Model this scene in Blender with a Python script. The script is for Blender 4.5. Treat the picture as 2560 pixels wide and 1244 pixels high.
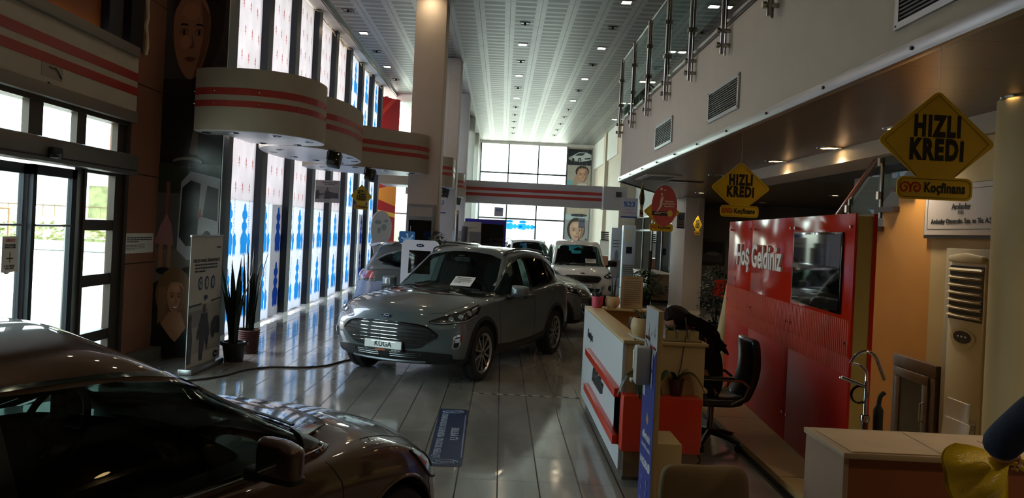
import bpy, bmesh, math, random
from mathutils import Vector, Matrix
from mathutils.bvhtree import BVHTree
random.seed(7)
scene = bpy.context.scene
for _o in list(bpy.data.objects): bpy.data.objects.remove(_o)
# ------------------------------------------------------------------ camera: eye height 1.9 m, looking straight down the hall (+Y), phone held a little tilted
_c = bpy.data.cameras.new('camera'); camera = bpy.data.objects.new('camera', _c); scene.collection.objects.link(camera)
_c.sensor_width = 36; _c.lens = 36*1950/2560; _c.clip_end = 400; _c.clip_start = .05
_c.shift_x = 25/2560; _c.shift_y = -44/2560
camera.location = (0, 0, 1.9)
camera.rotation_euler = (Matrix.Rotation(math.pi/2, 4, 'X') @ Matrix.Rotation(.048, 4, 'Z')).to_euler()
scene.camera = camera
# ------------------------------------------------------------------ daylight and exposure
world = bpy.data.worlds.new('sky'); scene.world = world; world.use_nodes = True
_nt = world.node_tree; _bg = _nt.nodes['Background']; _sky = _nt.nodes.new('ShaderNodeTexSky')
_sky.sky_type = 'NISHITA'; _sky.sun_disc = False; _sky.sun_elevation = math.radians(48); _sky.sun_rotation = math.radians(60)
_sky.air_density = 1.0; _sky.dust_density = 4.0; _sky.ozone_density = 1.0
_hs = _nt.nodes.new('ShaderNodeHueSaturation'); _hs.inputs['Saturation'].default_value = .45   # hazy sky
_nt.links.new(_sky.outputs[0], _hs.inputs['Color']); _nt.links.new(_hs.outputs[0], _bg.inputs['Color']); _bg.inputs['Strength'].default_value = 1.3
_l = bpy.data.lights.new('sun', 'SUN'); _l.energy = 14.; _l.color = (1, .95, .87); _l.angle = .01
sun = bpy.data.objects.new('sun', _l); scene.collection.objects.link(sun); sun.location = (20, 20, 30)
sun.rotation_euler = Vector((-.62, -.30, -.72)).to_track_quat('-Z', 'Y').to_euler()
scene.view_settings.view_transform = 'Standard'; scene.view_settings.look = 'None'
scene.view_settings.gamma = 1; scene.view_settings.use_curve_mapping = False
scene.view_settings.exposure = 1.2
scene.cycles.max_bounces = 14; scene.cycles.diffuse_bounces = 8; scene.cycles.transparent_max_bounces = 24; scene.cycles.sample_clamp_indirect = 6
# ------------------------------------------------------------------ helpers
def lin(c):
    if isinstance(c, str):
        c = c.lstrip('#'); c = [int(c[i:i+2], 16)/255 for i in (0, 2, 4)]
    return tuple((x/12.92 if x <= .04045 else ((x+.055)/1.055)**2.4) for x in c[:3])

MATS = {}
def mat(name, col='808080', rough=.5, metal=0., coat=0., spec=.5, emit=None, estr=0., noise=0., nscale=8., bump=0., bscale=60., sheen=0.):
    if name in MATS: return MATS[name]
    m = bpy.data.materials.new(name); m.use_nodes = True
    nt = m.node_tree; b = nt.nodes['Principled BSDF']
    c = lin(col)
    b.inputs['Base Color'].default_value = (*c, 1); b.inputs['Roughness'].default_value = rough
    b.inputs['Metallic'].default_value = metal; b.inputs['Coat Weight'].default_value = coat
    b.inputs['Coat Roughness'].default_value = .03
    b.inputs['Specular IOR Level'].default_value = spec
    if sheen: b.inputs['Sheen Weight'].default_value = sheen
    if emit:
        b.inputs['Emission Color'].default_value = (*lin(emit), 1); b.inputs['Emission Strength'].default_value = estr
    tc = nt.nodes.new('ShaderNodeTexCoord')
    if noise:
        n = nt.nodes.new('ShaderNodeTexNoise'); n.inputs['Scale'].default_value = nscale; n.inputs['Detail'].default_value = 5
        r = nt.nodes.new('ShaderNodeValToRGB')
        r.color_ramp.elements[0].position = .3; r.color_ramp.elements[1].position = .7
        r.color_ramp.elements[0].color = (*[x*(1-noise) for x in c], 1)
        r.color_ramp.elements[1].color = (*[min(1, x*(1+noise)) for x in c], 1)
        nt.links.new(tc.outputs['Object'], n.inputs['Vector']); nt.links.new(n.outputs['Fac'], r.inputs['Fac'])
        nt.links.new(r.outputs['Color'], b.inputs['Base Color'])
    if bump:
        n2 = nt.nodes.new('ShaderNodeTexNoise'); n2.inputs['Scale'].default_value = bscale; n2.inputs['Detail'].default_value = 3
        bp = nt.nodes.new('ShaderNodeBump'); bp.inputs['Strength'].default_value = bump; bp.inputs['Distance'].default_value = .01
        nt.links.new(tc.outputs['Object'], n2.inputs['Vector']); nt.links.new(n2.outputs['Fac'], bp.inputs['Height'])
        nt.links.new(bp.outputs['Normal'], b.inputs['Normal'])
    MATS[name] = m
    return m

def glass_mat(name, tint='ffffff', refl=1.0, rough=0.0):
    if name in MATS: return MATS[name]
    m = bpy.data.materials.new(name); m.use_nodes = True; nt = m.node_tree
    nt.nodes.remove(nt.nodes['Principled BSDF']); out = nt.nodes['Material Output']
    t = nt.nodes.new('ShaderNodeBsdfTransparent'); t.inputs['Color'].default_value = (*lin(tint), 1)
    g = nt.nodes.new('ShaderNodeBsdfGlossy'); g.inputs['Roughness'].default_value = rough
    lw = nt.nodes.new('ShaderNodeLayerWeight'); lw.inputs['Blend'].default_value = .5
    pw = nt.nodes.new('ShaderNodeMath'); pw.operation = 'POWER'; pw.inputs[1].default_value = 5
    nt.links.new(lw.outputs['Facing'], pw.inputs[0])
    mu = nt.nodes.new('ShaderNodeMath'); mu.operation = 'MULTIPLY_ADD'; mu.inputs[1].default_value = .9*refl; mu.inputs[2].default_value = .04*refl
    mx = nt.nodes.new('ShaderNodeMixShader')
    nt.links.new(pw.outputs[0], mu.inputs[0]); nt.links.new(mu.outputs[0], mx.inputs[0])
    nt.links.new(t.outputs[0], mx.inputs[1]); nt.links.new(g.outputs[0], mx.inputs[2]); nt.links.new(mx.outputs[0], out.inputs['Surface'])
    MATS[name] = m
    return m

COL = bpy.context.scene.collection
def link(o, parent=None):
    COL.objects.link(o)
    if parent is not None: o.parent = parent
    return o
def tag(o, label=None, cat=None, group=None, kind=None):
    if label: o['label'] = label
    if cat: o['category'] = cat
    if group: o['group'] = group
    if kind: o['kind'] = kind
    return o
def thing(name, label, cat, loc=(0, 0, 0), rz=0., group=None):
    o = bpy.data.objects.new(name, None); o.empty_display_size = .1; COL.objects.link(o)
    o.location = loc; o.rotation_euler = (0, 0, rz)
    return tag(o, label, cat, group)
def struct(o): o['kind'] = 'structure'; return o
def dup(root, loc=None, rz=None, label=None, group=None):
    r = root.copy(); COL.objects.link(r)
    if loc is not None: r.location = loc
    if rz is not None: r.rotation_euler = (r.rotation_euler[0], r.rotation_euler[1], rz)
    if label: r['label'] = label
    if group: r['group'] = group
    for ch in list(root.children):
        c = ch.copy(); COL.objects.link(c); c.parent = r
        for g in list(ch.children):
            d = g.copy(); COL.objects.link(d); d.parent = c
    return r

def finish(me, smooth):
    if smooth:
        me.polygons.foreach_set('use_smooth', [True]*len(me.polygons))
        me.set_sharp_from_angle(angle=math.radians(smooth if smooth is not True else 40))
def pydata(name, v, f, m, parent=None, smooth=False):
    me = bpy.data.meshes.new(name); me.from_pydata(v, [], f); me.update()
    if m: me.materials.append(m)
    finish(me, smooth)
    return link(bpy.data.objects.new(name, me), parent)

class MB:
    """collects shapes into ONE mesh"""
    def __init__(s): s.v = []; s.f = []
    def add(s, v, f):
        n = len(s.v); s.v += [tuple(p) for p in v]; s.f += [tuple(i+n for i in q) for q in f]; return s
    def box(s, x0, x1, y0, y1, z0, z1, M=None):
        v = [(x, y, z) for z in (z0, z1) for y in (y0, y1) for x in (x0, x1)]
        if M is not None: v = [tuple(M @ Vector(p)) for p in v]
        return s.add(v, [(0, 2, 3, 1), (4, 5, 7, 6), (0, 1, 5, 4), (1, 3, 7, 5), (3, 2, 6, 7), (2, 0, 4, 6)])
    def cyl(s, p0, p1, r0, r1=None, n=16, caps=True):
        r1 = r0 if r1 is None else r1
        p0, p1 = Vector(p0), Vector(p1); d = (p1-p0).normalized()
        a = d.orthogonal().normalized(); b = d.cross(a)
        v = []; 
        for p, r in ((p0, r0), (p1, r1)):
            v += [tuple(p + r*(a*math.cos(t*2*math.pi/n) + b*math.sin(t*2*math.pi/n))) for t in range(n)]
        f = [(i, (i+1) % n, n+(i+1) % n, n+i) for i in range(n)]
        if caps: f += [tuple(range(n-1, -1, -1)), tuple(range(n, 2*n))]
        return s.add(v, f)
    def tube(s, pts, r, n=8, closed=False):
        P = [Vector(p) for p in pts]; k = len(P); rr = r if isinstance(r, (list, tuple)) else [r]*k
        v = []; a = None
        for i, p in enumerate(P):
            if closed: d = P[(i+1) % k]-P[i-1]
            else: d = P[min(i+1, k-1)]-P[max(i-1, 0)]
            d = d.normalized() if d.length > 1e-9 else Vector((0, 0, 1))
            if a is None: a = d.orthogonal().normalized()
            else:
                a = a - d*a.dot(d)
                a = a.normalized() if a.length > 1e-6 else d.orthogonal().normalized()
            b = d.cross(a)
            v += [tuple(p + rr[i]*(a*math.cos(t*2*math.pi/n) + b*math.sin(t*2*math.pi/n))) for t in range(n)]
        f = []
        for i in range(k if closed else k-1):
            j = (i+1) % k
            f += [(i*n+t, i*n+(t+1) % n, j*n+(t+1) % n, j*n+t) for t in range(n)]
        if not closed: f += [tuple(range(n-1, -1, -1)), tuple(range((k-1)*n, k*n))]
        return s.add(v, f)
    def lathe(s, prof, c=(0, 0, 0), n=24, axis='z', a0=0., a1=2*math.pi):
        """prof: list of (r, h)"""
        full = abs(a1-a0-2*math.pi) < 1e-6; m = n if full else n+1
        v = []
        for r, h in prof:
            for t in range(m):
                a = a0+(a1-a0)*t/n; x, y = r*math.cos(a), r*math.sin(a)
                p = {'z': (x, y, h), 'y': (x, h, y), 'x': (h, x, y)}[axis]
                v.append((p[0]+c[0], p[1]+c[1], p[2]+c[2]))
        f = []
        for i in range(len(prof)-1):
            for t in range(n):
                u = (t+1) % m
                f.append((i*m+t, i*m+u, (i+1)*m+u, (i+1)*m+t))
        return s.add(v, f)
    def prism(s, poly, axis, a, b, M=None):
        """poly 2-D outline extruded along axis from a to b. axis x: poly=(y,z); y: (x,z); z: (x,y)"""
        n = len(poly)
        mk = {'x': lambda p, h: (h, p[0], p[1]), 'y': lambda p, h: (p[0], h, p[1]), 'z': lambda p, h: (p[0], p[1], h)}[axis]
        v = [mk(p, a) for p in poly]+[mk(p, b) for p in poly]
        if M is not None: v = [tuple(M @ Vector(p)) for p in v]
        f = [(i, (i+1) % n, n+(i+1) % n, n+i) for i in range(n)]+[tuple(range(n-1, -1, -1)), tuple(range(n, 2*n))]
        return s.add(v, f)
    def ball(s, c, r, n=12, m=8, rz=None):
        rx, ry, rzz = (r, r, r) if not isinstance(r, (tuple, list)) else r
        v = [(c[0], c[1], c[2]-rzz)]
        for i in range(1, m):
            a = -math.pi/2+math.pi*i/m
            v += [(c[0]+rx*math.cos(a)*math.cos(2*math.pi*t/n), c[1]+ry*math.cos(a)*math.sin(2*math.pi*t/n), c[2]+rzz*math.sin(a)) for t in range(n)]
        v.append((c[0], c[1], c[2]+rzz)); f = []
        for t in range(n): f.append((0, 1+(t+1) % n, 1+t))
        for i in range(m-2):
            for t in range(n): f.append((1+i*n+t, 1+i*n+(t+1) % n, 1+(i+1)*n+(t+1) % n, 1+(i+1)*n+t))
        L = len(v)-1; o = 1+(m-2)*n
        for t in range(n): f.append((o+t, o+(t+1) % n, L))
        return s.add(v, f)
    def grid(s, fn, nu, nv):
        v = [fn(i/nu, j/nv) for j in range(nv+1) for i in range(nu+1)]
        return s.add(v, [(j*(nu+1)+i, j*(nu+1)+i+1, (j+1)*(nu+1)+i+1, (j+1)*(nu+1)+i) for j in range(nv) for i in range(nu)])
    def build(s, name, m, parent=None, smooth=False, bevel=0., seg=2, subd=0, fixn=True):
        me = bpy.data.meshes.new(name); me.from_pydata(s.v, [], s.f); me.update()
        if fixn:
            bm = bmesh.new(); bm.from_mesh(me); bmesh.ops.recalc_face_normals(bm, faces=bm.faces)
            if bevel:
                es = [e for e in bm.edges if len(e.link_faces) == 2 and e.calc_face_angle(0) > .6]
                bmesh.ops.bevel(bm, geom=es, offset=bevel, segments=seg, affect='EDGES', profile=.5, clamp_overlap=True)
            bm.to_mesh(me); bm.free()
        if m: me.materials.append(m)
        o = link(bpy.data.objects.new(name, me), parent)
        if subd:
            md = o.modifiers.new('s', 'SUBSURF'); md.levels = md.render_levels = subd; bake(o)
        finish(o.data, smooth if smooth else (35 if bevel else (True if subd else False)))
        return o

def bake(o):
    dg = bpy.context.evaluated_depsgraph_get(); dg.update()
    me = bpy.data.meshes.new_from_object(o.evaluated_get(dg), depsgraph=dg)
    o.modifiers.clear(); old = o.data; o.data = me
    if old.users == 0: bpy.data.meshes.remove(old)
    return o
def kill(o):
    me = o.data; bpy.data.objects.remove(o)
    if me and me.users == 0: bpy.data.meshes.remove(me)
def boolean(o, cutters, op='DIFFERENCE'):
    for c in cutters:
        md = o.modifiers.new('b', 'BOOLEAN'); md.operation = op; md.object = c; md.solver = 'EXACT'
    bake(o)
    for c in cutters: kill(c)
    return o
def box(name, x0, x1, y0, y1, z0, z1, m, parent=None, bevel=0.):
    return MB().box(x0, x1, y0, y1, z0, z1).build(name, m, parent, bevel=bevel)

def text(name, s, size, loc, rot, m, parent=None, bold=0., sx=1., align='CENTER', extr=.0008, spacing=1., line=1.):
    cu = bpy.data.curves.new('t', 'FONT'); cu.body = s; cu.size = size; cu.align_x = align; cu.align_y = 'CENTER'
    cu.offset = bold; cu.extrude = extr; cu.space_character = spacing; cu.space_line = line; cu.resolution_u = 3
    o = link(bpy.data.objects.new('t', cu)); dg = bpy.context.evaluated_depsgraph_get(); dg.update()
    me = bpy.data.meshes.new_from_object(o.evaluated_get(dg), depsgraph=dg); bpy.data.objects.remove(o); bpy.data.curves.remove(cu)
    me.name = name; me.materials.clear(); me.materials.append(m)
    for v in me.vertices: v.co.x *= sx
    o = link(bpy.data.objects.new(name, me), parent); o.location = loc; o.rotation_euler = rot
    return o
RX = math.pi/2   # text rotation facing -Y: (RX,0,0); facing +X: (RX,0,RX); facing -X: (RX,0,-RX)

def disp_text(name, rows, m, parent, loc, rot, w, h, seed=0):
    """unreadably small print: rows of little word bars, one mesh. rows: list of (y0,y1,x0,x1) in 0..1"""
    rr = random.Random(seed); mb = MB()
    for y0, y1, x0, x1 in rows:
        x = x0
        while x < x1-.01:
            wd = min(rr.uniform(.03, .09), x1-x)
            mb.box(x*w-w/2, (x+wd)*w-w/2, y0*h-h/2, y1*h-h/2, 0, .0008); x += wd+.014
    o = mb.build(name, m, parent); o.location = loc; o.rotation_euler = rot
    return o
def para(n, y_top, y_bot, x0=.1, x1=.9, fill=.5, seed=1):
    rr = random.Random(seed); st = (y_top-y_bot)/n
    return [(y_top-(i+fill)*st, y_top-i*st, x0, x1 if i < n-1 else x0+(x1-x0)*rr.uniform(.4, .8)) for i in range(n)]
# ------------------------------------------------------------------ tiny node language for the patterned surfaces
class NV:
    def __init__(s, nt, so): s.nt = nt; s.so = so
    def _op(s, op, *a):
        n = s.nt.nodes.new('ShaderNodeMath'); n.operation = op
        for i, x in enumerate((s,)+a):
            if isinstance(x, NV): s.nt.links.new(x.so, n.inputs[i])
            else: n.inputs[i].default_value = x
        return NV(s.nt, n.outputs[0])
    def __add__(s, o): return s._op('ADD', o)
    def __sub__(s, o): return s._op('SUBTRACT', o)
    def __mul__(s, o): return s._op('MULTIPLY', o)
    def fract(s): return s._op('FRACT')
    def floor(s): return s._op('FLOOR')
    def lt(s, o): return s._op('LESS_THAN', o)
    def gt(s, o): return s._op('GREATER_THAN', o)
    def mx(s, o): return s._op('MAXIMUM', o)
    def mn(s, o): return s._op('MINIMUM', o)
    def inside(s, a, b): return s.gt(a)*s.lt(b)
def nodemat(name, rough=.5, metal=0., coat=0., spec=.5):
    m = bpy.data.materials.new(name); m.use_nodes = True; nt = m.node_tree; b = nt.nodes['Principled BSDF']
    b.inputs['Roughness'].default_value = rough; b.inputs['Metallic'].default_value = metal
    b.inputs['Coat Weight'].default_value = coat; b.inputs['Specular IOR Level'].default_value = spec
    tc = nt.nodes.new('ShaderNodeTexCoord'); sp = nt.nodes.new('ShaderNodeSeparateXYZ'); nt.links.new(tc.outputs['Object'], sp.inputs[0])
    MATS[name] = m
    return m, nt, b, tc, [NV(nt, sp.outputs[i]) for i in range(3)]
def ncol(nt, f, a, b):
    """mix colour a (f=0) to b (f=1); each a colour string or a socket"""
    n = nt.nodes.new('ShaderNodeMix'); n.data_type = 'RGBA'
    nt.links.new(f.so, n.inputs['Factor'])
    for k, c in (('A', a), ('B', b)):
        so = [i for i in n.inputs if i.name == k and i.type == 'RGBA'][0]
        if isinstance(c, str): so.default_value = (*lin(c), 1)
        else: nt.links.new(c, so)
    return [o for o in n.outputs if o.type == 'RGBA'][0]
def nnoise(nt, tc, scale, detail=4, stretch=None, dist=0.):
    n = nt.nodes.new('ShaderNodeTexNoise'); n.inputs['Scale'].default_value = scale; n.inputs['Detail'].default_value = detail; n.inputs['Distortion'].default_value = dist
    if stretch:
        mp = nt.nodes.new('ShaderNodeMapping'); mp.inputs['Scale'].default_value = stretch
        nt.links.new(tc.outputs['Object'], mp.inputs[0]); nt.links.new(mp.outputs[0], n.inputs['Vector'])
    else: nt.links.new(tc.outputs['Object'], n.inputs['Vector'])
    return NV(nt, n.outputs['Fac'])
# ------------------------------------------------------------------ shared materials
mat('paint_grey', '5d686a', .38, .4, 1., noise=.05, nscale=900)
mat('paint_brown', '4f3726', .36, .4, 1., noise=.05, nscale=900)
mat('paint_silver', '8a8f94', .3, .6, 1.)
mat('paint_white', 'dfe0dd', .3, 0., 1.)
mat('black_plastic', '151617', .45)
mat('gloss_black', '08090a', .12, coat=.6)
mat('rubber_trim', '0c0c0d', .6)
mat('tyre', '101010', .75, bump=.15, bscale=80)
mat('alloy', 'b9b9b6', .3, .9)
mat('rim_dark', '151617', .45, .3)
mat('steel', 'a8a8a8', .28, 1.)
mat('chrome', 'd8d8d8', .08, 1.)
mat('mirror', 'c8d0d4', .02, 1.)
mat('interior', '111214', .8)
mat('seat_cloth', '1a1b1d', .85, bump=.2, bscale=300)
mat('lamp_dark', '16181b', .25, .3, .5)
mat('lamp_clear', '9aa4a8', .12, .5, 1.)
mat('lamp_led', 'b4bcc0', .12, .7, 1.)
mat('lamp_red', 'b01522', .2, 0., 1.)
mat('plate_white', 'e8e9e6', .4)
mat('ink', '15171a', .6)
mat('paper', 'dad6cd', .7)
mat('oval_blue', '12254f', .25, 0., .8)
mat('orange_ink', 'd2552a', .5)
glass_mat('car_glass', 'd3ddd9', .55)
glass_mat('car_glass_dark', '7d868a', .55)
glass_mat('car_glass_mid', 'b3bdb9', .5)
mat('grille_black', '0c0d0e', .55)
glass_mat('clear_glass', 'e3eeea')
# ------------------------------------------------------------------ cars
def interp(xs, ys, x):
    if x <= xs[0]: return ys[0]
    for i in range(len(xs)-1):
        if x <= xs[i+1]:
            t = (x-xs[i])/(xs[i+1]-xs[i]); return ys[i]+(ys[i+1]-ys[i])*t
    return ys[-1]
def cub(P, x):
    """smooth (monotone cubic) curve through sorted (x, y) points"""
    n = len(P)
    if x <= P[0][0]: return P[0][1]
    if x >= P[-1][0]: return P[-1][1]
    d = [(P[i+1][1]-P[i][1])/(P[i+1][0]-P[i][0]) for i in range(n-1)]
    m = [d[0]]+[0 if d[i-1]*d[i] <= 0 else 2*d[i-1]*d[i]/(d[i-1]+d[i]) for i in range(1, n-1)]+[d[-1]]
    for i in range(n-1):
        if x <= P[i+1][0]:
            h = P[i+1][0]-P[i][0]; t = (x-P[i][0])/h
            return (P[i][1]*(1+2*t)*(1-t)**2 + h*m[i]*t*(1-t)**2 + P[i+1][1]*t*t*(3-2*t) + h*m[i+1]*t*t*(t-1))
def lattice(nx, ny, nz, fn):
    idx = {}; V = []; F = []
    def g(i, j, k):
        if (i, j, k) not in idx: idx[(i, j, k)] = len(V); V.append(fn(i, j, k))
        return idx[(i, j, k)]
    for j in range(ny):
        for k in range(nz):
            F.append((g(0, j, k), g(0, j, k+1), g(0, j+1, k+1), g(0, j+1, k)))
            F.append((g(nx, j, k), g(nx, j+1, k), g(nx, j+1, k+1), g(nx, j, k+1)))
    for i in range(nx):
        for k in range(nz):
            F.append((g(i, 0, k), g(i+1, 0, k), g(i+1, 0, k+1), g(i, 0, k+1)))
            F.append((g(i, ny, k), g(i, ny, k+1), g(i+1, ny, k+1), g(i+1, ny, k)))
        for j in range(ny):
            F.append((g(i, j, 0), g(i, j+1, 0), g(i+1, j+1, 0), g(i+1, j, 0)))
            F.append((g(i, j, nz), g(i+1, j, nz), g(i+1, j+1, nz), g(i, j+1, nz)))
    return V, F

COLS = [-1, -.84, -.45, 0, .45, .84, 1]
def body_fn(S):
    st = S['st']; rows = S['rows']; wf = S['wf']; n = len(st)-1
    def fn(i, j, k):
        x, W, zb, ze, zc = st[i][:5]; c = COLS[j]; r = rows[k]
        pit = S['pit']
        if k == 0: z = zb
        elif k == len(rows)-1:
            inner = 1-min(1, abs(c))**2.2
            z = ze+(zc-ze)*inner
            if pit[0] < x < pit[1]: z = ze-.012 if abs(c) > .8 else (ze-.10 if abs(c) > .4 else ze-.22)
        else: z = zb+(ze-zb)*r
        y = W*wf[k]*c
        if k == 0: y *= .97
        # nose and tail: plan curvature fades away from the ends, profile only on the ends
        xf, xr = st[n][0], st[0][0]
        if x > S['cf'][0]:
            t = (x-S['cf'][0])/(xf-S['cf'][0]); x = x - S['cf'][1]*t*abs(c)**2.4 + t*t*S['nose'][k]
        if x < S['cr'][0]:
            t = (x-S['cr'][0])/(xr-S['cr'][0]); x = x + S['cr'][1]*t*abs(c)**2.4 - t*t*S['tail'][k]
        return (x, y, z)
    return fn
GS = [0, .22, .5, .78, .94, 1.0]
GX = [0, .06, .2, .36, .52, .68, .82, .94, 1]
def green_fn(S, inset=0.):
    def fn(i, j, k):
        s = GS[k]; c = COLS[j]; u = GX[i]
        xf = interp(*S['gxf'], s); xr = interp(*S['gxr'], s)
        xf -= inset*1.3; xr += inset*1.3
        w = interp(*S['gw'], s)
        xc = xr+(xf-xr)*u
        tw = interp(*S['gtap'], u)            # plan taper
        x = xc - S['gbow'][0]*max(0, (u-.5)*2)**2*abs(c)**2 + S['gbow'][1]*max(0, (.5-u)*2)**2*abs(c)**2
        y = max(.05, (w*tw-inset))*c
        zb = cub(S['belt'], x)-.05; zr = cub(S['roof'], x)-inset
        if inset: zb -= .25
        z = zb+(zr-zb)*s
        if k == len(GS)-1: z += S['crown']*(1-abs(c)**2)
        return (x, y, z)
    return fn

class View:
    """projects outlines drawn in a side, front, corner or top view on to the car's surface"""
    def __init__(s, bvh): s.bvh = bvh
    def ray(s, view, h, z):
        if view == 'top': o, d = Vector((h, z, 3)), Vector((0, 0, -1))
        else:
            a = math.radians(view); d = Vector((-math.cos(a), -math.sin(a), 0))      # 0: from the front, 90: from the left
            hd = Vector((-math.sin(a), math.cos(a), 0)); o = hd*h - d*6 + Vector((0, 0, z))
        r = s.bvh.ray_cast(o, d)
        if r[0] is None:
            return None, None
        n = r[1]
        if n.dot(d) > 0: n = -n
        return r[0], n
    def line(s, view, pts, n=24, off=.002, closed=False):
        P = resample(pts, n); out = []
        for h, z in P:
            p, nn = s.ray(view, h, z)
            if p is not None: out.append(tuple(p+nn*off))
        return out
    def ribbon(s, view, top, bot, nu=24, nv=6, off=.004, thick=.012):
        T, B = resample(top, nu), resample(bot, nu)
        V = []; 
        for j in range(nv+1):
            for i in range(nu+1):
                t = j/nv; h = T[i][0]*(1-t)+B[i][0]*t; z = T[i][1]*(1-t)+B[i][1]*t
                p, nn = s.ray(view, h, z)
                if p is None:
                    V.append(None)
                else: V.append((p+nn*off, nn))
        # fill misses from neighbours
        for q in range(3):
            for a in range(len(V)):
                if V[a] is None:
                    for b in (a-1, a+1, a-(nu+1), a+(nu+1)):
                        if 0 <= b < len(V) and V[b] is not None: V[a] = V[b]; break
        V = [v if v is not None else (Vector((0, 0, .5)), Vector((1, 0, 0))) for v in V]
        N = len(V); v = [tuple(p) for p, nn in V]+[tuple(p-nn*thick) for p, nn in V]
        f = []; w = nu+1
        for j in range(nv):
            for i in range(nu):
                q = (j*w+i, j*w+i+1, (j+1)*w+i+1, (j+1)*w+i); f.append(q); f.append(tuple(N+x for x in reversed(q)))
        ring = [i for i in range(w)]+[j*w+nu for j in range(1, nv+1)]+[nv*w+i for i in range(nu-1, -1, -1)]+[j*w for j in range(nv-1, 0, -1)]
        for a in range(len(ring)):
            b = (a+1) % len(ring); f.append((ring[a], N+ring[a], N+ring[b], ring[b]))
        return v, f
def resample(pts, n):
    L = [0]
    for a, b in zip(pts, pts[1:]): L.append(L[-1]+math.dist(a, b))
    out = []; k = 0
    for i in range(n+1):
        t = L[-1]*i/n
        while k < len(L)-2 and L[k+1] < t: k += 1
        d = L[k+1]-L[k]; u = 0 if d < 1e-9 else (t-L[k])/d
        out.append(tuple(p+(q-p)*u for p, q in zip(pts[k], pts[k+1])))
    return out
def spl(pts, n=6):
    """Catmull-Rom smoothing of a polyline"""
    P = [pts[0]]+list(pts)+[pts[-1]]; out = []
    for i in range(1, len(P)-2):
        p0, p1, p2, p3 = P[i-1:i+3]
        for k in range(n):
            t = k/n
            out.append(tuple(.5*(2*b+(c-a)*t+(2*a-5*b+4*c-d)*t*t+(3*b-a-3*c+d)*t**3) for a, b, c, d in zip(p0, p1, p2, p3)))
    out.append(tuple(pts[-1])); return out
def mir(pts): return [(-h, z) for h, z in pts]

def make_wheel(parent, x, y, R, side, spokes='y', tyre_w=.225, rim_r=.24, mt=None, mr=None, md=None):
    o = bpy.data.objects.new('wheel', None)
    w = tyre_w/2; mb = MB(); ro = R
    mb.lathe([(rim_r-.005, -w*.8), (rim_r+.01, -w*.92), (rim_r+.05, -w), (ro-.035, -w*.98), (ro-.012, -w*.86), (ro, -w*.6), (ro, -w*.2), (ro-.008, -w*.17), (ro-.008, -w*.1), (ro, -w*.07),
              (ro, w*.07), (ro-.008, w*.1), (ro-.008, w*.17), (ro, w*.2), (ro, w*.6), (ro-.012, w*.86), (ro-.035, w*.98), (rim_r+.05, w), (rim_r+.01, w*.92), (rim_r-.005, w*.8)], n=48, axis='y')
    t = mb.build('wheel', mt, parent, smooth=30); t.location = (x, y, R)
    if side < 0: t.rotation_euler = (0, 0, math.pi)
    b = MB().lathe([(rim_r+.004, -w*.8), (rim_r-.03, -w*.7), (rim_r-.035, w*.6), (rim_r-.008, w*.78), (rim_r+.006, w*.84), (rim_r+.008, w*.95), (rim_r-.004, w*.93), (rim_r-.018, w*.78), (rim_r-.03, w*.5)], n=40, axis='y')
    b.cyl((0, w*.2, 0), (0, w*.22, 0), rim_r-.03, n=32)
    b.build('rim_barrel', md, t, smooth=30)
    d = MB().lathe([(.05, w*.30), (rim_r*.66, w*.30), (rim_r*.66, w*.2)], n=32, axis='y').build('brake_disc', MATS['steel'], t, smooth=30)
    sp = MB()
    n = 5 if spokes == 'y' else 10
    for k in range(n):
        a = 2*math.pi*k/n+.3
        R_ = Matrix.Rotation(a, 4, 'Y')
        y0, y1 = w*.62, w*.86
        if spokes == 'y':
            for sg in (-1, 1):
                poly = [(sg*.008, .035), (sg*.040, .045), (sg*.052, .12), (sg*.086, rim_r-.006), (sg*.058, rim_r-.002), (sg*.030, .13)]
                sp.prism([(p[0], p[1]) for p in poly], 'y', y0, y1, R_)
        else:
            poly = [(-.014, .04), (.014, .04), (.022, rim_r-.004), (-.022, rim_r-.004)]
            sp.prism(poly, 'y', y0, y1, R_)
    sp.lathe([(.012, w*.9), (.055, w*.88), (.06, w*.6)], n=20, axis='y')
    sp.lathe([(rim_r+.007, w*.95), (rim_r-.004, w*.93), (rim_r-.02, w*.8), (rim_r-.02, w*.7)], n=40, axis='y')
    sp.build('rim', mr, t, smooth=30, bevel=0)
    hb = MB().lathe([(.001, w*.93), (.026, w*.92), (.03, w*.85)], n=16, axis='y').build('hub_cap', MATS['gloss_black'], t, smooth=30)
    bpy.data.objects.remove(o)
    return t

def arc(cx, cz, r, a0, a1, n=16):
    return [(cx+r*math.cos(math.radians(a0+(a1-a0)*i/n)), cz+r*math.sin(math.radians(a0+(a1-a0)*i/n))) for i in range(n+1)]

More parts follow.
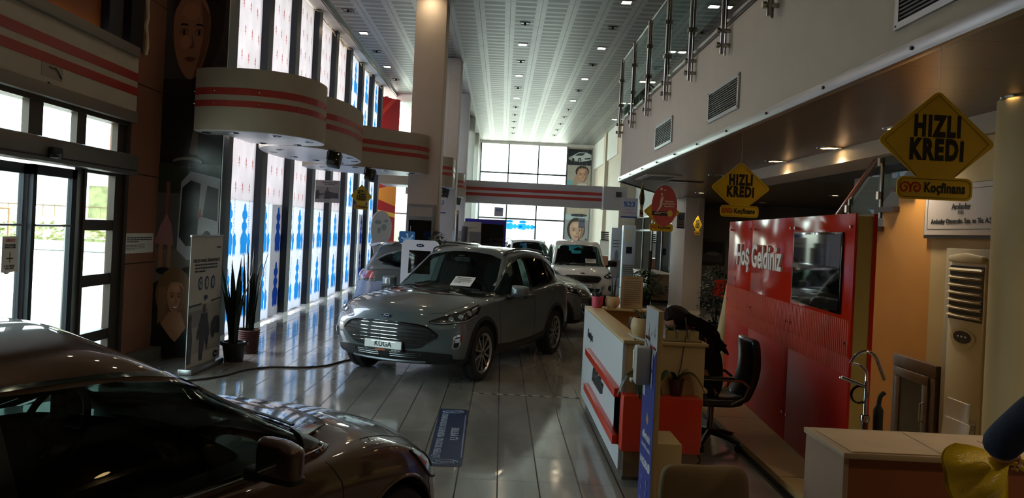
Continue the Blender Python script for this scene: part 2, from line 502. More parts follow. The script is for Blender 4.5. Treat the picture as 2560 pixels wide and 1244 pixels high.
def side_prism(poly, s):     # poly in (x,z), cutter from outside to deep in the cabin on side s
    return MB().prism(poly, 'y', s*.25, s*1.4).build('cut', None)
def build_car(S, paint, name, label, loc, rz, interior=True):
    root = thing(name, label, 'car')   # built at the origin, moved to its place when finished
    V, F = lattice(len(S['st'])-1, 6, len(S['rows'])-1, body_fn(S))
    body = pydata('body', V, F, paint, root)
    md = body.modifiers.new('s', 'SUBSURF'); md.levels = md.render_levels = 3; bake(body)
    V, F = lattice(8, 6, 5, green_fn(S))
    gh = pydata('roof', V, F, paint, root)
    md = gh.modifiers.new('s', 'SUBSURF'); md.levels = md.render_levels = 3; bake(gh)
    # surface to draw on
    vs = [v.co.copy() for v in body.data.vertices]; n0 = len(vs)
    ps = [tuple(p.vertices) for p in body.data.polygons]
    vs += [v.co.copy() for v in gh.data.vertices]; ps += [tuple(n0+i for i in p.vertices) for p in gh.data.polygons]
    vw = View(BVHTree.FromPolygons(vs, ps))
    # wheel arches
    cut = []
    for x in S['axles']:
        for s in (1, -1):
            cut.append(MB().cyl((x, s*(S['track']-.19), S['R']+.012), (x, s*1.3, S['R']+.012), S['arch'], n=48).build('cut', None))
    boolean(body, cut); finish(body.data, 40)
    # cabin: hollow and window openings
    V, F = lattice(8, 6, 5, green_fn(S, .045))
    cav = pydata('cut', V, F, None); md = cav.modifiers.new('s', 'SUBSURF'); md.levels = 2; bake(cav)
    boolean(gh, [cav])
    cut = []
    for w in S['side_windows']:
        for s in (1, -1): cut.append(side_prism(list(w[0])+list(reversed(w[1])), s))
    ws = S['windscreen']; pol = list(ws[0])+list(reversed(ws[1]))
    cut.append(MB().prism(pol, 'x', S['ws_from'], 2.5).build('cut', None))
    if 'rear_window' in S:
        rw = S['rear_window']; pol = list(rw[0])+list(reversed(rw[1]))
        cut.append(MB().prism(pol, 'x', -3, S['rw_to']).build('cut', None))
    boolean(gh, cut); finish(gh.data, 40)
    G = S['glass']
    def rib(nm, m, view, top, bot, par=root, off=.004, thick=.012, nu=24, nv=6, smooth=50):
        v, f = vw.ribbon(view, top, bot, nu, nv, off, thick); return pydata(nm, v, f, m, par, smooth)
    def ln(nm, m, view, pts, r=.003, off=.001, n=30, par=root):
        P = vw.line(view, pts, n, off)
        if len(P) > 1: return MB().tube(P, r, 6).build(nm, m, par, smooth=True)
    for w in S['side_windows']:
        for s in (1, -1):
            a = 90*s; sg = (lambda p: mir(p)) if s > 0 else (lambda p: list(p))   # from the left h runs towards -x
            rib('side_window', w[2] if len(w) > 2 else G, a, sg(w[0]), sg(w[1]), off=-.006, thick=.004)
    rib('windscreen', G, 0, ws[0], ws[1], off=-.005, thick=.005, nu=24, nv=12)
    if 'rear_window' in S: rib('rear_window', S.get('rear_glass', G), 180, rw[0], rw[1], off=-.005, thick=.005, nv=10)
    for x, s in [(x, s) for x in S['axles'] for s in (1, -1)]:
        make_wheel(root, x, s*S['track'], S['R'], s, S.get('spokes', 'y'), S.get('tyre_w', .225), S.get('rim_r', .235), MATS['tyre'], S.get('rim_mat', MATS['alloy']), MATS['rim_dark'])
    # underside and wheel wells
    u = MB(); u.box(S['axles'][0]-.55, S['axles'][1]+.5, -.55, .55, .2, .5)
    for x in S['axles']: u.cyl((x, -.8, S['R']), (x, .8, S['R']), .05)
    u.build('underbody', MATS['black_plastic'], root)
    if interior:
        tub = MB(); x0, x1 = S['pit'][0]-.1, S['pit'][1]+.12
        def tf(a, b):
            x = x0+(x1-x0)*a; y = (b-.5)*2; zb = cub(S['belt'], x)
            ed = max(abs(y), abs(2*a-1)**6)
            return (x, y*(interp(*S['gw'], 0)-.05)*interp(*S['gtap'], (x-S['gxr'][1][0])/(S['gxf'][1][0]-S['gxr'][1][0])), zb-.055-.16*(1-ed**4))
        tub.grid(tf, 24, 12); tub.build('cabin_lining', MATS['interior'], root, smooth=True)
        dx = S['seat_x']; sz = S.get('sz', 0)
        for s in (1, -1):
            st = MB()
            M = Matrix.Translation((dx, s*.36, .80+sz)) @ Matrix.Rotation(-.25, 4, 'Y')
            sv, sf = lattice(2, 4, 4, lambda i, j, k: tuple(M @ Vector(((i-1)*.07+(.03 if j in (0, 4) else 0), (j-2)*.125*(1-.1*(k > 2)), k*.16))))
            st.add(sv, sf); so = st.build('seat', MATS['seat_cloth'], root, subd=2)
            M = Matrix.Translation((dx-.17, s*.36, 1.47+sz)) @ Matrix.Rotation(-.2, 4, 'Y')
            sv, sf = lattice(2, 2, 2, lambda i, j, k: tuple(M @ Vector(((i-1)*.055, (j-1)*.14, (k-1)*.10))))
            MB().add(sv, sf).tube([(dx-.15, s*.36-.06, 1.3+sz), (dx-.15, s*.36-.06, 1.45+sz)], .008).tube([(dx-.15, s*.36+.06, 1.3+sz), (dx-.15, s*.36+.06, 1.45+sz)], .008).build('headrest', MATS['seat_cloth'], root, subd=2)
        rs = MB(); sv, sf = lattice(2, 6, 3, lambda i, j, k: (dx-.95+(i-1)*.08-k*.06, (j-3)*.2, .78+sz+k*.18+(.02 if j in (1, 5) and k == 3 else 0)))
        rs.add(sv, sf).build('rear_bench', MATS['seat_cloth'], root, subd=2)
        for s in (1, -1):
            sv, sf = lattice(2, 2, 2, lambda i, j, k: (dx-1.12+(i-1)*.05, s*.38+(j-1)*.13, 1.38+sz+(k-1)*.08))
            MB().add(sv, sf).build('rear_headrest', MATS['seat_cloth'], root, subd=2)
        sw = MB(); sx = S['wheel_x']; M = Matrix.Translation((sx, .36, 1.02+sz*.4)) @ Matrix.Rotation(-1.15, 4, 'Y')
        ring = [tuple(M @ Vector((.185*math.cos(t), .185*math.sin(t), 0))) for t in [2*math.pi*i/32 for i in range(32)]]
        sw.tube(ring, .016, 8, closed=True)
        for t in (0, math.pi, -math.pi/2): sw.tube([tuple(M @ Vector((0, 0, -.02))), tuple(M @ Vector((.18*math.sin(t), .18*math.cos(t), 0)))], .018)
        sw.ball(tuple(M @ Vector((0, 0, 0))), (.05, .06, .06)); sw.build('steering_wheel', MATS['black_plastic'], root, smooth=True)
        mi = MB(); sv, sf = lattice(2, 2, 2, lambda i, j, k: (S['mirror_x']+(i-1)*.02, (j-1)*.12, S['mirror_z']+(k-1)*.035))
        mi.add(sv, sf).box(S['mirror_x']-.02, S['mirror_x']+.1, -.06, .06, S['mirror_z']+.03, S['mirror_z']+.07).build('rear_view_mirror', MATS['black_plastic'], root, subd=1)
    return root, vw, rib, ln, body, gh

def door_mirror(root, x, y, z, s, m, m2, sc=1.):
    """wing mirror: painted shell on a black foot, glass facing backwards"""
    sh = MB(); prof = [(-.055, .80), (-.02, 1.0), (.03, .95), (.075, .55)]
    def fn(i, j, k):
        px, kk = prof[i]; yy = (j-2)/2; zz = (k-2)/2
        return (x+sc*(px - (.03*yy if s*yy > 0 else 0)*s), y+s*.135*sc+sc*.125*yy*kk, z+.02*sc+sc*.085*zz*kk*(1-.18*max(0, s*yy)))
    v, f = lattice(3, 4, 4, fn)
    o = sh.add(v, f).build('wing_mirror', m, root, subd=2)
    ft = MB(); v, f = lattice(2, 2, 2, lambda i, j, k: (x+sc*(i-1)*.05, y+s*(j-1)*.05*sc, z-.06*sc+(k-1)*.03*sc))
    ft.add(v, f); v, f = lattice(2, 3, 2, lambda i, j, k: (x+sc*(-.01+(i-1)*.05), y+s*.13*sc+sc*(j-1.5)*.075, z-.055*sc+sc*(k-1)*.018))
    ft.add(v, f).build('mirror_foot', m2, o, subd=2)
    MB().prism([(y+s*.135*sc+sc*a*.09, z+.02*sc+sc*b*.06) for a, b in ((-1, -.7), (-.8, -1), (.8, -1), (1, -.7), (1, .7), (.8, 1), (-.8, 1), (-1, .7))], 'x', x-.061*sc, x-.056*sc).build('mirror_glass', MATS['mirror'], o)
    return o
SPEC_SUV = dict(
    st=[(-2.30, .84, .34, 1.00, 1.03), (-2.20, .90, .30, 1.08, 1.10), (-1.85, .925, .28, 1.135, 1.16), (-1.355, .94, .26, 1.12, 1.14), (-.85, .925, .25, 1.09, 1.1),
        (-.3, .92, .24, 1.06, 1.06), (.25, .92, .24, 1.035, 1.05), (.72, .925, .24, 1.025, 1.06), (.98, .93, .24, 1.02, 1.115), (1.2, .935, .24, 1.0, 1.095),
        (1.55, .94, .24, .965, 1.055), (1.85, .93, .24, .92, .995), (2.05, .915, .24, .885, .955), (2.16, .895, .25, .84, .90), (2.22, .875, .26, .785, .835)],
    rows=[0, .07, .22, .45, .66, .83, .94, 1], wf=[.88, .955, .985, 1.0, .985, .975, .955, .915],
    pit=(-1.9, .85), cf=(1.45, .30), cr=(-1.85, .22),
    nose=[-.07, .0, .02, .06, .075, .07, .045, 0], tail=[-.06, .02, .05, .03, 0, -.02, -.03, -.05],
    gxf=([0, .22, .5, .78, .94, 1], [1.03, .84, .58, .32, .17, .04]), gxr=([0, .22, .5, .78, .94, 1], [-2.16, -2.13, -2.05, -1.95, -1.90, -1.84]),
    gw=([0, .22, .5, .78, .94, 1], [.865, .825, .765, .69, .645, .585]), gtap=([0, .2, .5, .8, 1], [.86, .95, 1.0, .985, .93]), gbow=(.16, .10),
    belt=[(-2.3, 1.10), (-1.8, 1.12), (-1.3, 1.10), (-.5, 1.065), (.3, 1.03), (.8, 1.015), (1.2, 1.04)], roof=[(-2.3, 1.47), (-1.9, 1.535), (-1.2, 1.605), (-.5, 1.63), (0, 1.605), (.4, 1.55), (1.1, 1.42)], crown=.045,
    axles=(1.355, -1.355), track=.815, R=.352, arch=.415, tyre_w=.225, rim_r=.248,
    side_windows=[([(.70, 1.075), (.55, 1.16), (.36, 1.27), (.16, 1.375), (-.02, 1.445), (-.22, 1.495), (-.40, 1.515)], [(.70, 1.045), (.3, 1.06), (-.05, 1.075), (-.40, 1.09)]),
                  ([(-.50, 1.52), (-.8, 1.52), (-1.08, 1.505), (-1.26, 1.48)], [(-.50, 1.095), (-.8, 1.105), (-1.08, 1.12), (-1.26, 1.135)]),
                  ([(-1.34, 1.47), (-1.5, 1.435), (-1.68, 1.37), (-1.84, 1.28)], [(-1.34, 1.145), (-1.5, 1.16), (-1.68, 1.19), (-1.84, 1.265)])],
    windscreen=([(-.575, 1.50), (-.40, 1.555), (-.2, 1.58), (0, 1.588), (.2, 1.58), (.40, 1.555), (.575, 1.50)], [(-.74, 1.06), (-.5, 1.075), (-.25, 1.085), (0, 1.09), (.25, 1.085), (.5, 1.075), (.74, 1.06)]), ws_from=-.35,
    rear_window=([(-.54, 1.44), (-.3, 1.475), (0, 1.485), (.3, 1.475), (.54, 1.44)], [(-.62, 1.17), (0, 1.155), (.62, 1.17)]), rw_to=-1.4,
    seat_x=-.25, wheel_x=.42, mirror_x=.20, mirror_z=1.47)

def make_suv(paint, label, loc, rz, glass='car_glass', plate='KUGA'):
    S = dict(SPEC_SUV); S['glass'] = MATS[glass]; S['rear_glass'] = MATS['car_glass_dark']
    S['side_windows'] = [(a, b, MATS['car_glass' if i == 0 else 'car_glass_dark']) for i, (a, b) in enumerate(SPEC_SUV['side_windows'])]
    root, vw, rib, ln, body, gh = build_car(S, paint, 'suv_car', label, loc, rz)
    bp, gb, ch = MATS['black_plastic'], MATS['gloss_black'], MATS['chrome']
    # --- front
    gt = spl([(-.66, .625), (-.52, .72), (-.3, .748), (0, .757), (.3, .748), (.52, .72), (.66, .625)])
    gbm = spl([(-.66, .605), (-.55, .53), (-.44, .462), (-.2, .445), (0, .443), (.2, .445), (.44, .462), (.55, .53), (.66, .605)])
    grille = rib('grille', MATS['grille_black'], 0, gt, gbm, off=.004, nu=40, nv=8)
    for z, hw in ((.725, .50), (.682, .585), (.640, .63), (.598, .63), (.556, .575), (.514, .51)):
        P = vw.line(0, [(-hw, z-.012), (-hw*.5, z), (0, z+.003), (hw*.5, z), (hw, z-.012)], 30, .012)
        MB().tube(P, .0042, 6).build('grille_bar', ch, grille, smooth=True)
    ln('grille_rim', gb, 0, gt, .009, .006, 40, grille); 
    for s in (1, -1):
        f = (lambda p: p) if s > 0 else mir
        # headlamp seen from the corner
        tp = [(-.30, .785), (-.14, .838), (.05, .885), (.24, .928), (.39, .962), (.425, .955)]; bt = [(-.30, .762), (-.2, .752), (0, .762), (.18, .79), (.34, .845), (.42, .93)]
        v = 42*s; g2 = (lambda p: [(h-.725, z) for h, z in p]) if s > 0 else (lambda p: [(.725-h, z) for h, z in p])
        lamp = rib('headlamp', MATS['lamp_dark'], v, g2(spl(tp)), g2(spl(bt)), off=.006, nu=30)
        rib('running_light', MATS['lamp_clear'], v, g2([(-.28, .772), (-.19, .766), (0, .777), (.18, .805), (.32, .858)]), g2([(-.28, .764), (-.19, .756), (0, .766), (.18, .793), (.33, .842)]), lamp, .012, .01, 24, 2)
        for a, b, r in ((-.03, .815, .030), (.09, .842, .032), (.21, .873, .033)):
            p, n = vw.ray(v, (a-.725)*s, b) 
            MB().lathe([(0.001, .004), (r*.55, .010), (r, .012), (r*1.1, .004)], n=18).build('projector', MATS['lamp_clear'], lamp, smooth=True).matrix_local = Matrix.Translation(p+n*.003) @ n.to_track_quat('Z', 'Y').to_matrix().to_4x4()
        rib('headlamp_glint', MATS['lamp_led'], v, g2([(.27, .915), (.35, .94)]), g2([(.26, .855), (.34, .895)]), lamp, .010, .008, 6, 4)
        # fog lamp in its upright frame
        ft = [(-.02, .615), (.02, .635), (.075, .64), (.10, .615)]; fb = [(-.035, .49), (-.015, .47), (.03, .468), (.06, .49)]
        fg = rib('fog_lamp', ch, v, g2(spl(ft)), g2(spl(fb)), off=.006, nu=12)
        rib('fog_lens', MATS['lamp_dark'], v, g2([(-.002, .603), (.03, .615), (.06, .617), (.077, .60)]), g2([(-.014, .50), (0, .485), (.025, .484), (.045, .50)]), fg, .011, .01, 10)
        rib('fog_bulb', MATS['lamp_led'], v, g2([(.0, .592), (.06, .602)]), g2([(-.006, .545), (.05, .55)]), fg, .016, .01, 8, 4)
        for z in (.70, ): pass
    lo = rib('lower_grille', bp, 0, spl([(-.80, .40), (-.62, .415), (-.42, .425), (0, .43), (.42, .425), (.62, .415), (.80, .40)]), spl([(-.80, .27), (-.5, .262), (0, .26), (.5, .262), (.80, .27)]), off=.006, nu=44)
    for z in (.395, .372, .349):
        for a, b in ((-.40, -.08), (.08, .40)): ln('slat', MATS['steel'], 0, [(a, z), (b, z)], .0035, .012, 16, lo)
    for h in (-.46, .46):
        p, n = vw.ray(0, h, .385); MB().ball(tuple(p+n*.006), .013).build('parking_sensor', bp, lo, smooth=True)
    ln('skid_bar', MATS['bumper_grey'], 0, [(-.50, .300), (0, .298), (.50, .300)], .016, .012, 30, lo)
    for s in (1, -1):
        v = 45*s; g2 = (lambda p: [(h-.85, z) for h, z in p]) if s > 0 else (lambda p: [(.85-h, z) for h, z in p])
        rib('bumper_corner', bp, v, g2([(-.30, .385), (-.1, .35), (.1, .335), (.42, .325)]), g2([(-.30, .262), (0, .26), (.42, .262)]), off=.006)
    # badge, plate
    p, n = vw.ray(0, 0, .815)
    bd = MB().lathe([(.001, .006), (.055, .006), (.062, .003), (.064, 0)], n=32); bd.v = [(x*1.12, y*.46, z) for x, y, z in bd.v]
    b = bd.build('badge', MATS['oval_blue'], root, smooth=True)
    n2 = (n+Vector((0, 0, .15))).normalized(); b.matrix_local = Matrix.Translation(p+n*.004) @ Matrix((Vector((0, 1, 0)), n2.cross(Vector((0, 1, 0))), n2)).transposed().to_4x4()
    rg = MB().tube([(.068*math.cos(t), .028*math.sin(t), .005) for t in [2*math.pi*i/32 for i in range(32)]], .0035, 6, closed=True).build('badge_ring', ch, b, smooth=True)
    text('badge_script', 'Ford', .036, (0, 0, .0065), (0, 0, 0), MATS['plate_white'], b, sx=1.1)
    if plate:
        px = vw.ray(0, 0, .46)[0].x+.016
        pf = MB().box(px-.012, px, -.268, .268, .398, .535).build('plate_holder', bp, root, bevel=.004)
        MB().box(px, px+.004, -.255, .255, .432, .528).build('number_plate', MATS['plate_white'], pf)
        text('plate_text', plate, .088, (px+.0046, 0, .480), (RX, 0, RX), MATS['ink'], pf, sx=.98, bold=.002)
        text('dealer_text', 'Arslanlar', .040, (px+.0008, -.035, .4135), (RX, 0, RX), MATS['orange_ink'], pf, bold=.0008)
        text('dealer_phone', '0264 88 0 888', .020, (px+.0008, .18, .4135), (RX, 0, RX), MATS['plate_white'], pf)
        MB().prism([(-.235+.017*math.cos(t), .4135+.009*math.sin(t)) for t in [2*math.pi*i/20 for i in range(20)]], 'x', px, px+.0012).build('dealer_badge', MATS['oval_blue'], pf)
    # --- seams
    for s in (1, -1):
        ln('hood_seam', MATS['rubber_trim'], 'top', [(.95, s*.80), (1.3, s*.79), (1.7, s*.745), (1.95, s*.66), (2.06, s*.5)], .003, 0, 40)
        A = 90*s; f = (lambda p: mir(p)) if s > 0 else (lambda p: p)
        ln('door_seam', MATS['rubber_trim'], A, f([(.80, 1.02), (.86, .85), (.84, .55), (.78, .36)]), .003, 0, 30)
        ln('door_seam', MATS['rubber_trim'], A, f([(-.44, 1.09), (-.46, .8), (-.42, .36)]), .003, 0, 30)
        ln('door_seam', MATS['rubber_trim'], A, f([(-1.28, 1.13), (-1.30, .95), (-1.02, .78), (-.92, .6), (-.88, .36)]), .003, 0, 30)
        # cladding
        rib('sill_cladding', bp, A, f([(.93, .42), (.4, .385), (-.3, .385), (-.93, .43)]), f([(.93, .27), (.4, .25), (-.3, .25), (-.93, .27)]), off=.008, nu=30)
        for x in S['axles']:
            rib('arch_cladding', bp, A, f(arc(x, S['R']+.012, .455, -12, 192, 30)), f(arc(x, S['R']+.012, .408, -14, 194, 30)), off=.010, thick=.03, nu=40, nv=3)
        rib('window_trim', ch, A, f(spl([(.60, 1.155), (.54, 1.19), (.34, 1.305), (.14, 1.41), (-.06, 1.48), (-.3, 1.53), (-.7, 1.545), (-1.1, 1.528), (-1.4, 1.475), (-1.7, 1.385), (-1.9, 1.285)])),
            f(spl([(.595, 1.143), (.535, 1.178), (.337, 1.293), (.135, 1.398), (-.063, 1.468), (-.3, 1.518), (-.7, 1.533), (-1.1, 1.516), (-1.39, 1.464), (-1.69, 1.374), (-1.88, 1.277)])), off=.005, nu=50, nv=2)
        rib('pillar_trim', gb, A, f([(-.40, 1.518), (-.50, 1.522)]), f([(-.40, 1.088), (-.50, 1.094)]), off=.003, nu=3, nv=12)
        rib('pillar_trim', gb, A, f([(-1.26, 1.482), (-1.34, 1.472)]), f([(-1.26, 1.134), (-1.34, 1.144)]), off=.003, nu=3, nv=12)
        rib('belt_trim', gb, A, f([(.70, 1.046), (.3, 1.061), (-.4, 1.091), (-1.3, 1.142), (-1.75, 1.21)]), f([(.72, 1.03), (.3, 1.044), (-.4, 1.075), (-1.3, 1.125), (-1.78, 1.195)]), off=.004, nu=40, nv=2)
        for x, z in ((-.28, .985), (-1.13, 1.02)):
            P = vw.line(A, f([(x-.10, z-.004), (x, z+.004), (x+.10, z)]), 10, .030)
            h = MB().tube(P, [.006]+[.014]*9+[.006], 8); q = vw.line(A, f([(x-.10, z-.004), (x+.10, z)]), 1, .0)
            for a, b in zip(q, (P[0], P[-1])): h.cyl(a, b, .010, n=8)
            h.build('door_handle', paint, root, smooth=True)
        door_mirror(root, .50, s*.90, 1.075, s, paint, bp)
        # roof rail
        pts = [(-1.62, s*.555), (-1.2, s*.575), (-.6, s*.585), (-.05, s*.575), (.05, s*.565)]
        P = vw.line('top', pts, 30, .028); q = vw.line('top', pts, 30, .0); P[0] = q[0]; P[-1] = q[-1]
        MB().tube(P, .014, 8).build('roof_rail', MATS['rail_grey'], root, smooth=True)
    # wipers, cowl
    ct = [(-.72, 1.085), (-.4, 1.105), (0, 1.115), (.4, 1.105), (.72, 1.085)]
    for s, x0 in ((1, -.1), (1, .55)):
        P = vw.line(0, [(x0, 1.078), (x0-.28, 1.092), (x0-.55, 1.10)], 14, .018); MB().tube(P, .007, 6).build('wiper', bp, root, smooth=True)
    rib('screen_border', gb, 0, [(-.74, 1.068), (-.5, 1.083), (0, 1.098), (.5, 1.083), (.74, 1.068)], [(-.75, 1.03), (-.5, 1.05), (0, 1.06), (.5, 1.05), (.75, 1.03)], off=.006, nu=30, nv=3)
    # --- rear
    for s in (1, -1):
        v = 180-45*s; g2 = (lambda p: [(1.0-h, z) for h, z in p]) if s > 0 else (lambda p: [(h-1.0, z) for h, z in p])
        tl = rib('tail_lamp', MATS['lamp_red'], v, g2(spl([(-.40, 1.00), (-.2, 1.035), (.05, 1.065), (.28, 1.06)])), g2(spl([(-.40, .965), (-.2, .93), (.05, .91), (.28, .935)])), off=.006, nu=24)
        rib('tail_lens', MATS['lamp_clear'], v, g2([(-.16, .975), (.02, .98)]), g2([(-.14, .955), (.02, .955)]), tl, .010, .006, 10, 4)
        rib('tail_rim', gb, v, g2([(-.40, .972), (-.2, .935), (.05, .915), (.28, .94)]), g2([(-.40, .958), (-.2, .915), (.05, .895), (.28, .92)]), tl, .007, .008, 20, 2)
        rib('rear_corner', bp, v, g2([(-.45, .45), (0, .47), (.30, .47)]), g2([(-.45, .29), (0, .30), (.30, .30)]), off=.006)
    rib('rear_bumper', bp, 180, [(-.70, .47), (0, .47), (.70, .47)], [(-.70, .32), (0, .31), (.70, .32)], off=.006)
    sv, sf = lattice(3, 6, 2, lambda i, j, k: (-1.86-i*.08+.03*abs(COLS[j])**2*i, COLS[j]*(.60-.02*i), cub(S['roof'], -1.86)+.035*(1-COLS[j]**2)-.012*i-.004+(k-1)*(.020-.005*i)))
    MB().add(sv, sf).build('rear_spoiler', paint, root, subd=2)
    # roof aerial fin, paper on the dash
    sh = MB(); sh.prism([(-1.55, 1.63), (-1.40, 1.645), (-1.53, 1.70), (-1.56, 1.69)], 'y', -.012, .012); sh.build('aerial', paint, root, bevel=.005)
    root.location = loc; root.rotation_euler = (0, 0, rz)
    return root
SPEC_SEDAN = dict(
    st=[(-2.28, .80, .34, .98, 1.01), (-2.18, .86, .30, 1.03, 1.07), (-1.85, .885, .26, 1.02, 1.08), (-1.345, .905, .22, .995, 1.06), (-.85, .895, .2, .975, 1.0),
        (-.3, .89, .2, .955, .96), (.25, .89, .2, .94, .95), (.85, .895, .2, .925, .965), (1.12, .90, .2, .91, .99), (1.28, .905, .2, .89, .97),
        (1.5, .91, .2, .85, .925), (1.8, .895, .2, .79, .85), (2.02, .865, .2, .735, .785), (2.15, .83, .21, .68, .72), (2.22, .80, .22, .62, .65)],
    rows=[0, .07, .22, .45, .66, .83, .94, 1], wf=[.88, .955, .985, 1.0, .985, .98, .965, .93],
    pit=(-1.4, 1.0), cf=(1.3, .42), cr=(-1.85, .2),
    nose=[-.07, .0, .03, .06, .06, .05, .03, 0], tail=[-.06, .02, .05, .03, 0, -.02, -.03, -.05],
    gxf=([0, .22, .5, .78, .94, 1], [1.26, 1.05, .74, .42, .22, .08]), gxr=([0, .22, .5, .78, .94, 1], [-1.95, -1.80, -1.55, -1.30, -1.15, -1.0]),
    gw=([0, .22, .5, .78, .94, 1], [.84, .80, .73, .65, .60, .535]), gtap=([0, .2, .5, .8, 1], [.86, .95, 1.0, .985, .93]), gbow=(.20, .10),
    belt=[(-2.3, 1.0), (-1.8, 1.0), (-1.3, .985), (-.5, .96), (.3, .935), (.8, .925), (1.35, .925)], roof=[(-2.3, 1.26), (-1.9, 1.31), (-1.2, 1.40), (-.5, 1.445), (-.1, 1.455), (.3, 1.44), (1.2, 1.28)], crown=.04,
    axles=(1.345, -1.345), track=.79, R=.325, arch=.365, tyre_w=.21, rim_r=.225,
    side_windows=[([(.88, .985), (.68, 1.11), (.45, 1.225), (.22, 1.305), (-.04, 1.345), (-.44, 1.36)], [(.88, .952), (.4, .96), (-.05, .968), (-.44, .98)]),
                  ([(-.54, 1.36), (-.8, 1.345), (-1.05, 1.31), (-1.25, 1.25)], [(-.54, .985), (-.8, .995), (-1.05, 1.003), (-1.25, 1.01)])],
    windscreen=([(-.53, 1.345), (-.35, 1.39), (0, 1.41), (.35, 1.39), (.53, 1.345)], [(-.73, .965), (-.4, .985), (0, .99), (.4, .985), (.73, .965)]), ws_from=-.2,
    rear_window=([(-.5, 1.32), (0, 1.36), (.5, 1.32)], [(-.62, 1.09), (0, 1.08), (.62, 1.09)]), rw_to=-.95,
    seat_x=-.22, wheel_x=.46, mirror_x=.26, mirror_z=1.29, spokes='n', sz=-.18)

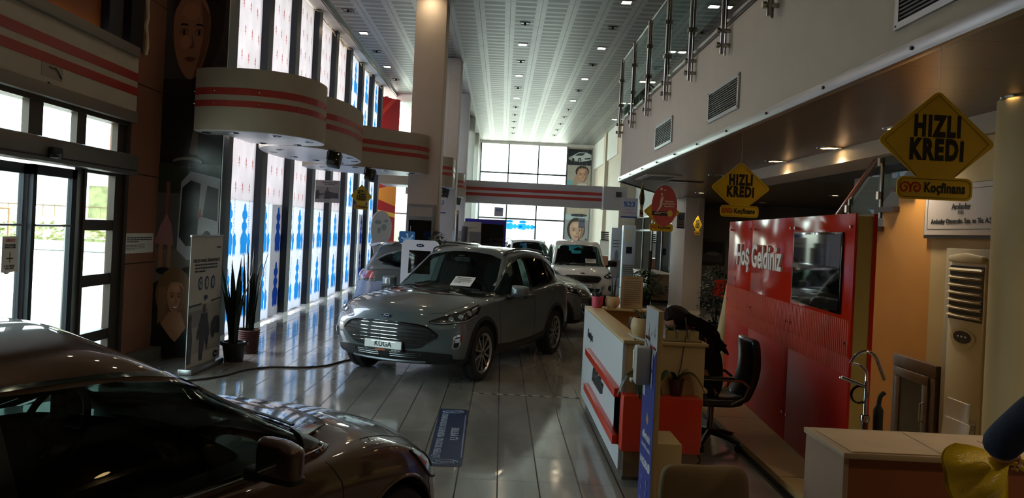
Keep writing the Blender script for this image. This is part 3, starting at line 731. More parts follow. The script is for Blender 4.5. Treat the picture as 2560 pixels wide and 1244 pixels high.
def make_sedan(paint, label, loc, rz, glass='car_glass_mid'):
    S = dict(SPEC_SEDAN); S['glass'] = MATS[glass]; S['rear_glass'] = MATS['car_glass_dark']
    root, vw, rib, ln, body, gh = build_car(S, paint, 'saloon_car', label, loc, rz)
    bp, gb, ch, rt = MATS['black_plastic'], MATS['gloss_black'], MATS['chrome'], MATS['rubber_trim']
    gr = rib('grille', gb, 0, spl([(-.46, .60), (-.3, .615), (0, .62), (.3, .615), (.46, .60)]), spl([(-.36, .44), (-.2, .425), (0, .42), (.2, .425), (.36, .44)]), off=.005, nu=30)
    for z in (.59, .555, .52, .485, .45): ln('grille_bar', ch, 0, [(-.40+.4*(.6-z), z), (0, z+.006), (.40-.4*(.6-z), z)], .007, .012, 24, gr)
    rib('lower_grille', bp, 0, [(-.70, .36), (0, .38), (.70, .36)], [(-.68, .235), (0, .23), (.68, .235)], off=.006, nu=30)
    for s in (1, -1):
        v = 50*s; g2 = (lambda p: [(h-.87, z) for h, z in p]) if s > 0 else (lambda p: [(.87-h, z) for h, z in p])
        lamp = rib('headlamp', MATS['lamp_clear'], v, g2(spl([(-.36, .655), (-.15, .705), (.05, .755), (.22, .795), (.30, .805)])), g2(spl([(-.36, .60), (-.2, .575), (0, .59), (.15, .64), (.29, .785)])), off=.005, nu=30)
        rib('headlamp_insert', MATS['lamp_dark'], v, g2([(-.30, .64), (-.1, .69), (.12, .745)]), g2([(-.29, .61), (-.1, .61), (.10, .66)]), lamp, .009, .008, 16, 4)
        for a, b, r in ((-.18, .64, .026), (-.02, .665, .03)):
            p, n = vw.ray(v, (a-.87)*s, b)
            MB().lathe([(0.001, .004), (r*.6, .010), (r, .014), (r*1.1, .004)], n=18).build('projector', MATS['lamp_led'], lamp, smooth=True).matrix_local = Matrix.Translation(p+n*.006) @ n.to_track_quat('Z', 'Y').to_matrix().to_4x4()
        rib('headlamp_edge', rt, v, g2(spl([(-.36, .60), (-.2, .575), (0, .59), (.15, .64), (.30, .805)])), g2(spl([(-.355, .594), (-.2, .567), (.003, .582), (.155, .633), (.307, .80)])), lamp, .007, .008, 24, 2)
        A = 90*s; f = (lambda p: mir(p)) if s > 0 else (lambda p: p)
        ln('hood_seam', rt, 'top', [(1.16, s*.775), (1.3, s*.765), (1.5, s*.735), (1.75, s*.67), (1.9, s*.58)], .003, 0, 40)
        ln('wing_seam', rt, 'top', [(1.2, s*.80), (1.22, s*.775)], .003, 0, 6)
        ln('door_seam', rt, A, f([(.80, .935), (.90, .80), (.92, .62), (.88, .45), (.82, .3)]), .003, 0, 30)
        ln('door_seam', rt, A, f([(-.48, .985), (-.5, .7), (-.46, .3)]), .003, 0, 30)
        ln('bumper_seam', rt, A, f([(1.70, .745), (1.66, .6), (1.69, .45)]), .0025, 0, 14)
        rib('window_trim', ch, A, f(spl([(.80, 1.075), (.68, 1.138), (.45, 1.252), (.22, 1.330), (-.05, 1.370), (-.5, 1.384), (-.85, 1.369), (-1.15, 1.315), (-1.33, 1.25)])),
            f(spl([(.79, 1.06), (.67, 1.123), (.444, 1.237), (.215, 1.315), (-.05, 1.356), (-.5, 1.370), (-.84, 1.355), (-1.14, 1.302), (-1.31, 1.24)])), off=.005, nu=50, nv=2)
        rib('pillar_trim', gb, A, f([(-.44, 1.362), (-.54, 1.362)]), f([(-.44, .98), (-.54, .984)]), off=.003, nu=3, nv=12)
        rib('belt_trim', gb, A, f([(.94, .940), (.4, .960), (-.4, .982), (-1.3, 1.015)]), f([(.98, .918), (.4, .936), (-.4, .958), (-1.3, .995)]), off=.005, nu=40, nv=2)
        ln('belt_chrome', ch, A, f([(.94, .932), (.4, .947), (-.4, .968), (-1.3, 1.003)]), .004, .008, 40)
        rib('mirror_triangle', bp, A, f([(.93, .965), (.80, 1.02)]), f([(.93, .945), (.76, .955)]), off=.006, nu=6, nv=4)
        rib('sill', bp, A, f([(.95, .25), (-.95, .25)]), f([(.95, .205), (-.95, .205)]), off=.006, nu=20, nv=2)
        for x in S['axles']: ln('arch_lip', paint, A, f(arc(x, S['R']+.012, .372, -5, 185, 30)), .010, -.002, 40)
        for x, z in ((-.33, .86), (-1.15, .885)):
            P = vw.line(A, f([(x-.1, z), (x, z+.006), (x+.1, z+.002)]), 10, .028); h = MB().tube(P, [.006]+[.013]*9+[.006], 8)
            for a, b in zip(vw.line(A, f([(x-.1, z), (x+.1, z)]), 1, 0.), (P[0], P[-1])): h.cyl(a, b, .009, n=8)
            h.build('door_handle', paint, root, smooth=True)
        door_mirror(root, .38, s*.87, 1.03, s, paint, bp, .86)
        v = 180-45*s; g2 = (lambda p: [(.95-h, z) for h, z in p]) if s > 0 else (lambda p: [(h-.95, z) for h, z in p])
        rib('tail_lamp', MATS['lamp_red'], v, g2([(-.3, .93), (0, .97), (.25, .97)]), g2([(-.3, .80), (0, .77), (.25, .80)]), off=.006)
    rib('screen_border', gb, 0, [(-.74, .985), (-.4, 1.003), (0, 1.008), (.4, 1.003), (.74, .985)], [(-.75, .93), (-.4, .95), (0, .955), (.4, .95), (.75, .93)], off=.006, nu=30, nv=3)
    for x0 in (-.1, .5): MB().tube(vw.line(0, [(x0, .985), (x0-.28, .995), (x0-.52, 1.0)], 14, .018), .007, 6).build('wiper', bp, root, smooth=True)
    dash = MB(); v, f = lattice(2, 6, 2, lambda i, j, k: (.74+(i-1)*.24, (j-3)*.22, .87+(k-1)*.045+.03*(i == 0)*(k == 2)))
    dash.add(v, f).build('dashboard', MATS['interior'], root, subd=2)
    root.location = loc; root.rotation_euler = (0, 0, rz)
    return root
SPEC_VAN = dict(
    st=[(-2.02, .82, .34, 1.02, 1.02), (-1.95, .85, .30, 1.06, 1.06), (-1.6, .865, .26, 1.05, 1.05), (-1.245, .875, .24, 1.05, 1.05), (-.8, .875, .22, 1.04, 1.04),
        (-.3, .875, .22, 1.03, 1.03), (.2, .875, .22, 1.02, 1.03), (.65, .88, .22, 1.01, 1.04), (.95, .88, .22, 1.0, 1.09), (1.15, .88, .22, .985, 1.075),
        (1.45, .88, .22, .95, 1.03), (1.7, .87, .22, .91, .98), (1.88, .855, .22, .86, .92), (1.98, .835, .23, .81, .86), (2.03, .82, .24, .76, .79)],
    rows=[0, .07, .22, .45, .66, .83, .94, 1], wf=[.88, .955, .985, 1.0, .985, .975, .96, .93],
    pit=(-1.8, .82), cf=(1.3, .28), cr=(-1.7, .06),
    nose=[-.05, .0, .03, .05, .06, .05, .03, 0], tail=[0, .02, .03, .02, 0, -.01, -.02, -.03],
    gxf=([0, .22, .5, .78, .94, 1], [1.08, .93, .73, .53, .42, .28]), gxr=([0, .22, .5, .78, .94, 1], [-1.97, -1.95, -1.92, -1.88, -1.85, -1.80]),
    gw=([0, .22, .5, .78, .94, 1], [.82, .80, .765, .72, .69, .635]), gtap=([0, .2, .5, .8, 1], [.97, .99, 1.0, .985, .93]), gbow=(.18, .03),
    belt=[(-2.3, 1.04), (-1.3, 1.04), (-.5, 1.03), (.3, 1.015), (.8, 1.0), (1.2, 1.0)], roof=[(-2.3, 1.67), (-1.9, 1.69), (-1.2, 1.715), (-.5, 1.72), (0, 1.71), (.4, 1.67), (1.1, 1.5)], crown=.04,
    axles=(1.245, -1.245), track=.76, R=.31, arch=.355, tyre_w=.195, rim_r=.20,
    side_windows=[([(.72, 1.08), (.58, 1.25), (.38, 1.45), (.2, 1.56), (-.1, 1.585), (-.30, 1.585)], [(.72, 1.04), (.4, 1.045), (0, 1.05), (-.30, 1.055)]),
                  ([(-.42, 1.585), (-.7, 1.585), (-1.05, 1.58)], [(-.42, 1.06), (-.7, 1.065), (-1.05, 1.07)])],
    windscreen=([(-.585, 1.565), (-.4, 1.60), (0, 1.612), (.4, 1.60), (.585, 1.565)], [(-.70, 1.055), (-.4, 1.07), (0, 1.075), (.4, 1.07), (.70, 1.055)]), ws_from=-.2,
    rear_window=([(-.52, 1.56), (0, 1.57), (.52, 1.56)], [(-.58, 1.15), (0, 1.15), (.58, 1.15)]), rw_to=-1.7,
    seat_x=-.05, wheel_x=.50, mirror_x=.36, mirror_z=1.48, spokes='n')
def make_van(paint, label, loc, rz):
    S = dict(SPEC_VAN); S['glass'] = MATS['car_glass']; S['rim_mat'] = MATS['steel']
    root, vw, rib, ln, body, gh = build_car(S, paint, 'van', label, loc, rz)
    bp, gb, ch, rt = MATS['black_plastic'], MATS['gloss_black'], MATS['chrome'], MATS['rubber_trim']
    gr = rib('grille', bp, 0, spl([(-.52, .745), (-.46, .785), (-.3, .80), (0, .803), (.3, .80), (.46, .785), (.52, .745)]), spl([(-.52, .72), (-.46, .655), (-.38, .625), (0, .62), (.38, .625), (.46, .655), (.52, .72)]), off=.006, nu=36)
    for z in (.765, .735, .705, .675, .645): ln('grille_bar', gb, 0, [(-.45, z), (0, z), (.45, z)], .006, .010, 20, gr)
    ln('grille_rim', MATS['steel'], 0, spl([(-.52, .735), (-.46, .787), (-.3, .803), (0, .806), (.3, .803), (.46, .787), (.52, .735), (.46, .65), (.38, .62), (0, .615), (-.38, .62), (-.46, .65), (-.52, .735)]), .006, .009, 70, gr)
    lo = rib('lower_grille', bp, 0, [(-.50, .46), (0, .465), (.50, .46)], [(-.45, .36), (0, .355), (.45, .36)], off=.006, nu=24)
    rib('skid_plate', MATS['bumper_grey'], 0, [(-.58, .345), (0, .34), (.58, .345)], [(-.55, .285), (0, .28), (.55, .285)], off=.010, nu=24)
    rib('bumper_lip', bp, 0, [(-.72, .275), (0, .27), (.72, .275)], [(-.70, .235), (0, .23), (.70, .235)], off=.006, nu=24)
    for s in (1, -1):
        v = 45*s; g2 = (lambda p: [(h-.72, z) for h, z in p]) if s > 0 else (lambda p: [(.72-h, z) for h, z in p])
        lamp = rib('headlamp', MATS['lamp_dark'], v, g2(spl([(-.17, .80), (0, .86), (.15, .915), (.26, .945)])), g2(spl([(-.17, .765), (-.08, .725), (.1, .745), (.26, .80)])), off=.006, nu=20)
        rib('headlamp_rim', MATS['steel'], v, g2([(-.13, .755), (-.06, .742), (.1, .765), (.24, .815)]), g2([(-.13, .742), (-.06, .73), (.1, .75), (.245, .80)]), lamp, .011, .01, 16, 2)
        for a, b, r in ((-.06, .785, .035), (.07, .825, .042), (.18, .875, .035)):
            p, n = vw.ray(v, (a-.72)*s, b)
            MB().lathe([(0.001, .004), (r*.6, .010), (r, .014), (r*1.1, .004)], n=16).build('projector', MATS['lamp_led'], lamp, smooth=True).matrix_local = Matrix.Translation(p+n*.006) @ n.to_track_quat('Z', 'Y').to_matrix().to_4x4()
        rib('fog_recess', bp, v, g2(spl([(-.08, .52), (.0, .56), (.12, .56), (.16, .50)])), g2(spl([(-.08, .44), (-.02, .40), (.08, .39), (.16, .44)])), off=.006, nu=14)
        A = 90*s; f = (lambda p: mir(p)) if s > 0 else (lambda p: p)
        ln('hood_seam', rt, 'top', [(1.0, s*.755), (1.4, s*.75), (1.7, s*.70), (1.84, s*.6)], .003, 0, 30)
        ln('hood_crease', rt, 'top', [(1.1, s*.38), (1.6, s*.28)], .002, 0, 20)
        for pts in ([(.78, 1.0), (.88, .8), (.86, .3)], [(-.36, 1.06), (-.38, .3)], [(-1.12, 1.07), (-1.14, .6)]): ln('door_seam', rt, A, f(pts), .003, 0, 30)
        rib('pillar_trim', gb, A, f([(-.30, 1.588), (-.42, 1.588)]), f([(-.30, 1.053), (-.42, 1.056)]), off=.003, nu=3, nv=12)
        for x in S['axles']: rib('arch_cladding', bp, A, f(arc(x, S['R']+.012, .39, -10, 190, 30)), f(arc(x, S['R']+.012, .35, -12, 192, 30)), off=.008, thick=.02, nu=36, nv=2)
        door_mirror(root, .62, s*.85, 1.10, s, bp, bp, 1.08)
    p, n = vw.ray(0, 0, .86)
    bd = MB().lathe([(.001, .006), (.05, .006), (.058, .003), (.06, 0)], n=28); bd.v = [(x*1.15, y*.46, z) for x, y, z in bd.v]
    b = bd.build('badge', MATS['oval_blue'], root, smooth=True); n2 = (n+Vector((0, 0, .15))).normalized()
    b.matrix_local = Matrix.Translation(p+n*.004) @ Matrix((Vector((0, 1, 0)), n2.cross(Vector((0, 1, 0))), n2)).transposed().to_4x4()
    px = vw.ray(0, 0, .54)[0].x+.018
    pf = MB().box(px-.014, px, -.27, .27, .475, .605).build('plate_holder', bp, root, bevel=.004)
    MB().box(px, px+.004, -.258, .258, .487, .592).build('number_plate', MATS['plate_white'], pf)
    text('plate_text', 'TOURNEO COURIER', .052, (px+.0046, 0, .539), (RX, 0, RX), MATS['ink'], pf, sx=.92, bold=.0015)
    rib('screen_border', gb, 0, [(-.71, 1.075), (-.4, 1.09), (0, 1.095), (.4, 1.09), (.71, 1.075)], [(-.74, 1.02), (-.4, 1.035), (0, 1.04), (.4, 1.035), (.74, 1.02)], off=.006, nu=30, nv=3)
    for x0 in (-.1, .5): MB().tube(vw.line(0, [(x0, 1.065), (x0-.28, 1.075), (x0-.52, 1.08)], 14, .018), .007, 6).build('wiper', bp, root, smooth=True)
    p = vw.ray('top', .12, .02)[0]
    MB().cyl(p, p+Vector((0, 0, .02)), .018).tube([tuple(p+Vector((0, 0, .02))), tuple(p+Vector((-.06, 0, .26)))], [.008, .004], 6).build('aerial', bp, root)
    root.location = loc; root.rotation_euler = (0, 0, rz)
    return root
# ------------------------------------------------------------------ the hall itself
def S_(o): return struct(o)
mat('bumper_grey', '6a6f73', .35, .5); mat('rail_grey', '50545a', .35, .6)
# floor: polished grey stone tiles 31 x 62 cm, thin dark joints, cloudy veins
m, nt, b, tc, (X, Y, Z) = nodemat('floor_tiles', .12, 0, 0, .55)
fx = ((X-.05)*(1/.31)).fract(); row = ((X-.05)*(1/.31)).floor(); fy = ((Y-.02)*(1/.66)).fract()
joint = fx.lt(.034).mx(fy.lt(.012))
cl = nnoise(nt, tc, 2.2, 8, (1, .35, 1), .6); tint = ((row*3.17+((Y-.02)*(1/.66)).floor()*7.31)*12.9898).fract()
f = ((cl-.35)*2.2+(tint-.5)*.30).mx(0).mn(1)
base = ncol(nt, f, '77736b', '9d978d'); nt.links.new(ncol(nt, joint, base, '1d1b19'), b.inputs['Base Color'])
ro = (nnoise(nt, tc, 5, 5)-.3)*.22+.05; ro = ro.mx(.05)+joint*.4; nt.links.new(ro.so, b.inputs['Roughness'])
bp = nt.nodes.new('ShaderNodeBump'); bp.inputs['Strength'].default_value = .10; bp.inputs['Distance'].default_value = .004
nt.links.new((nnoise(nt, tc, 2.5, 2, (1.5, 1, 1))-joint*.6).so, bp.inputs['Height']); nt.links.new(bp.outputs[0], b.inputs['Normal'])
S_(box('floor', -4.75, 10, -3, 42, -.2, 0, m))
# ceiling: perforated metal tiles
def ceil_mat(name, c1, c2, cp, rough, metal, ox, oy, px=.667, py=.667, perf=True, cj='30302f'):
    m, nt, b, tc, (X, Y, Z) = nodemat(name, rough, metal, 0, .5)
    u = (X-ox)*(1/px); v = (Y-oy)*(1/py)
    j = u.fract().lt(.018).mx(v.fract().lt(.014))
    base = ncol(nt, (nnoise(nt, tc, 1.1, 2)-.3)*2, c1, c2)
    if perf:
        p = u.fract().inside(.17, .83)*(v*2).fract().inside(.17, .83)
        base = ncol(nt, p, base, cp); nt.links.new((p*.06+rough).so, b.inputs['Roughness'])
    nt.links.new(ncol(nt, j, base, cj), b.inputs['Base Color'])
    return m
cm = ceil_mat('ceiling_tiles', '8b8b88', '959592', '6c6c6a', .42, .45, -.05, .27)
S_(box('ceiling', -4.05, 5.4, -3, 41.7, 6.7, 7.0, cm))
wh = mat('white_plaster', 'c9c5c0', .7, noise=.03, nscale=3); bg_ = mat('beige_paint', 'b3a493', .75, noise=.04, nscale=2); gw = mat('grey_paint', '97938e', .75, noise=.03, nscale=2)
mat('cream_panel', 'c9bb9f', .5); mat('fascia_beige', '9f9684', .6, noise=.04, nscale=4); mat('stripe_red', '9e2f27', .45); mat('dark_mullion', '1d2128', .4, .4)
mat('frame_brown', '4a4038', .4, .5); mat('alu', '9a9a98', .3, .9); mat('steel_satin', 'a39f98', .22, 1.)
S_(box('ceiling_soffit', -4.75, -4.05, 9.4, 28.6, 6.58, 7.0, wh)); S_(box('ceiling_soffit', -4.75, -4.05, -3, 9.4, 6.58, 7.0, wh))
S_(MB().box(-4.06, -4.02, -3, 28.4, 6.60, 6.72).build('trim_1', MATS['alu']))
S_(box('ceiling_end', -4.05, -1.4, 28.3, 28.6, 6.45, 7.0, wh))
# the mullions of the tall window wall on the left, 1.78 m apart
mull_y = [12.06+1.78*i for i in range(9)]
for i, y in enumerate(mull_y):
    mb = MB().box(-4.47, -4.30, y-.26, y+.02, .1, 6.57).box(-4.30, -4.22, y-.26, y+.02, .1, 6.57)
    o = S_(mb.build('window_mullion', MATS['dark_mullion'])); 
    S_(box('mullion_foot', -4.48, -4.22, y-.28, y+.045, 0, .1, MATS['alu']))
S_(box('window_sill', -4.75, -4.49, 10.6, 28.4, 0, .06, gw))
S_(box('wall_left', -4.9, -4.78, 10.6, 28.4, 0, .05, gw))
# end of the window bay
S_(box('window_frame', -4.47, -4.36, 28.25, 28.4, 0, 6.6, MATS['dark_mullion'])); S_(box('window_frame', -4.05, -3.98, 28.3, 28.4, 0, 6.5, MATS['frame_brown']))
S_(MB().box(-4.0, -2.0, 28.3, 28.36, 2.35, 2.40).build('window_bar', MATS['alu']))
S_(box('window_1', -3.98, -2.0, 28.32, 28.33, 0, 6.5, MATS['clear_glass']))
# pillars of the hall, left row
for i, y in enumerate((16.2, 21.9, 27.5, 33.2, 38.9)):
    S_(box('pillar', -2.0, -1.36, y, y+.8, 0, 6.7, bg_ if i == 0 else wh, bevel=.012))
# far wall with its window and posters
for a, b_, c, d in ((-1.66, -1.3, 0, 6.7), (4.6, 6.5, 0, 6.7), (-1.3, 4.6, 6.55, 6.7)): S_(box('wall_back', a, b_, 41.5, 41.7, c, d, wh))
S_(box('wall_back', 3.28, 4.62, 41.5, 41.7, 0, 6.55, bg_))
fm = MB()
for x in (-1.3, .18, 1.76, 3.28): fm.box(x-.035, x+.035, 41.46, 41.54, 0, 6.55)
for z in (.06, 2.6, 5.02): fm.box(-1.3, 3.28, 41.46, 41.54, z-.04, z+.04)
S_(fm.build('window_2', MATS['rail_grey']))
for a, b_ in ((-1.27, .15), (.21, 1.73), (1.79, 3.25)): S_(box('window_pane', a, b_, 41.49, 41.50, .06, 6.5, MATS['clear_glass']))
# left side beyond the window bay: glazing between the pillars
for y in (28.3, 34.0, 39.7):
    y1 = {28.3: 33.2, 34.0: 38.9, 39.7: 41.5}[y]
    S_(box('window_frame', -1.72, -1.64, y, y1, 6.1, 6.7, wh)); S_(box('window_frame', -1.72, -1.64, y, y1, 0, .15, wh)); S_(box('window_pane', -1.69, -1.68, y, y1, .15, 6.1, MATS['clear_glass']))
# right side of the hall
S_(box('wall_right', 4.78, 5.0, 33.0, 41.5, 0, 6.7, bg_)); S_(box('trim_2', 4.70, 4.80, 33.0, 41.5, 5.4, 6.7, wh))
S_(box('pillar', 4.62, 5.3, 36.2, 36.9, 0, 6.7, bg_)); S_(box('pillar', 4.75, 5.45, 32.0, 32.8, 0, 6.7, bg_)); 
S_(box('pillar', 5.28, 6.1, 33.0, 33.2, 0, 6.7, gw))
S_(box('pillar', 4.68, 5.16, 20.0, 21.6, 0, 3.3, bg_, bevel=.01)); S_(box('baseboard_1', 4.665, 5.175, 19.985, 21.6, 0, .10, MATS['cream_panel']))
S_(box('wall_right', 5.4, 5.55, 21.6, 33.0, 2.75, 6.7, gw)); S_(box('ceiling_office', 5.55, 8.5, 22.75, 33.2, 2.8, 3.0, gw)); S_(box('wall_office', 5.45, 8.5, 33.2, 33.35, 0, 3.0, gw))
# ---------------------------------------------------------------- gallery on the right
m, nt, b, tc, (X, Y, Z) = nodemat('gallery_underside', .30, .55, 0, .5)
j = ((X-2.27)*(1/1.2)).fract().lt(.006).mx(((Y-.3)*(1/.62)).fract().lt(.012)*((X-2.27)*(1/1.2)).floor().gt(-9))
nt.links.new(ncol(nt, j, ncol(nt, nnoise(nt, tc, .9, 3), '6d5a4a', '7d6857'), '1c1512'), b.inputs['Base Color'])
poly = [(2.29, -3), (2.29, 15.3), (6.6, 25.6), (9.8, 25.6), (9.8, -3)]
S_(MB().prism(poly, 'z', 3.0, 3.05).build('ceiling_gallery', m))
poly2 = [(2.27, -3), (2.27, 15.33), (6.6, 25.7), (9.9, 25.7), (9.9, -3)]
S_(MB().prism(poly2, 'z', 3.05, 4.16).build('gallery_slab', mat('gallery_paint', 'ab9f90', .7, noise=.03, nscale=3)))
mb = MB().box(2.235, 2.30, -3, 15.34, 2.985, 3.075); v = Vector((4.31, 10.3, 0)).normalized()
S_(mb.build('trim_3', MATS['alu'], bevel=.006))
mb = MB().prism([(2.24, 15.32), (2.24, 15.4), (6.6, 25.8), (6.6, 25.7)], 'z', 2.985, 3.075); S_(mb.build('trim_4', MATS['alu']))
sc_ = MB()
for k in range(13): sc_.cyl((2.236, .75+1.2*k, 3.03), (2.225, .75+1.2*k, 3.03), .012, n=8)
S_(sc_.build('trim_screws', MATS['black_plastic']))
# light beam under the gallery and the wall under the stairs
S_(box('gallery_beam', 3.72, 4.25, -1, 13.3, 2.84, 3.0, mat('beam_paint', '9c9186', .6)))
# ------------------------------------------------------------------ art for posters: layered flat inks, one mesh with several materials
def ell(cx, cy, rx, ry, n=20, a0=0, a1=360, rot=0):
    c, s = math.cos(rot), math.sin(rot); P = []
    for i in range(n+(0 if a1-a0 == 360 else 1)):
        t = math.radians(a0+(a1-a0)*i/n); x, y = rx*math.cos(t), ry*math.sin(t); P.append((cx+x*c-y*s, cy+x*s+y*c))
    return P
def rect(x0, y0, x1, y1): return [(x0, y0), (x1, y0), (x1, y1), (x0, y1)]
def gain(h, g): return '%02x%02x%02x' % tuple(min(255, int(int(h[i:i+2], 16)*g)) for i in (0, 2, 4))
def art(name, shapes, parent, loc, rot, sc=1., rough=.4, g=1.):
    """shapes: [(polygon in metres, colour)], later ones lie on top"""
    me = bpy.data.meshes.new(name); V = []; F = []; mi = []; cols = []
    for k, (p, c) in enumerate(shapes):
        c = gain(c, g)
        if c not in cols: cols.append(c); me.materials.append(mat('ink_'+c, c, rough))
        n = len(V); V += [(x*sc, y*sc, .0006+.0005*k) for x, y in p]; F.append(tuple(range(n, n+len(p)))); mi.append(cols.index(c))
    me.from_pydata(V, [], F); me.update(); me.polygons.foreach_set('material_index', mi)
    bm = bmesh.new(); bm.from_mesh(me); bmesh.ops.triangulate(bm, faces=bm.faces, ngon_method='EAR_CLIP'); bm.to_mesh(me); bm.free()
    o = link(bpy.data.objects.new(name, me), parent); o.location = loc; o.rotation_euler = rot
    return o
def face_art(cx, cy, s, skin, dark, lip='8e4a44', smile=True, squeeze=1.):
    """a face about 2s tall, three-quarter lit: skin, shaded cheek, brows, eyes, nose, mouth"""
    q = squeeze; r, g, b = [int(skin[i:i+2], 16) for i in (0, 2, 4)]
    sh = '%02x%02x%02x' % (int(r*.74), int(g*.70), int(b*.68)); hi = '%02x%02x%02x' % (min(255, int(r*1.12)), min(255, int(g*1.10)), min(255, int(b*1.08)))
    L = [([(cx+s*q*x, cy+s*y) for x, y in spl([(0, 1), (.45, .92), (.68, .55), (.70, .1), (.60, -.35), (.36, -.78), (.0, -1), (-.36, -.78), (-.60, -.35), (-.70, .1), (-.68, .55), (-.45, .92), (0, 1)], 3)[:-1]], skin),
         ([(cx+s*q*x, cy+s*y) for x, y in ((.30, .9), (.66, .55), (.69, .1), (.58, -.36), (.34, -.78), (.10, -.98), (.34, -.4), (.46, .1))], sh), (ell(cx-.22*s*q, cy-.12*s, .2*s*q, .17*s), hi), (ell(cx-.05*s*q, cy+.62*s, .34*s*q, .2*s), hi)]
    for e in (-1, 1):
        L += [(ell(cx+e*.29*s*q, cy+.13*s, .17*s*q, .085*s), sh), (ell(cx+e*.29*s*q, cy+.12*s, .13*s*q, .05*s), hi), (ell(cx+e*.29*s*q, cy+.12*s, .058*s*q, .055*s), dark),
              ([(cx+s*q*(e*.29+x), cy+s*y) for x, y in ((-.18, .27), (-.08, .33), (.10, .32), (.2, .25), (.1, .28), (-.08, .285))], dark)]
    L += [([(cx+s*q*x, cy+s*y) for x, y in ((.02, .12), (.12, -.18), (.10, -.25), (-.08, -.26), (-.02, -.2), (.04, -.18))], sh)]
    if smile: L += [([(cx+s*q*x, cy+s*y) for x, y in ((-.30, -.43), (0, -.50), (.30, -.43), (.18, -.60), (0, -.66), (-.18, -.60))], lip), ([(cx+s*q*x, cy+s*y) for x, y in ((-.24, -.46), (0, -.515), (.24, -.46), (.12, -.56), (0, -.585), (-.12, -.56))], 'e0d9d0')]
    else: L += [([(cx+s*q*x, cy+s*y) for x, y in ((-.22, -.50), (-.06, -.46), (.06, -.46), (.22, -.50), (.08, -.58), (-.08, -.58))], lip)]
    return L

# ------------------------------------------------------------------ window boards (white insulation panels put up behind the glass)
def board_mat(name, col, tr):
    m = bpy.data.materials.new(name); m.use_nodes = True; nt = m.node_tree; nt.nodes.remove(nt.nodes['Principled BSDF']); out = nt.nodes['Material Output']
    t = nt.nodes.new('ShaderNodeBsdfTranslucent'); d = nt.nodes.new('ShaderNodeBsdfDiffuse'); mx = nt.nodes.new('ShaderNodeMixShader'); mx.inputs[0].default_value = tr
    tc = nt.nodes.new('ShaderNodeTexCoord'); n = nt.nodes.new('ShaderNodeTexNoise'); n.inputs['Scale'].default_value = 2.5; n.inputs['Detail'].default_value = 4
    r = nt.nodes.new('ShaderNodeValToRGB'); c = lin(col); r.color_ramp.elements[0].position = .3; r.color_ramp.elements[1].position = .7
    r.color_ramp.elements[0].color = (*[x*.88 for x in c], 1); r.color_ramp.elements[1].color = (*c, 1)
    nt.links.new(tc.outputs['Object'], n.inputs[0]); nt.links.new(n.outputs['Fac'], r.inputs[0])
    for b in (t, d): nt.links.new(r.outputs[0], b.inputs['Color'])
    nt.links.new(d.outputs[0], mx.inputs[1]); nt.links.new(t.outputs[0], mx.inputs[2]); nt.links.new(mx.outputs[0], out.inputs['Surface']); MATS[name] = m; return m
def film_mat(name, tint, col, f):
    m = bpy.data.materials.new(name); m.use_nodes = True; nt = m.node_tree; nt.nodes.remove(nt.nodes['Principled BSDF']); out = nt.nodes['Material Output']
    t = nt.nodes.new('ShaderNodeBsdfTransparent'); t.inputs[0].default_value = (*lin(tint), 1); d = nt.nodes.new('ShaderNodeBsdfDiffuse'); d.inputs[0].default_value = (*lin(col), 1)
    mx = nt.nodes.new('ShaderNodeMixShader'); mx.inputs[0].default_value = f
    nt.links.new(t.outputs[0], mx.inputs[1]); nt.links.new(d.outputs[0], mx.inputs[2]); nt.links.new(mx.outputs[0], out.inputs['Surface']); MATS[name] = m; return m
board_mat('board_white', 'e9edf1', .50); board_mat('board_grey', 'dcdddd', .30); board_mat('board_pink', 'ece9e8', .44)
film_mat('print_blue', '2f9fe2', '2f8fd0', .08); film_mat('print_deep', '2f62cc', '2450b0', .10); film_mat('print_navy', '5fb0e6', '3a7ab8', .06); film_mat('print_pink', 'efbab6', 'd06a6a', .08)
def hexa(cx, cy, r): return ell(cx, cy, r*.9, r, 6, 90, 450)
def logo_big():
    """stacked hexagons like a chain with three prongs and a smaller chain beside it, about 0.85 m tall"""
    hw = [(.0, .45), (.035, .42), (.05, .34), (.045, .33), (.085, .30), (.10, .25), (.085, .20), (.05, .17), (.05, .13), (.085, .11), (.10, .05), (.075, 0), (.06, -.02), (.06, -.05), (.10, -.08), (.13, -.15), (.13, -.22), (.115, -.26), (.115, -.38)]
    R = [(x, z) for x, z in hw]+[(.075, -.43), (.04, -.38), (0, -.45), (-.04, -.38), (-.075, -.43)]; L = [(-x, z) for x, z in reversed(hw[1:])]
    s_ = [(.0, -.02), (.05, -.06), (.05, -.12), (.07, -.16), (.07, -.22), (.05, -.26), (.05, -.36), (.02, -.42), (-.0, -.36), (-.03, -.42), (-.045, -.36), (-.045, -.08)]
    return [[(x*1.35, z) for x, z in R+L], [(x*1.35+.25, z-.03) for x, z in s_]]
def films(name, polys, m, parent, off):
    mb = MB()
    for k, p in enumerate(polys): mb.add([(off+.0006*(k % 7), x, z) for x, z in p], [tuple(range(len(p)))])
    return mb.build(name, m, parent, fixn=False)
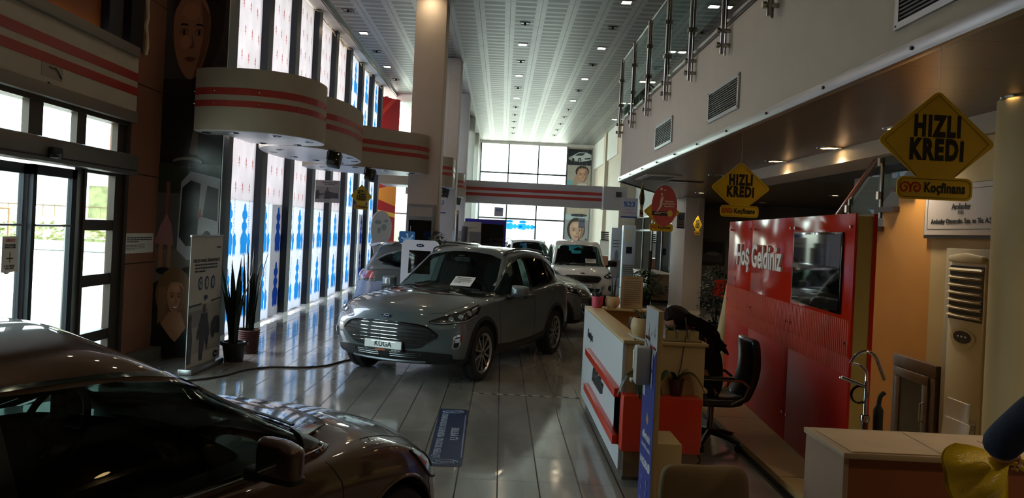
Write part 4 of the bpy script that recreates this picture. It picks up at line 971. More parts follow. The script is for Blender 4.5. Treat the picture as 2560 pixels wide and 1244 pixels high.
def board(y0, y1, z0, z1, kind, label, seed, m=None):
    """board standing in one bay; origin at its lower front corner"""
    W, Hh = y1-y0, z1-z0; rr = random.Random(seed)
    t = thing('insulation_board', label, 'board', (-4.345, y0, z0), 0, 'white insulation boards closing the window wall')
    bm_ = {'blue': 'board_white', 'deep': 'board_grey', 'pink': 'board_pink'}[kind]
    n = 10; ed = [(W*i/n, (rr.uniform(-.012, .02) if 0 < i < n and z0 < .2 else 0)) for i in range(n+1)]
    MB().prism(ed+[(W, Hh), (0, Hh)], 'x', -.03, 0).build('panel', MATS[bm_], t)
    P = []; T = []
    if kind in ('blue', 'deep'):
        for r in range(max(1, int(round(Hh/1.08)))):
            cz = .60+1.06*r
            for cx in ([.34, 1.06] if W > 1.2 else [.40]):
                if cx < W-.1 and cz < Hh: P += [[(min(W, max(0, cx+x)), min(Hh, cz+z)) for x, z in p] for p in logo_big()]; T.append((cx+.20, cz+.22))
        films('print', P, MATS['print_blue' if kind == 'blue' else 'print_deep'], t, .002)
        for a, z in T:
            if a+.08 < W: text('print_text', 'BOARDMAX', .105, (.008, a, z), (RX, -RX, RX), MATS['print_navy'], t, bold=0, extr=0)
    else:
        for r in range(int(Hh/.42)):
            for q in range(int(W/.34)):
                cx, cz = .2+.34*q+(.12 if r % 2 else 0), .2+.42*r
                if cx < W-.08 and cz < Hh-.1:
                    for p in (ell(0, .05, .03, .035, 8), rect(-.01, -.07, .012, .11), rect(-.04, -.02, .04, 0), rect(.02, -.09, .03, .04)): P.append([(cx+x, cz+z) for x, z in p])
        films('print', P, MATS['print_pink'], t, .002)
    return t
ords = ['first', 'second', 'third', 'fourth', 'fifth', 'sixth', 'seventh', 'eighth']
for i in range(8):
    a, b_ = mull_y[i]+.02, mull_y[i+1]-.26; o_ = ords[i]
    if i in (1, 6):
        s_ = a+.86
        board(a, s_-.002, .06, 2.2, 'blue', f'lower white blue-print board, nearer half of the {o_} window bay from the poster', i)
        board(s_, b_, .06, 2.2, 'deep', f'greyish board with darker blue print, {o_} window bay from the poster column', i+20)
    else: board(a, b_, .06, 2.2, 'blue', f'lower board with blue hexagon print, {o_} window bay from the poster column', i)
    k2 = 'pink' if i < 5 else 'blue'; w2 = 'small pink print' if i < 5 else 'blue hexagon print'
    board(a, b_, 2.205, 4.35, k2, f'middle board with {w2}, {o_} window bay from the poster column', i+40)
    board(a, b_, 4.355, 6.55, k2, f'topmost board with {w2}, {o_} window bay from the poster column', i+60)
# torn foam along the top of the boards
rr = random.Random(3); fo = MB()
for k in range(70):
    y = rr.uniform(17, 26.3); p = Vector((-4.30, y, 6.53)); fo.tube([tuple(p), tuple(p+Vector((rr.uniform(.02, .12), rr.uniform(-.15, .15), rr.uniform(-.14, .0))))], [.02, .006], 5)
tag(fo.build('torn_sealing_foam', mat('foam', 'cfc0a0', .9)), 'ragged cream sealing foam along the top of the window wall', 'foam', kind='stuff')

# ------------------------------------------------------------------ curved striped canopies along the window wall
def canopy(name, outline, label, lamps, z0=3.0, z1=3.8, st=((3.46, 3.55), (3.31, 3.39)), closed_front=None):
    n = len(outline); cx = sum(p[0] for p in outline)/n; cy = sum(p[1] for p in outline)/n
    t = thing(name, label, 'canopy', (cx, cy, z0), 0, 'curved striped canopies'); O = [(x-cx, y-cy) for x, y in outline]
    MB().prism(O, 'z', .012, z1-z0).build('fascia', MATS['fascia_beige'], t, smooth=50)
    MB().prism([(x*.985, y*.985) for x, y in O], 'z', 0, .012).build('underside', mat('canopy_white', 'cfd3d6', .35), t)
    for a, b in st:
        mb = MB(); k = closed_front or n
        for (x0, y0), (x1, y1) in [(O[i], O[(i+1) % n]) for i in range(n)][:k]:
            d = Vector((y1-y0, x0-x1)); 
            if d.length < 1e-6: continue
            mb.add([(x0*1.004, y0*1.004, a-z0), (x1*1.004, y1*1.004, a-z0), (x1*1.004, y1*1.004, b-z0), (x0*1.004, y0*1.004, b-z0)], [(0, 1, 2, 3)])
        o = mb.build('stripe', MATS['stripe_red'], t, smooth=40)
        sk = MB()
        for i in range(0, k, max(1, k//7)): sk.ball((O[i][0]*1.005, O[i][1]*1.005, (a+b)/2-z0), .012, 6, 4)
        sk.build('screw', MATS['steel_satin'], o)
    for x, y in lamps: MB().lathe([(.001, -.002), (.045, -.004), (.06, -.008), (.065, 0)], (x-cx, y-cy, 0), 14).build('downlight', MATS['gloss_black'], t, smooth=True)
    return t
def sup(cx, cy, rx, ry, n=40, e=2.4): return [(cx+rx*math.copysign(abs(math.cos(t))**(2/e), math.cos(t)), cy+ry*math.copysign(abs(math.sin(t))**(2/e), math.sin(t))) for t in [2*math.pi*i/n for i in range(n)]]
canopy('canopy', spl([(-4.02, 10.02), (-3.85, 9.92), (-3.55, 9.85), (-3.15, 9.88), (-2.80, 10.08), (-2.60, 10.42), (-2.54, 10.85), (-2.62, 11.18), (-2.9, 11.32), (-3.4, 11.34), (-3.7, 11.3)], 4)+[(-3.72, 10.37), (-4.02, 10.37)], 'curved beige canopy with two red stripes beside the tall poster column', [(-3.9, 10.15), (-3.5, 10.02), (-3.0, 10.2), (-2.72, 10.75), (-3.0, 11.2), (-3.5, 11.2)])
canopy('canopy', sup(-3.2, 13.0, .73, 1.63, 48, 2.2), 'curved beige canopy with two red stripes, middle one of the wavy row', [(-3.75, 12.6), (-3.6, 13.3), (-3.35, 13.8), (-2.65, 12.3), (-2.6, 13.0), (-2.65, 13.7), (-3.0, 14.2), (-3.5, 12.1)])
c3 = [(-1.60, 16.19), (-1.66, 16.02), (-1.80, 15.78), (-2.05, 15.6), (-2.35, 15.32), (-2.62, 15.02), (-2.95, 14.78), (-3.3, 14.75), (-3.65, 14.95), (-3.95, 15.3), (-4.06, 15.7), (-3.98, 16.2), (-3.6, 16.65), (-3.05, 16.95), (-2.5, 16.95), (-2.03, 16.9), (-2.03, 16.19)]
c3 = spl(c3[:16], 4)+[(-2.03, 16.19)]
canopy('canopy', c3, 'curved beige canopy with two red stripes meeting the nearest hall pillar', [(-1.9, 15.95), (-2.4, 15.6), (-2.9, 15.1), (-3.6, 15.4), (-3.7, 16.2), (-3.0, 16.7)])
for y, lb in ((21.05, 'rounded end of a striped canopy at the second hall pillar'), (26.7, 'rounded end of a striped canopy at the third hall pillar')):
    canopy('canopy', [(-3.3, y-.5), (-1.75, y-.5)]+[(-1.75+.37*math.sin(math.radians(a)), y-.12-.38*math.cos(math.radians(a))) for a in range(10, 91, 10)]+[(-1.38, y+.75), (-2.03, y+.75), (-3.3, y+.75)], lb, [(-1.7, y-.1), (-2.4, y-.1)])

# ------------------------------------------------------------------ reddish wall, door front and the tall poster column
m, nt, b, tc, (X, Y, Z) = nodemat('copper_wall', .28, .25, .2, .5)
j = ((Z-.15)*(1/1.12)).fract().lt(.012)
nt.links.new(ncol(nt, j, ncol(nt, nnoise(nt, tc, 1.3, 4), '96644e', 'b0785f'), '3a221b'), b.inputs['Base Color'])
S_(box('wall_left', -4.78, -4.6, 9.42, 10.5, 0, 6.6, m)); S_(box('wall_left', -4.78, -3.77, 10.42, 10.6, 0, 6.7, m))
S_(box('wall_left', -4.78, -4.6, -3, 5.2, 0, 6.6, m))
S_(box('trim_5', -3.79, -3.765, 10.40, 10.62, 0, 6.6, MATS['dark_mullion']))
S_(box('baseboard_2', -4.60, -4.45, 9.2, 10.4, 0, .16, mat('plinth_grey', '6a625a', .5)))
# door front: fascia with stripes over the entrance
t = thing('entrance_fascia', 'white boxed fascia with two red stripes above the entrance doors', 'fascia', (-4.5, 6.3, 3.06))
MB().box(-.095, 0, -3.3, 3.16, 0, .84).build('fascia_panel', mat('fascia_white', 'b1a793', .6, noise=.04, nscale=3), t)
MB().box(-.055, .05, -3.3, 3.1, .72, .835).build('top_trim', mat('trim_grey', '7c7267', .5), t, bevel=.01); MB().box(-.055, .02, -3.3, 3.17, -.06, .07).build('bottom_trim', MATS['trim_grey'], t, bevel=.01)
for a, b_ in ((.435, .535), (.265, .36)): MB().box(0, .006, -3.3, 3.155, a, b_).build('stripe', MATS['stripe_red'], t)
tp = MB().box(0, .004, 1.2, 1.56, .13, .27).build('patch', mat('tape_patch', '94897a', .35), t)
MB().tube([(.008, 1.32, .235), (.014, 1.36, .225), (.02, 1.40, .235), (.016, 1.45, .215), (.012, 1.53, .155)], .006, 6).build('loose_wire', MATS['black_plastic'], t)
MB().ball((.006, 1.32, .075), .012).ball((.006, 1.36, .07), .008).build('hole', MATS['black_plastic'], t)
# orange boarded window above
S_(box('wall_left', -4.76, -4.66, -3, 9.35, 3.9, 6.6, mat('orange_board', '8a4a16', .6, noise=.06, nscale=2)))
for y in (1.6, 4.2, 6.6, 9.0): S_(box('window_mullion', -4.66, -4.56, y-.16, y+.14, 3.9, 6.6, MATS['dark_mullion']))
S_(box('window_mullion', -4.66, -4.56, 9.35, 9.68, 3.9, 6.6, MATS['dark_mullion']))
rr = random.Random(5); sf = MB(); sf.tube([(-4.545+rr.uniform(-.012, .012), 9.72+rr.uniform(-.02, .02), 3.88+.12*k) for k in range(23)], [rr.uniform(.018, .035) for _ in range(23)], 7)
tag(sf.build('sealing_foam_bead', MATS['foam'], smooth=True), 'bead of pale sealing foam running up beside the dark window post', 'foam')
# door frame
fr = MB()
fr.box(-4.72, -4.56, 4.9, 9.42, 2.95, 3.06)
for a, b_ in ((4.9, 5.0), (6.05, 6.2), (7.48, 7.71), (8.33, 8.51), (9.21, 9.42)): fr.box(-4.655, -4.585, a, b_, 2.6, 2.96)
for a, b_ in ((5.2, 5.3), (8.52, 8.57), (9.19, 9.42)): fr.box(-4.66, -4.58, a, b_, 0, 2.6)
for a, b_ in ((1.69, 1.81), (1.06, 1.19), (.42, .54), (0, .1), (2.33, 2.4)): fr.box(-4.66, -4.59, 8.56, 9.2, a, b_)
S_(fr.build('door_frame', MATS['frame_brown'])); S_(box('door_jamb', -4.69, -4.60, 8.36, 8.53, 0, 2.4, MATS['alu'], bevel=.01)); S_(box('trim_6', -4.59, -4.55, 9.38, 9.46, 0, 3.0, MATS['frame_brown']))
S_(box('transom_window', -4.645, -4.64, 5.0, 9.25, 2.6, 2.96, MATS['clear_glass'])); S_(box('side_window', -4.645, -4.64, 8.56, 9.2, .05, 2.36, MATS['clear_glass']))
t = thing('door_header', 'long grey automatic door operator box over the sliding doors', 'door operator', (-4.5, 6.9, 2.48))
MB().box(-.1, .09, -2.0, 2.5, -.12, .12).build('housing', mat('header_grey', '756e65', .4, .5), t, bevel=.025); MB().box(.088, .094, -2.0, 2.45, -.075, -.06).build('groove', MATS['rubber_trim'], t)
t = thing('motion_sensor', 'small black motion sensor on the door operator box', 'sensor', (-4.40, 7.6, 2.46)); MB().box(-.01, .05, -.09, .09, -.06, .05).build('sensor_body', MATS['black_plastic'], t, bevel=.02); MB().box(.045, .056, -.05, .05, -.05, -.01).build('sensor_lens', MATS['gloss_black'], t, bevel=.004)
for nm, y0, y1, x, lb in (('sliding_door', 5.35, 7.66, -4.685, 'glass sliding door leaf with a paper notice, at the left edge'), ('sliding_door', 7.62, 8.40, -4.62, 'narrow glass sliding door leaf next to the side window')):
    t = thing(nm, lb, 'door', (x, y0, 0)); L = y1-y0
    MB().box(-.025, .025, 0, .06, .04, 2.34).box(-.025, .025, L-.09, L, .04, 2.34).box(-.025, .025, 0, L, 2.24, 2.34).box(-.025, .025, 0, L, .04, .16).build('door_frame', MATS['dark_mullion'], t)
    MB().box(-.004, .004, .06, L-.09, .16, 2.24).build('pane', MATS['clear_glass'], t)
    MB().tube([(.025, .06, 1.74), (.045, L*.5, 1.74), (.025, L-.09, 1.74)], .012, 8).build('push_bar', MATS['alu'], t)
t = thing('door_notice', 'white paper notice with red heading stuck on the sliding glass door', 'notice', (-4.655, 7.40, 1.46)); MB().box(0, .002, -.12, .12, -.17, .17).build('sheet', MATS['paper'], t)
text('heading', 'DİKKAT!', .035, (.0025, 0, .13), (RX, 0, RX), mat('ink_red', 'b02a2a', .6), t, bold=.001); text('notice_text', 'KAPI KAPALIDIR\nSENSÖR ÇALIŞIR', .022, (.0025, 0, .075), (RX, 0, RX), MATS['ink'], t, bold=.0008)
MB().box(.002, .003, -.005, .005, -.08, .02).box(.002, .003, -.05, .05, -.045, -.035).build('arrow', MATS['ink'], t); text('notice_text', 'EL İLE İTMEYİN\nYANA ÇEKİN', .022, (.0025, 0, -.125), (RX, 0, RX), MATS['ink'], t, bold=.0008)
t = thing('wall_notice', 'white landscape notice with small print on the reddish wall by the door', 'notice', (-4.597, 9.9, 1.53)); MB().box(0, .003, -.40, .40, -.125, .125).build('sheet', MATS['paper'], t)
disp_text('notice_text', para(3, .8, .5, .1, .95, .45)+para(4, .42, .12, .08, .7, .35, 4), MATS['ink'], t, (.0035, 0, 0), (RX, 0, RX), .8, .25)
# tall poster
W2, H2 = .425, 3.2
t = thing('tall_poster', 'tall dark poster of a smiling child, an open van and a woman on the column', 'poster', (-4.195, 10.40, 0))
MB().box(-W2, W2, -.006, .012, .02, 6.4).build('poster_sheet', mat('poster_dark', '1d1c1f', .25), t)
A = [(rect(-.42, 3.72, .42, 6.4), '2a2829'), (ell(.02, 4.75, .36, 1.05), '201a19')]
A += [(p, c) for p, c in face_art(-.06, 4.28, .56, '6b4a3a', '17120f', '4a2c26', False, .62)]
A += [([(-.30, 4.6), (-.24, 5.3), (.1, 5.6), (.30, 5.2), (.28, 4.7), (.16, 4.95), (-.08, 5.05)], '17120f')]
A += [([(-.40, 2.55), (-.40, 3.70), (.42, 3.72), (.42, 2.55), (.1, 2.7), (-.2, 3.2)], '121216'), ([(-.02, 2.72), (.06, 3.3), (.10, 3.3), (.09, 2.72)], '4b4138'),
      (rect(-.425, 1.05, .42, 2.35), '3a3a3b'), (rect(-.425, 2.2, .42, 2.6), '22271f'), (rect(-.425, 1.0, .42, 1.45), '4a443e'),
      (ell(-.03, 2.62, .20, .07), '58554f'), (ell(-.03, 2.60, .20, .045), '15151a'), (rect(-.01, 2.3, .0, 2.6), '58554f')]
A += [([(-.12, 1.45), (-.10, 2.35), (.02, 2.5), (.42, 2.42), (.42, 1.35), (.02, 1.32)], '6b6c70'), ([(-.10, 1.62), (-.08, 2.28), (.03, 2.38), (.16, 2.34), (.14, 1.52), (.0, 1.5)], '101114'),
      ([(.20, 1.9), (.25, 2.32), (.40, 2.28), (.40, 1.85)], '1c1f24'), (ell(.27, 1.5, .085, .22), '0e0e0f'), (ell(.275, 1.5, .05, .15), '85868a'), (ell(.275, 1.5, .015, .04), '0e0e0f'), ([(.14, 1.86), (.19, 1.9), (.18, 2.0), (.14, 1.98)], '5c1d1b'),
      ([(-.29, 2.35), (-.24, 2.35), (-.25, 1.75), (-.30, 1.75)], '5a3b34'), ([(-.42, 1.52), (-.16, 1.50), (-.20, 1.78), (-.27, 1.92), (-.35, 1.76)], '6a4a4c'), (rect(-.36, 1.2, -.30, 1.52), '6b4a3a'), (rect(-.24, 1.2, -.19, 1.52), '6b4a3a'), (ell(-.28, 1.16, .10, .05), '121216')]
A += [([(-.425, .02), (-.425, .98), (.0, 1.22), (.425, 1.3), (.425, .02)], '15130f'), (ell(-.12, .85, .25, .36), '4f3a26'), (rect(-.33, .38, -.22, .95), '5c4430'), (rect(-.02, .38, .10, .95), '4f3a26')]
A += face_art(-.10, .80, .22, '76543f', '17120f', '5a2c26', True, .72)
A += [([(-.18, .62), (-.02, .62), (.06, .40), (-.08, .22), (-.30, .42)], '76543f'), ([(-.42, .02), (-.40, .34), (-.30, .48), (-.16, .30), (-.10, .2), (-.02, .30), (.10, .5), (.20, .45), (.24, .02)], '0f0f12')]
art('print', A, t, (0, -.0065, 0), (RX, 0, 0), 1., .22, 1.55)
MB().box(-W2-.008, -W2, -.008, .012, .02, 6.4).box(W2, W2+.008, -.008, .012, .02, 6.4).build('edge_strip', MATS['alu'], t)
# roll-up banner, turned to the hall
t = thing('rollup_banner', 'white roll-up finance banner standing beside the dark poster column', 'banner', (-3.68, 9.78, 0), RX-.05)
MB().box(-.48, .48, -.09, .09, 0, .075).build('banner_base', MATS['alu'], t, bevel=.02); MB().box(-.46, .46, -.004, .004, .07, 1.66).build('banner_sheet', mat('banner_white', 'b9b4a8', .5), t)
MB().cyl((-.47, 0, 1.665), (.47, 0, 1.665), .014).build('top_rail', MATS['alu'], t); MB().cyl((0, .02, .05), (0, .03, 1.66), .01).build('support_pole', MATS['alu'], t)
text('banner_text', 'HER ŞEY DAHİL FİNANS PAKETİ', .052, (0, -.006, 1.36), (RX, 0, 0), MATS['ink'], t, bold=.0012); disp_text('banner_text', para(3, 1, 0, .12, .88, .5), MATS['ink'], t, (0, -.005, 1.26), (RX, 0, 0), .86, .12)
text('banner_logo', 'OPSİYON', .03, (.34, -.006, 1.52), (RX, 0, 0), MATS['ink'], t)
art('print', [(rect(-.46, .22, .46, .82), '9c978c'), (rect(-.46, .55, .1, .75), '7f7c74'), ([(-.46, .80), (-.1, .815), (-.1, .835), (-.46, .825)], '3a3b40'), ([(.16, .83), (.46, .85), (.46, .87), (.16, .85)], '3a3b40'),
    (ell(-.16, 1.08, .062, .085), '1f2b52'), (ell(.02, 1.08, .062, .085), '23304a'), (ell(.2, 1.08, .062, .085), '1f2b52'), (ell(-.16, 1.08, .045, .06), '8f98a8'), (ell(.02, 1.08, .045, .06), 'a7a294'), (ell(.2, 1.08, .045, .06), '8f98a8'),
    (ell(0, .90, .055, .03), '23304a'), (ell(-.02, .76, .04, .06), '5b4335'), ([(-.10, .70), (.07, .70), (.12, .5), (.10, .22), (.02, .40), (-.04, .12), (-.12, .12), (-.13, .5)], '2a2b33'), ([(.10, .6), (.15, .45), (.10, .28), (.07, .30)], '2a2b33'), ([(-.13, .62), (-.22, .42), (-.18, .38), (-.10, .5)], '2a2b33'),
    (ell(-.41, .66, .04, .06), '4a372c'), ([(-.46, .6), (-.38, .6), (-.34, .4), (-.36, .12), (-.46, .12)], '42434b'), ([(.2, .42), (.2, .55), (.28, .63), (.42, .63), (.46, .5), (.46, .4)], '3b3d44'), (ell(.26, .42, .04, .06), '1b1b1e'), (ell(.36, .14, .07, .045), '23304a')], t, (0, -.0055, 0), (RX, 0, 0))
text('badge_letter', 'F', .06, (-.16, -.0135, 1.08), (RX, 0, 0), MATS['ink'], t, bold=.002); text('badge_script', 'Ford', .035, (.36, -.0165, .14), (RX, 0, 0), MATS['plate_white'], t)
# snake plants in pots beside the banner
def sword_plant(label, loc, seed, n, hmin, hmax, pot, potm, spread):
    t = thing('potted_snake_plant', label, 'plant', loc, 0); rr = random.Random(seed)
    pot(t, potm); 
    for k in range(n):
        a = rr.uniform(0, 6.28); h = rr.uniform(hmin, hmax); d = rr.uniform(.02, spread); w = rr.uniform(.022, .035); lean = rr.uniform(.02, .2)
        px, py = d*math.cos(a), d*math.sin(a); tw = rr.uniform(-.6, .6); mb = MB(); ca, sa = math.cos(a+1.57), math.sin(a+1.57)
        rows = 9; V = []
        for i in range(rows):
            s = i/(rows-1); ww = w*(.75+.6*s*(1-s)*2)*(1 if s < .7 else max(.03, (1-s)/.3)); r = lean*s*s; an = a+1.57+tw*s
            cx, cy, z = px+r*math.cos(a), py+r*math.sin(a), .24+h*s
            for q in (-1, 0, 1): V.append((cx+q*ww*math.cos(an)-(.008 if q == 0 else 0)*math.cos(a), cy+q*ww*math.sin(an)-(.008 if q == 0 else 0)*math.sin(a), z))
        F = [(i*3+q, i*3+q+1, (i+1)*3+q+1, (i+1)*3+q) for i in range(rows-1) for q in (0, 1)]
        lo = mb.add(V, F).build('leaf', mat('snake_leaf', '1c2a1a', .4, noise=.35, nscale=25), t, smooth=True, fixn=False)
    return t
def plain_pot(t, m, r0=.12, r1=.16, h=.26):
    p = MB().lathe([(.001, 0), (r0, 0), (r1, h), (r1+.02, h), (r1+.02, h-.04), (r1+.005, h-.04)], n=24); p.lathe([(r1+.02, h), (r1-.02, h), (r1-.03, h-.03)], n=24).build('pot', m, t, smooth=35)
    MB().cyl((0, 0, h-.05), (0, 0, h-.03), r1-.015, n=20).build('soil', mat('soil', '2a2018', .95, bump=.5, bscale=60), t)
def wicker_pot(t, m):
    p = MB()
    for k in range(11): p.lathe([(.13+.002*k, .03*k), (.145+.002*k, .03*k+.015), (.132+.002*k, .03*k+.03)], n=28)
    p.cyl((0, 0, 0), (0, 0, .01), .13).build('pot', m, t, smooth=35); MB().cyl((0, 0, .27), (0, 0, .29), .135, n=20).build('soil', MATS['soil'], t)
sword_plant('tall snake plant in a black plastic pot touching the roll-up banner', (-3.50, 10.42, 0), 3, 12, .7, 1.15, lambda t, m: plain_pot(t, m), mat('pot_black', '1b1c1e', .4), .09)
sword_plant('tall snake plant in a reddish wicker pot behind the black pot', (-3.55, 11.15, 0), 8, 11, .8, 1.35, wicker_pot, mat('wicker', '4c2a22', .7, noise=.3, nscale=30), .08)
# hall speakers under the canopies
for x, y, lb in ((-2.62, 11.75, 'black spot speaker hanging under the middle wavy canopy'), (-2.62, 14.95, 'black spot speaker hanging where the middle canopy meets the pillar canopy'), (-1.62, 21.0, 'black spot speaker under the canopy end at the second hall pillar'), (-1.60, 26.65, 'black spot speaker under the canopy end at the third hall pillar')):
    t = thing('spot_speaker', lb, 'speaker', (x, y, 3.003), 0, 'black spot speakers under the canopies')
    MB().box(-.06, .06, -.02, .02, -.012, 0).tube([(-.02, 0, -.01), (-.06, 0, -.03), (-.07, 0, -.14), (-.02, 0, -.17)], .012, 8).build('bracket', MATS['black_plastic'], t)
    M = Matrix.Translation((.05, -.02, -.15)) @ Matrix.Rotation(.15, 4, 'Y') @ Matrix.Rotation(-.25, 4, 'X')
    v, f = lattice(2, 2, 3, lambda i, j, k: tuple(M @ Vector(((i-1)*.095, (j-1)*.085, (k-1.5)*.075))))
    MB().add(v, f).build('speaker_body', MATS['black_plastic'], t, bevel=.018); MB().box(-.085, .085, -.10, -.088, -.10, .10, M).build('speaker_grille', MATS['gloss_black'], t, bevel=.008)
# ------------------------------------------------------------------ outer walls on the right and behind
S_(box('ceiling', 5.4, 10, -3, 25.9, 6.7, 7.0, MATS['ceiling_tiles'])); S_(box('wall_right', 9.9, 10.1, -3, 26, 0, 7.0, gw)); S_(box('wall_front', -4.9, 10, -3.2, -3, 0, 7.0, gw))
S_(box('wall_office', 5.45, 9.9, 22.6, 22.75, 0, 3.0, mat('office_grey', '57534f', .7, noise=.05))); S_(box('wall_office', 5.4, 9.9, 25.75, 25.9, 4.1, 7.0, gw))
S_(box('baseboard_3', 5.45, 9.9, 22.57, 22.6, 0, .25, mat('dark_skirting', '241f1c', .5)))
# glazed office front
fm = MB()
for y in (21.65, 23.2, 24.6, 26.4, 28.2, 30.0, 32.9): fm.box(5.40, 5.47, y-.035, y+.035, 0, 2.75)
for z in (0.04, 2.2, 2.72): fm.box(5.41, 5.46, 21.6, 33.0, z-.035, z+.035)
S_(fm.build('office_front_frame', MATS['alu'])); S_(box('office_window', 5.43, 5.44, 21.6, 33.0, 0, 2.75, glass_mat('office_glass', '9aa6a6')))
dh = MB().tube([(5.40, 22.5, .75), (5.33, 22.5, .78), (5.33, 22.5, 1.35), (5.40, 22.5, 1.38)], .016, 8); S_(dh.build('door_handle', MATS['steel_satin']))
S_(box('wall_office', 8.3, 8.4, 22.7, 33, 0, 3, mat('office_back', '6d6a66', .7)))
# ------------------------------------------------------------------ ceiling lamps, 2 m grid
def ceil_lamp(x, y, on, z=6.7):
    t = thing('ceiling_lamp', '', 'ceiling light', (x, y, z), 0, 'square recessed lamps in the metal ceiling')
    MB().box(-.12, .12, -.12, -.09, -.012, .0).box(-.12, .12, .09, .12, -.012, .0).box(-.12, -.09, -.09, .09, -.012, .0).box(.09, .12, -.09, .09, -.012, .0).build('lamp_frame', MATS['alu'] if on else MATS['frame_brown'], t)
    if on: MB().box(-.09, .09, -.09, .09, -.008, -.001).build('lamp_lens', mat('lamp_lit', 'fff0d0', .4, emit='ffe9c4', estr=24.), t)
    else: MB().box(-.09, .09, -.09, .09, -.005, -.001).ball((0, 0, -.02), .03, 8, 6).build('lamp_lens', mat('lamp_off', '33302c', .25, .6), t)
    return t
cols = [(-3.7, 'by the window wall'), (-1.7, 'over the left pillars'), (.3, 'over the parked cars'), (2.32, 'right of the middle of the hall'), (4.38, 'above the gallery railing')]
nth = ['', '', '', '', '', '', '', '']
for cx_, where in cols:
    for k in range(14):
        y = 12+2*k+(-.45 if cx_ == -3.7 else -.05)
        if cx_ in (-3.7,) and y > 27.5: continue
        if cx_ > 4 and y > 33: continue
        on = (k % 2 == 0) if cx_ in (.3, 2.32, 4.38) else (k % 2 == 1 if cx_ == -3.7 else k % 2 == 0)
        if cx_ == -3.7: on = k in (4, 6)
        if k > 9 and cx_ < 4: on = False
        o = ceil_lamp(cx_, y, on); o['label'] = f"{'lit' if on else 'unlit'} square ceiling lamp {where}, {['1st','2nd','3rd','4th','5th','6th','7th','8th','9th','10th','11th','12th','13th','14th'][k]} of its row"
for cx_ in (-1.7, .3, 2.32):  # rows continued out of view, added to light signs, car side and desk
    for k in range(7): ceil_lamp(cx_, -1.95+2*k, k % 2 == 1)['label'] = 'unseen square ceiling lamp, row continued over the entrance end of the hall'
# ------------------------------------------------------------------ gallery railing
py = [15.25-1.43*i for i in range(10)]
t = thing('glass_railing', 'steel and glass railing along the gallery edge', 'railing', (2.2, 15.25, 3.84))
for i, y in enumerate(py):
    yy = y-15.25; p = MB().cyl((-.02, yy-.03, 0), (-.02, yy-.03, 1.5), .021, n=12).cyl((.03, yy+.03, .0), (.03, yy+.03, 1.5), .012, n=10)
    for z in (.10, .25): p.cyl((-.02, yy, z), (.09, yy, z), .022, n=12).cyl((-.07, yy, z), (-.03, yy, z), .030, n=12)
    for z in (.62, 1.1): p.box(-.05, .06, yy-.05, yy+.05, z-.03, z+.03)
    p.ball((-.02, yy-.03, 1.5), .024, 8, 6); p.build('post', MATS['steel_satin'], t, smooth=35)
    if i < len(py)-1:
        MB().box(.0, .012, yy-1.37, yy-.06, .50, 1.46).build('glass_panel', glass_mat('rail_glass', 'c3d6cf'), t)
MB().tube([(.02, 0, 1.5), (.02, -12.9, 1.5)], .028, 12).build('handrail', MATS['steel_satin'], t, smooth=35)
MB().tube([(.06, .05, .36), (.06, -18, .36)], .035, 12).build('foot_rail', MATS['steel_satin'], t, smooth=35)
t2 = thing('glass_railing', 'short return of the glass railing at the far end of the gallery', 'railing', (2.3, 15.4, 4.16))
for i in range(4):
    x, y = 4.31/11.17*1.3*(i+1), 10.3/11.17*1.3*(i+1); MB().cyl((x, y, 0), (x, y, 1.2), .02, n=10).build('post', MATS['steel_satin'], t2, smooth=35)
MB().tube([(.0, .05, 1.18), (4.31*.5, 10.3*.5, 1.18)], .026, 10).build('handrail', MATS['steel_satin'], t2, smooth=35); MB().prism([(.0, .0), (4.31*.5, 10.3*.5), (4.31*.5+.01, 10.3*.5), (.01, 0)], 'z', .12, 1.1).build('glass_panel', MATS['rail_glass'], t2)
# ------------------------------------------------------------------ ventilation grilles on the gallery front
def grille(y0, y1, z0, z1, label, n=11):
    t = thing('air_grille', label, 'ventilation grille', (2.27, (y0+y1)/2, (z0+z1)/2), 0, 'dark louvred grilles in the gallery front'); w, h = (y1-y0)/2, (z1-z0)/2
    MB().box(-.02, .0, -w, w, h-.04, h).box(-.02, 0, -w, w, -h, -h+.04).box(-.02, 0, -w, -w+.045, -h+.04, h-.04).box(-.02, 0, w-.045, w, -h+.04, h-.04).build('grille_frame', MATS['alu'], t)
    MB().box(-.004, 0, -w+.04, w-.04, -h+.03, h-.03).build('grille_back', MATS['gloss_black'], t)
    s = MB()
    for k in range(n):
        z = -h+.06+(2*h-.12)*k/(n-1); s.box(-.016, -.005, -w+.045, w-.045, z-.004, z+.006)
    s.build('slat', mat('slat_dark', '4a4641', .4, .6), t)
    sc = MB()
    for a in (-w+.02, w-.02):
        for b in (-h+.02, h-.02): sc.cyl((-.024, a, b), (-.018, a, b), .007, n=8)
    sc.build('screw', MATS['black_plastic'], t)
grille(10.68, 11.86, 3.235, 3.60, 'dark louvred air grille in the gallery front, smallest and farthest'); grille(7.66, 8.81, 3.22, 3.575, 'dark louvred air grille in the middle of the gallery front'); grille(3.45, 4.60, 3.19, 3.55, 'dark louvred air grille in the gallery front nearest the viewer, cut by the frame')
t = thing('ceiling_cassette', 'white air cassette set in the gallery underside near its far corner', 'air vent', (2.72, 13.9, 3.0)); MB().box(-.3, .3, -.6, .6, -.025, 0).build('cassette_frame', wh, t, bevel=.01); MB().box(-.2, .2, -.45, .45, -.03, -.02).build('cassette_grille', MATS['slat_dark'], t)
t = thing('ceiling_cassette', 'long slot air vent in the gallery underside beside the white cassette', 'air vent', (3.25, 14.6, 3.0)); MB().box(-.25, .45, -.12, .12, -.018, 0).build('cassette_frame', MATS['frame_brown'], t); MB().box(-.22, .42, -.05, .05, -.022, -.016).build('cassette_grille', MATS['gloss_black'], t)
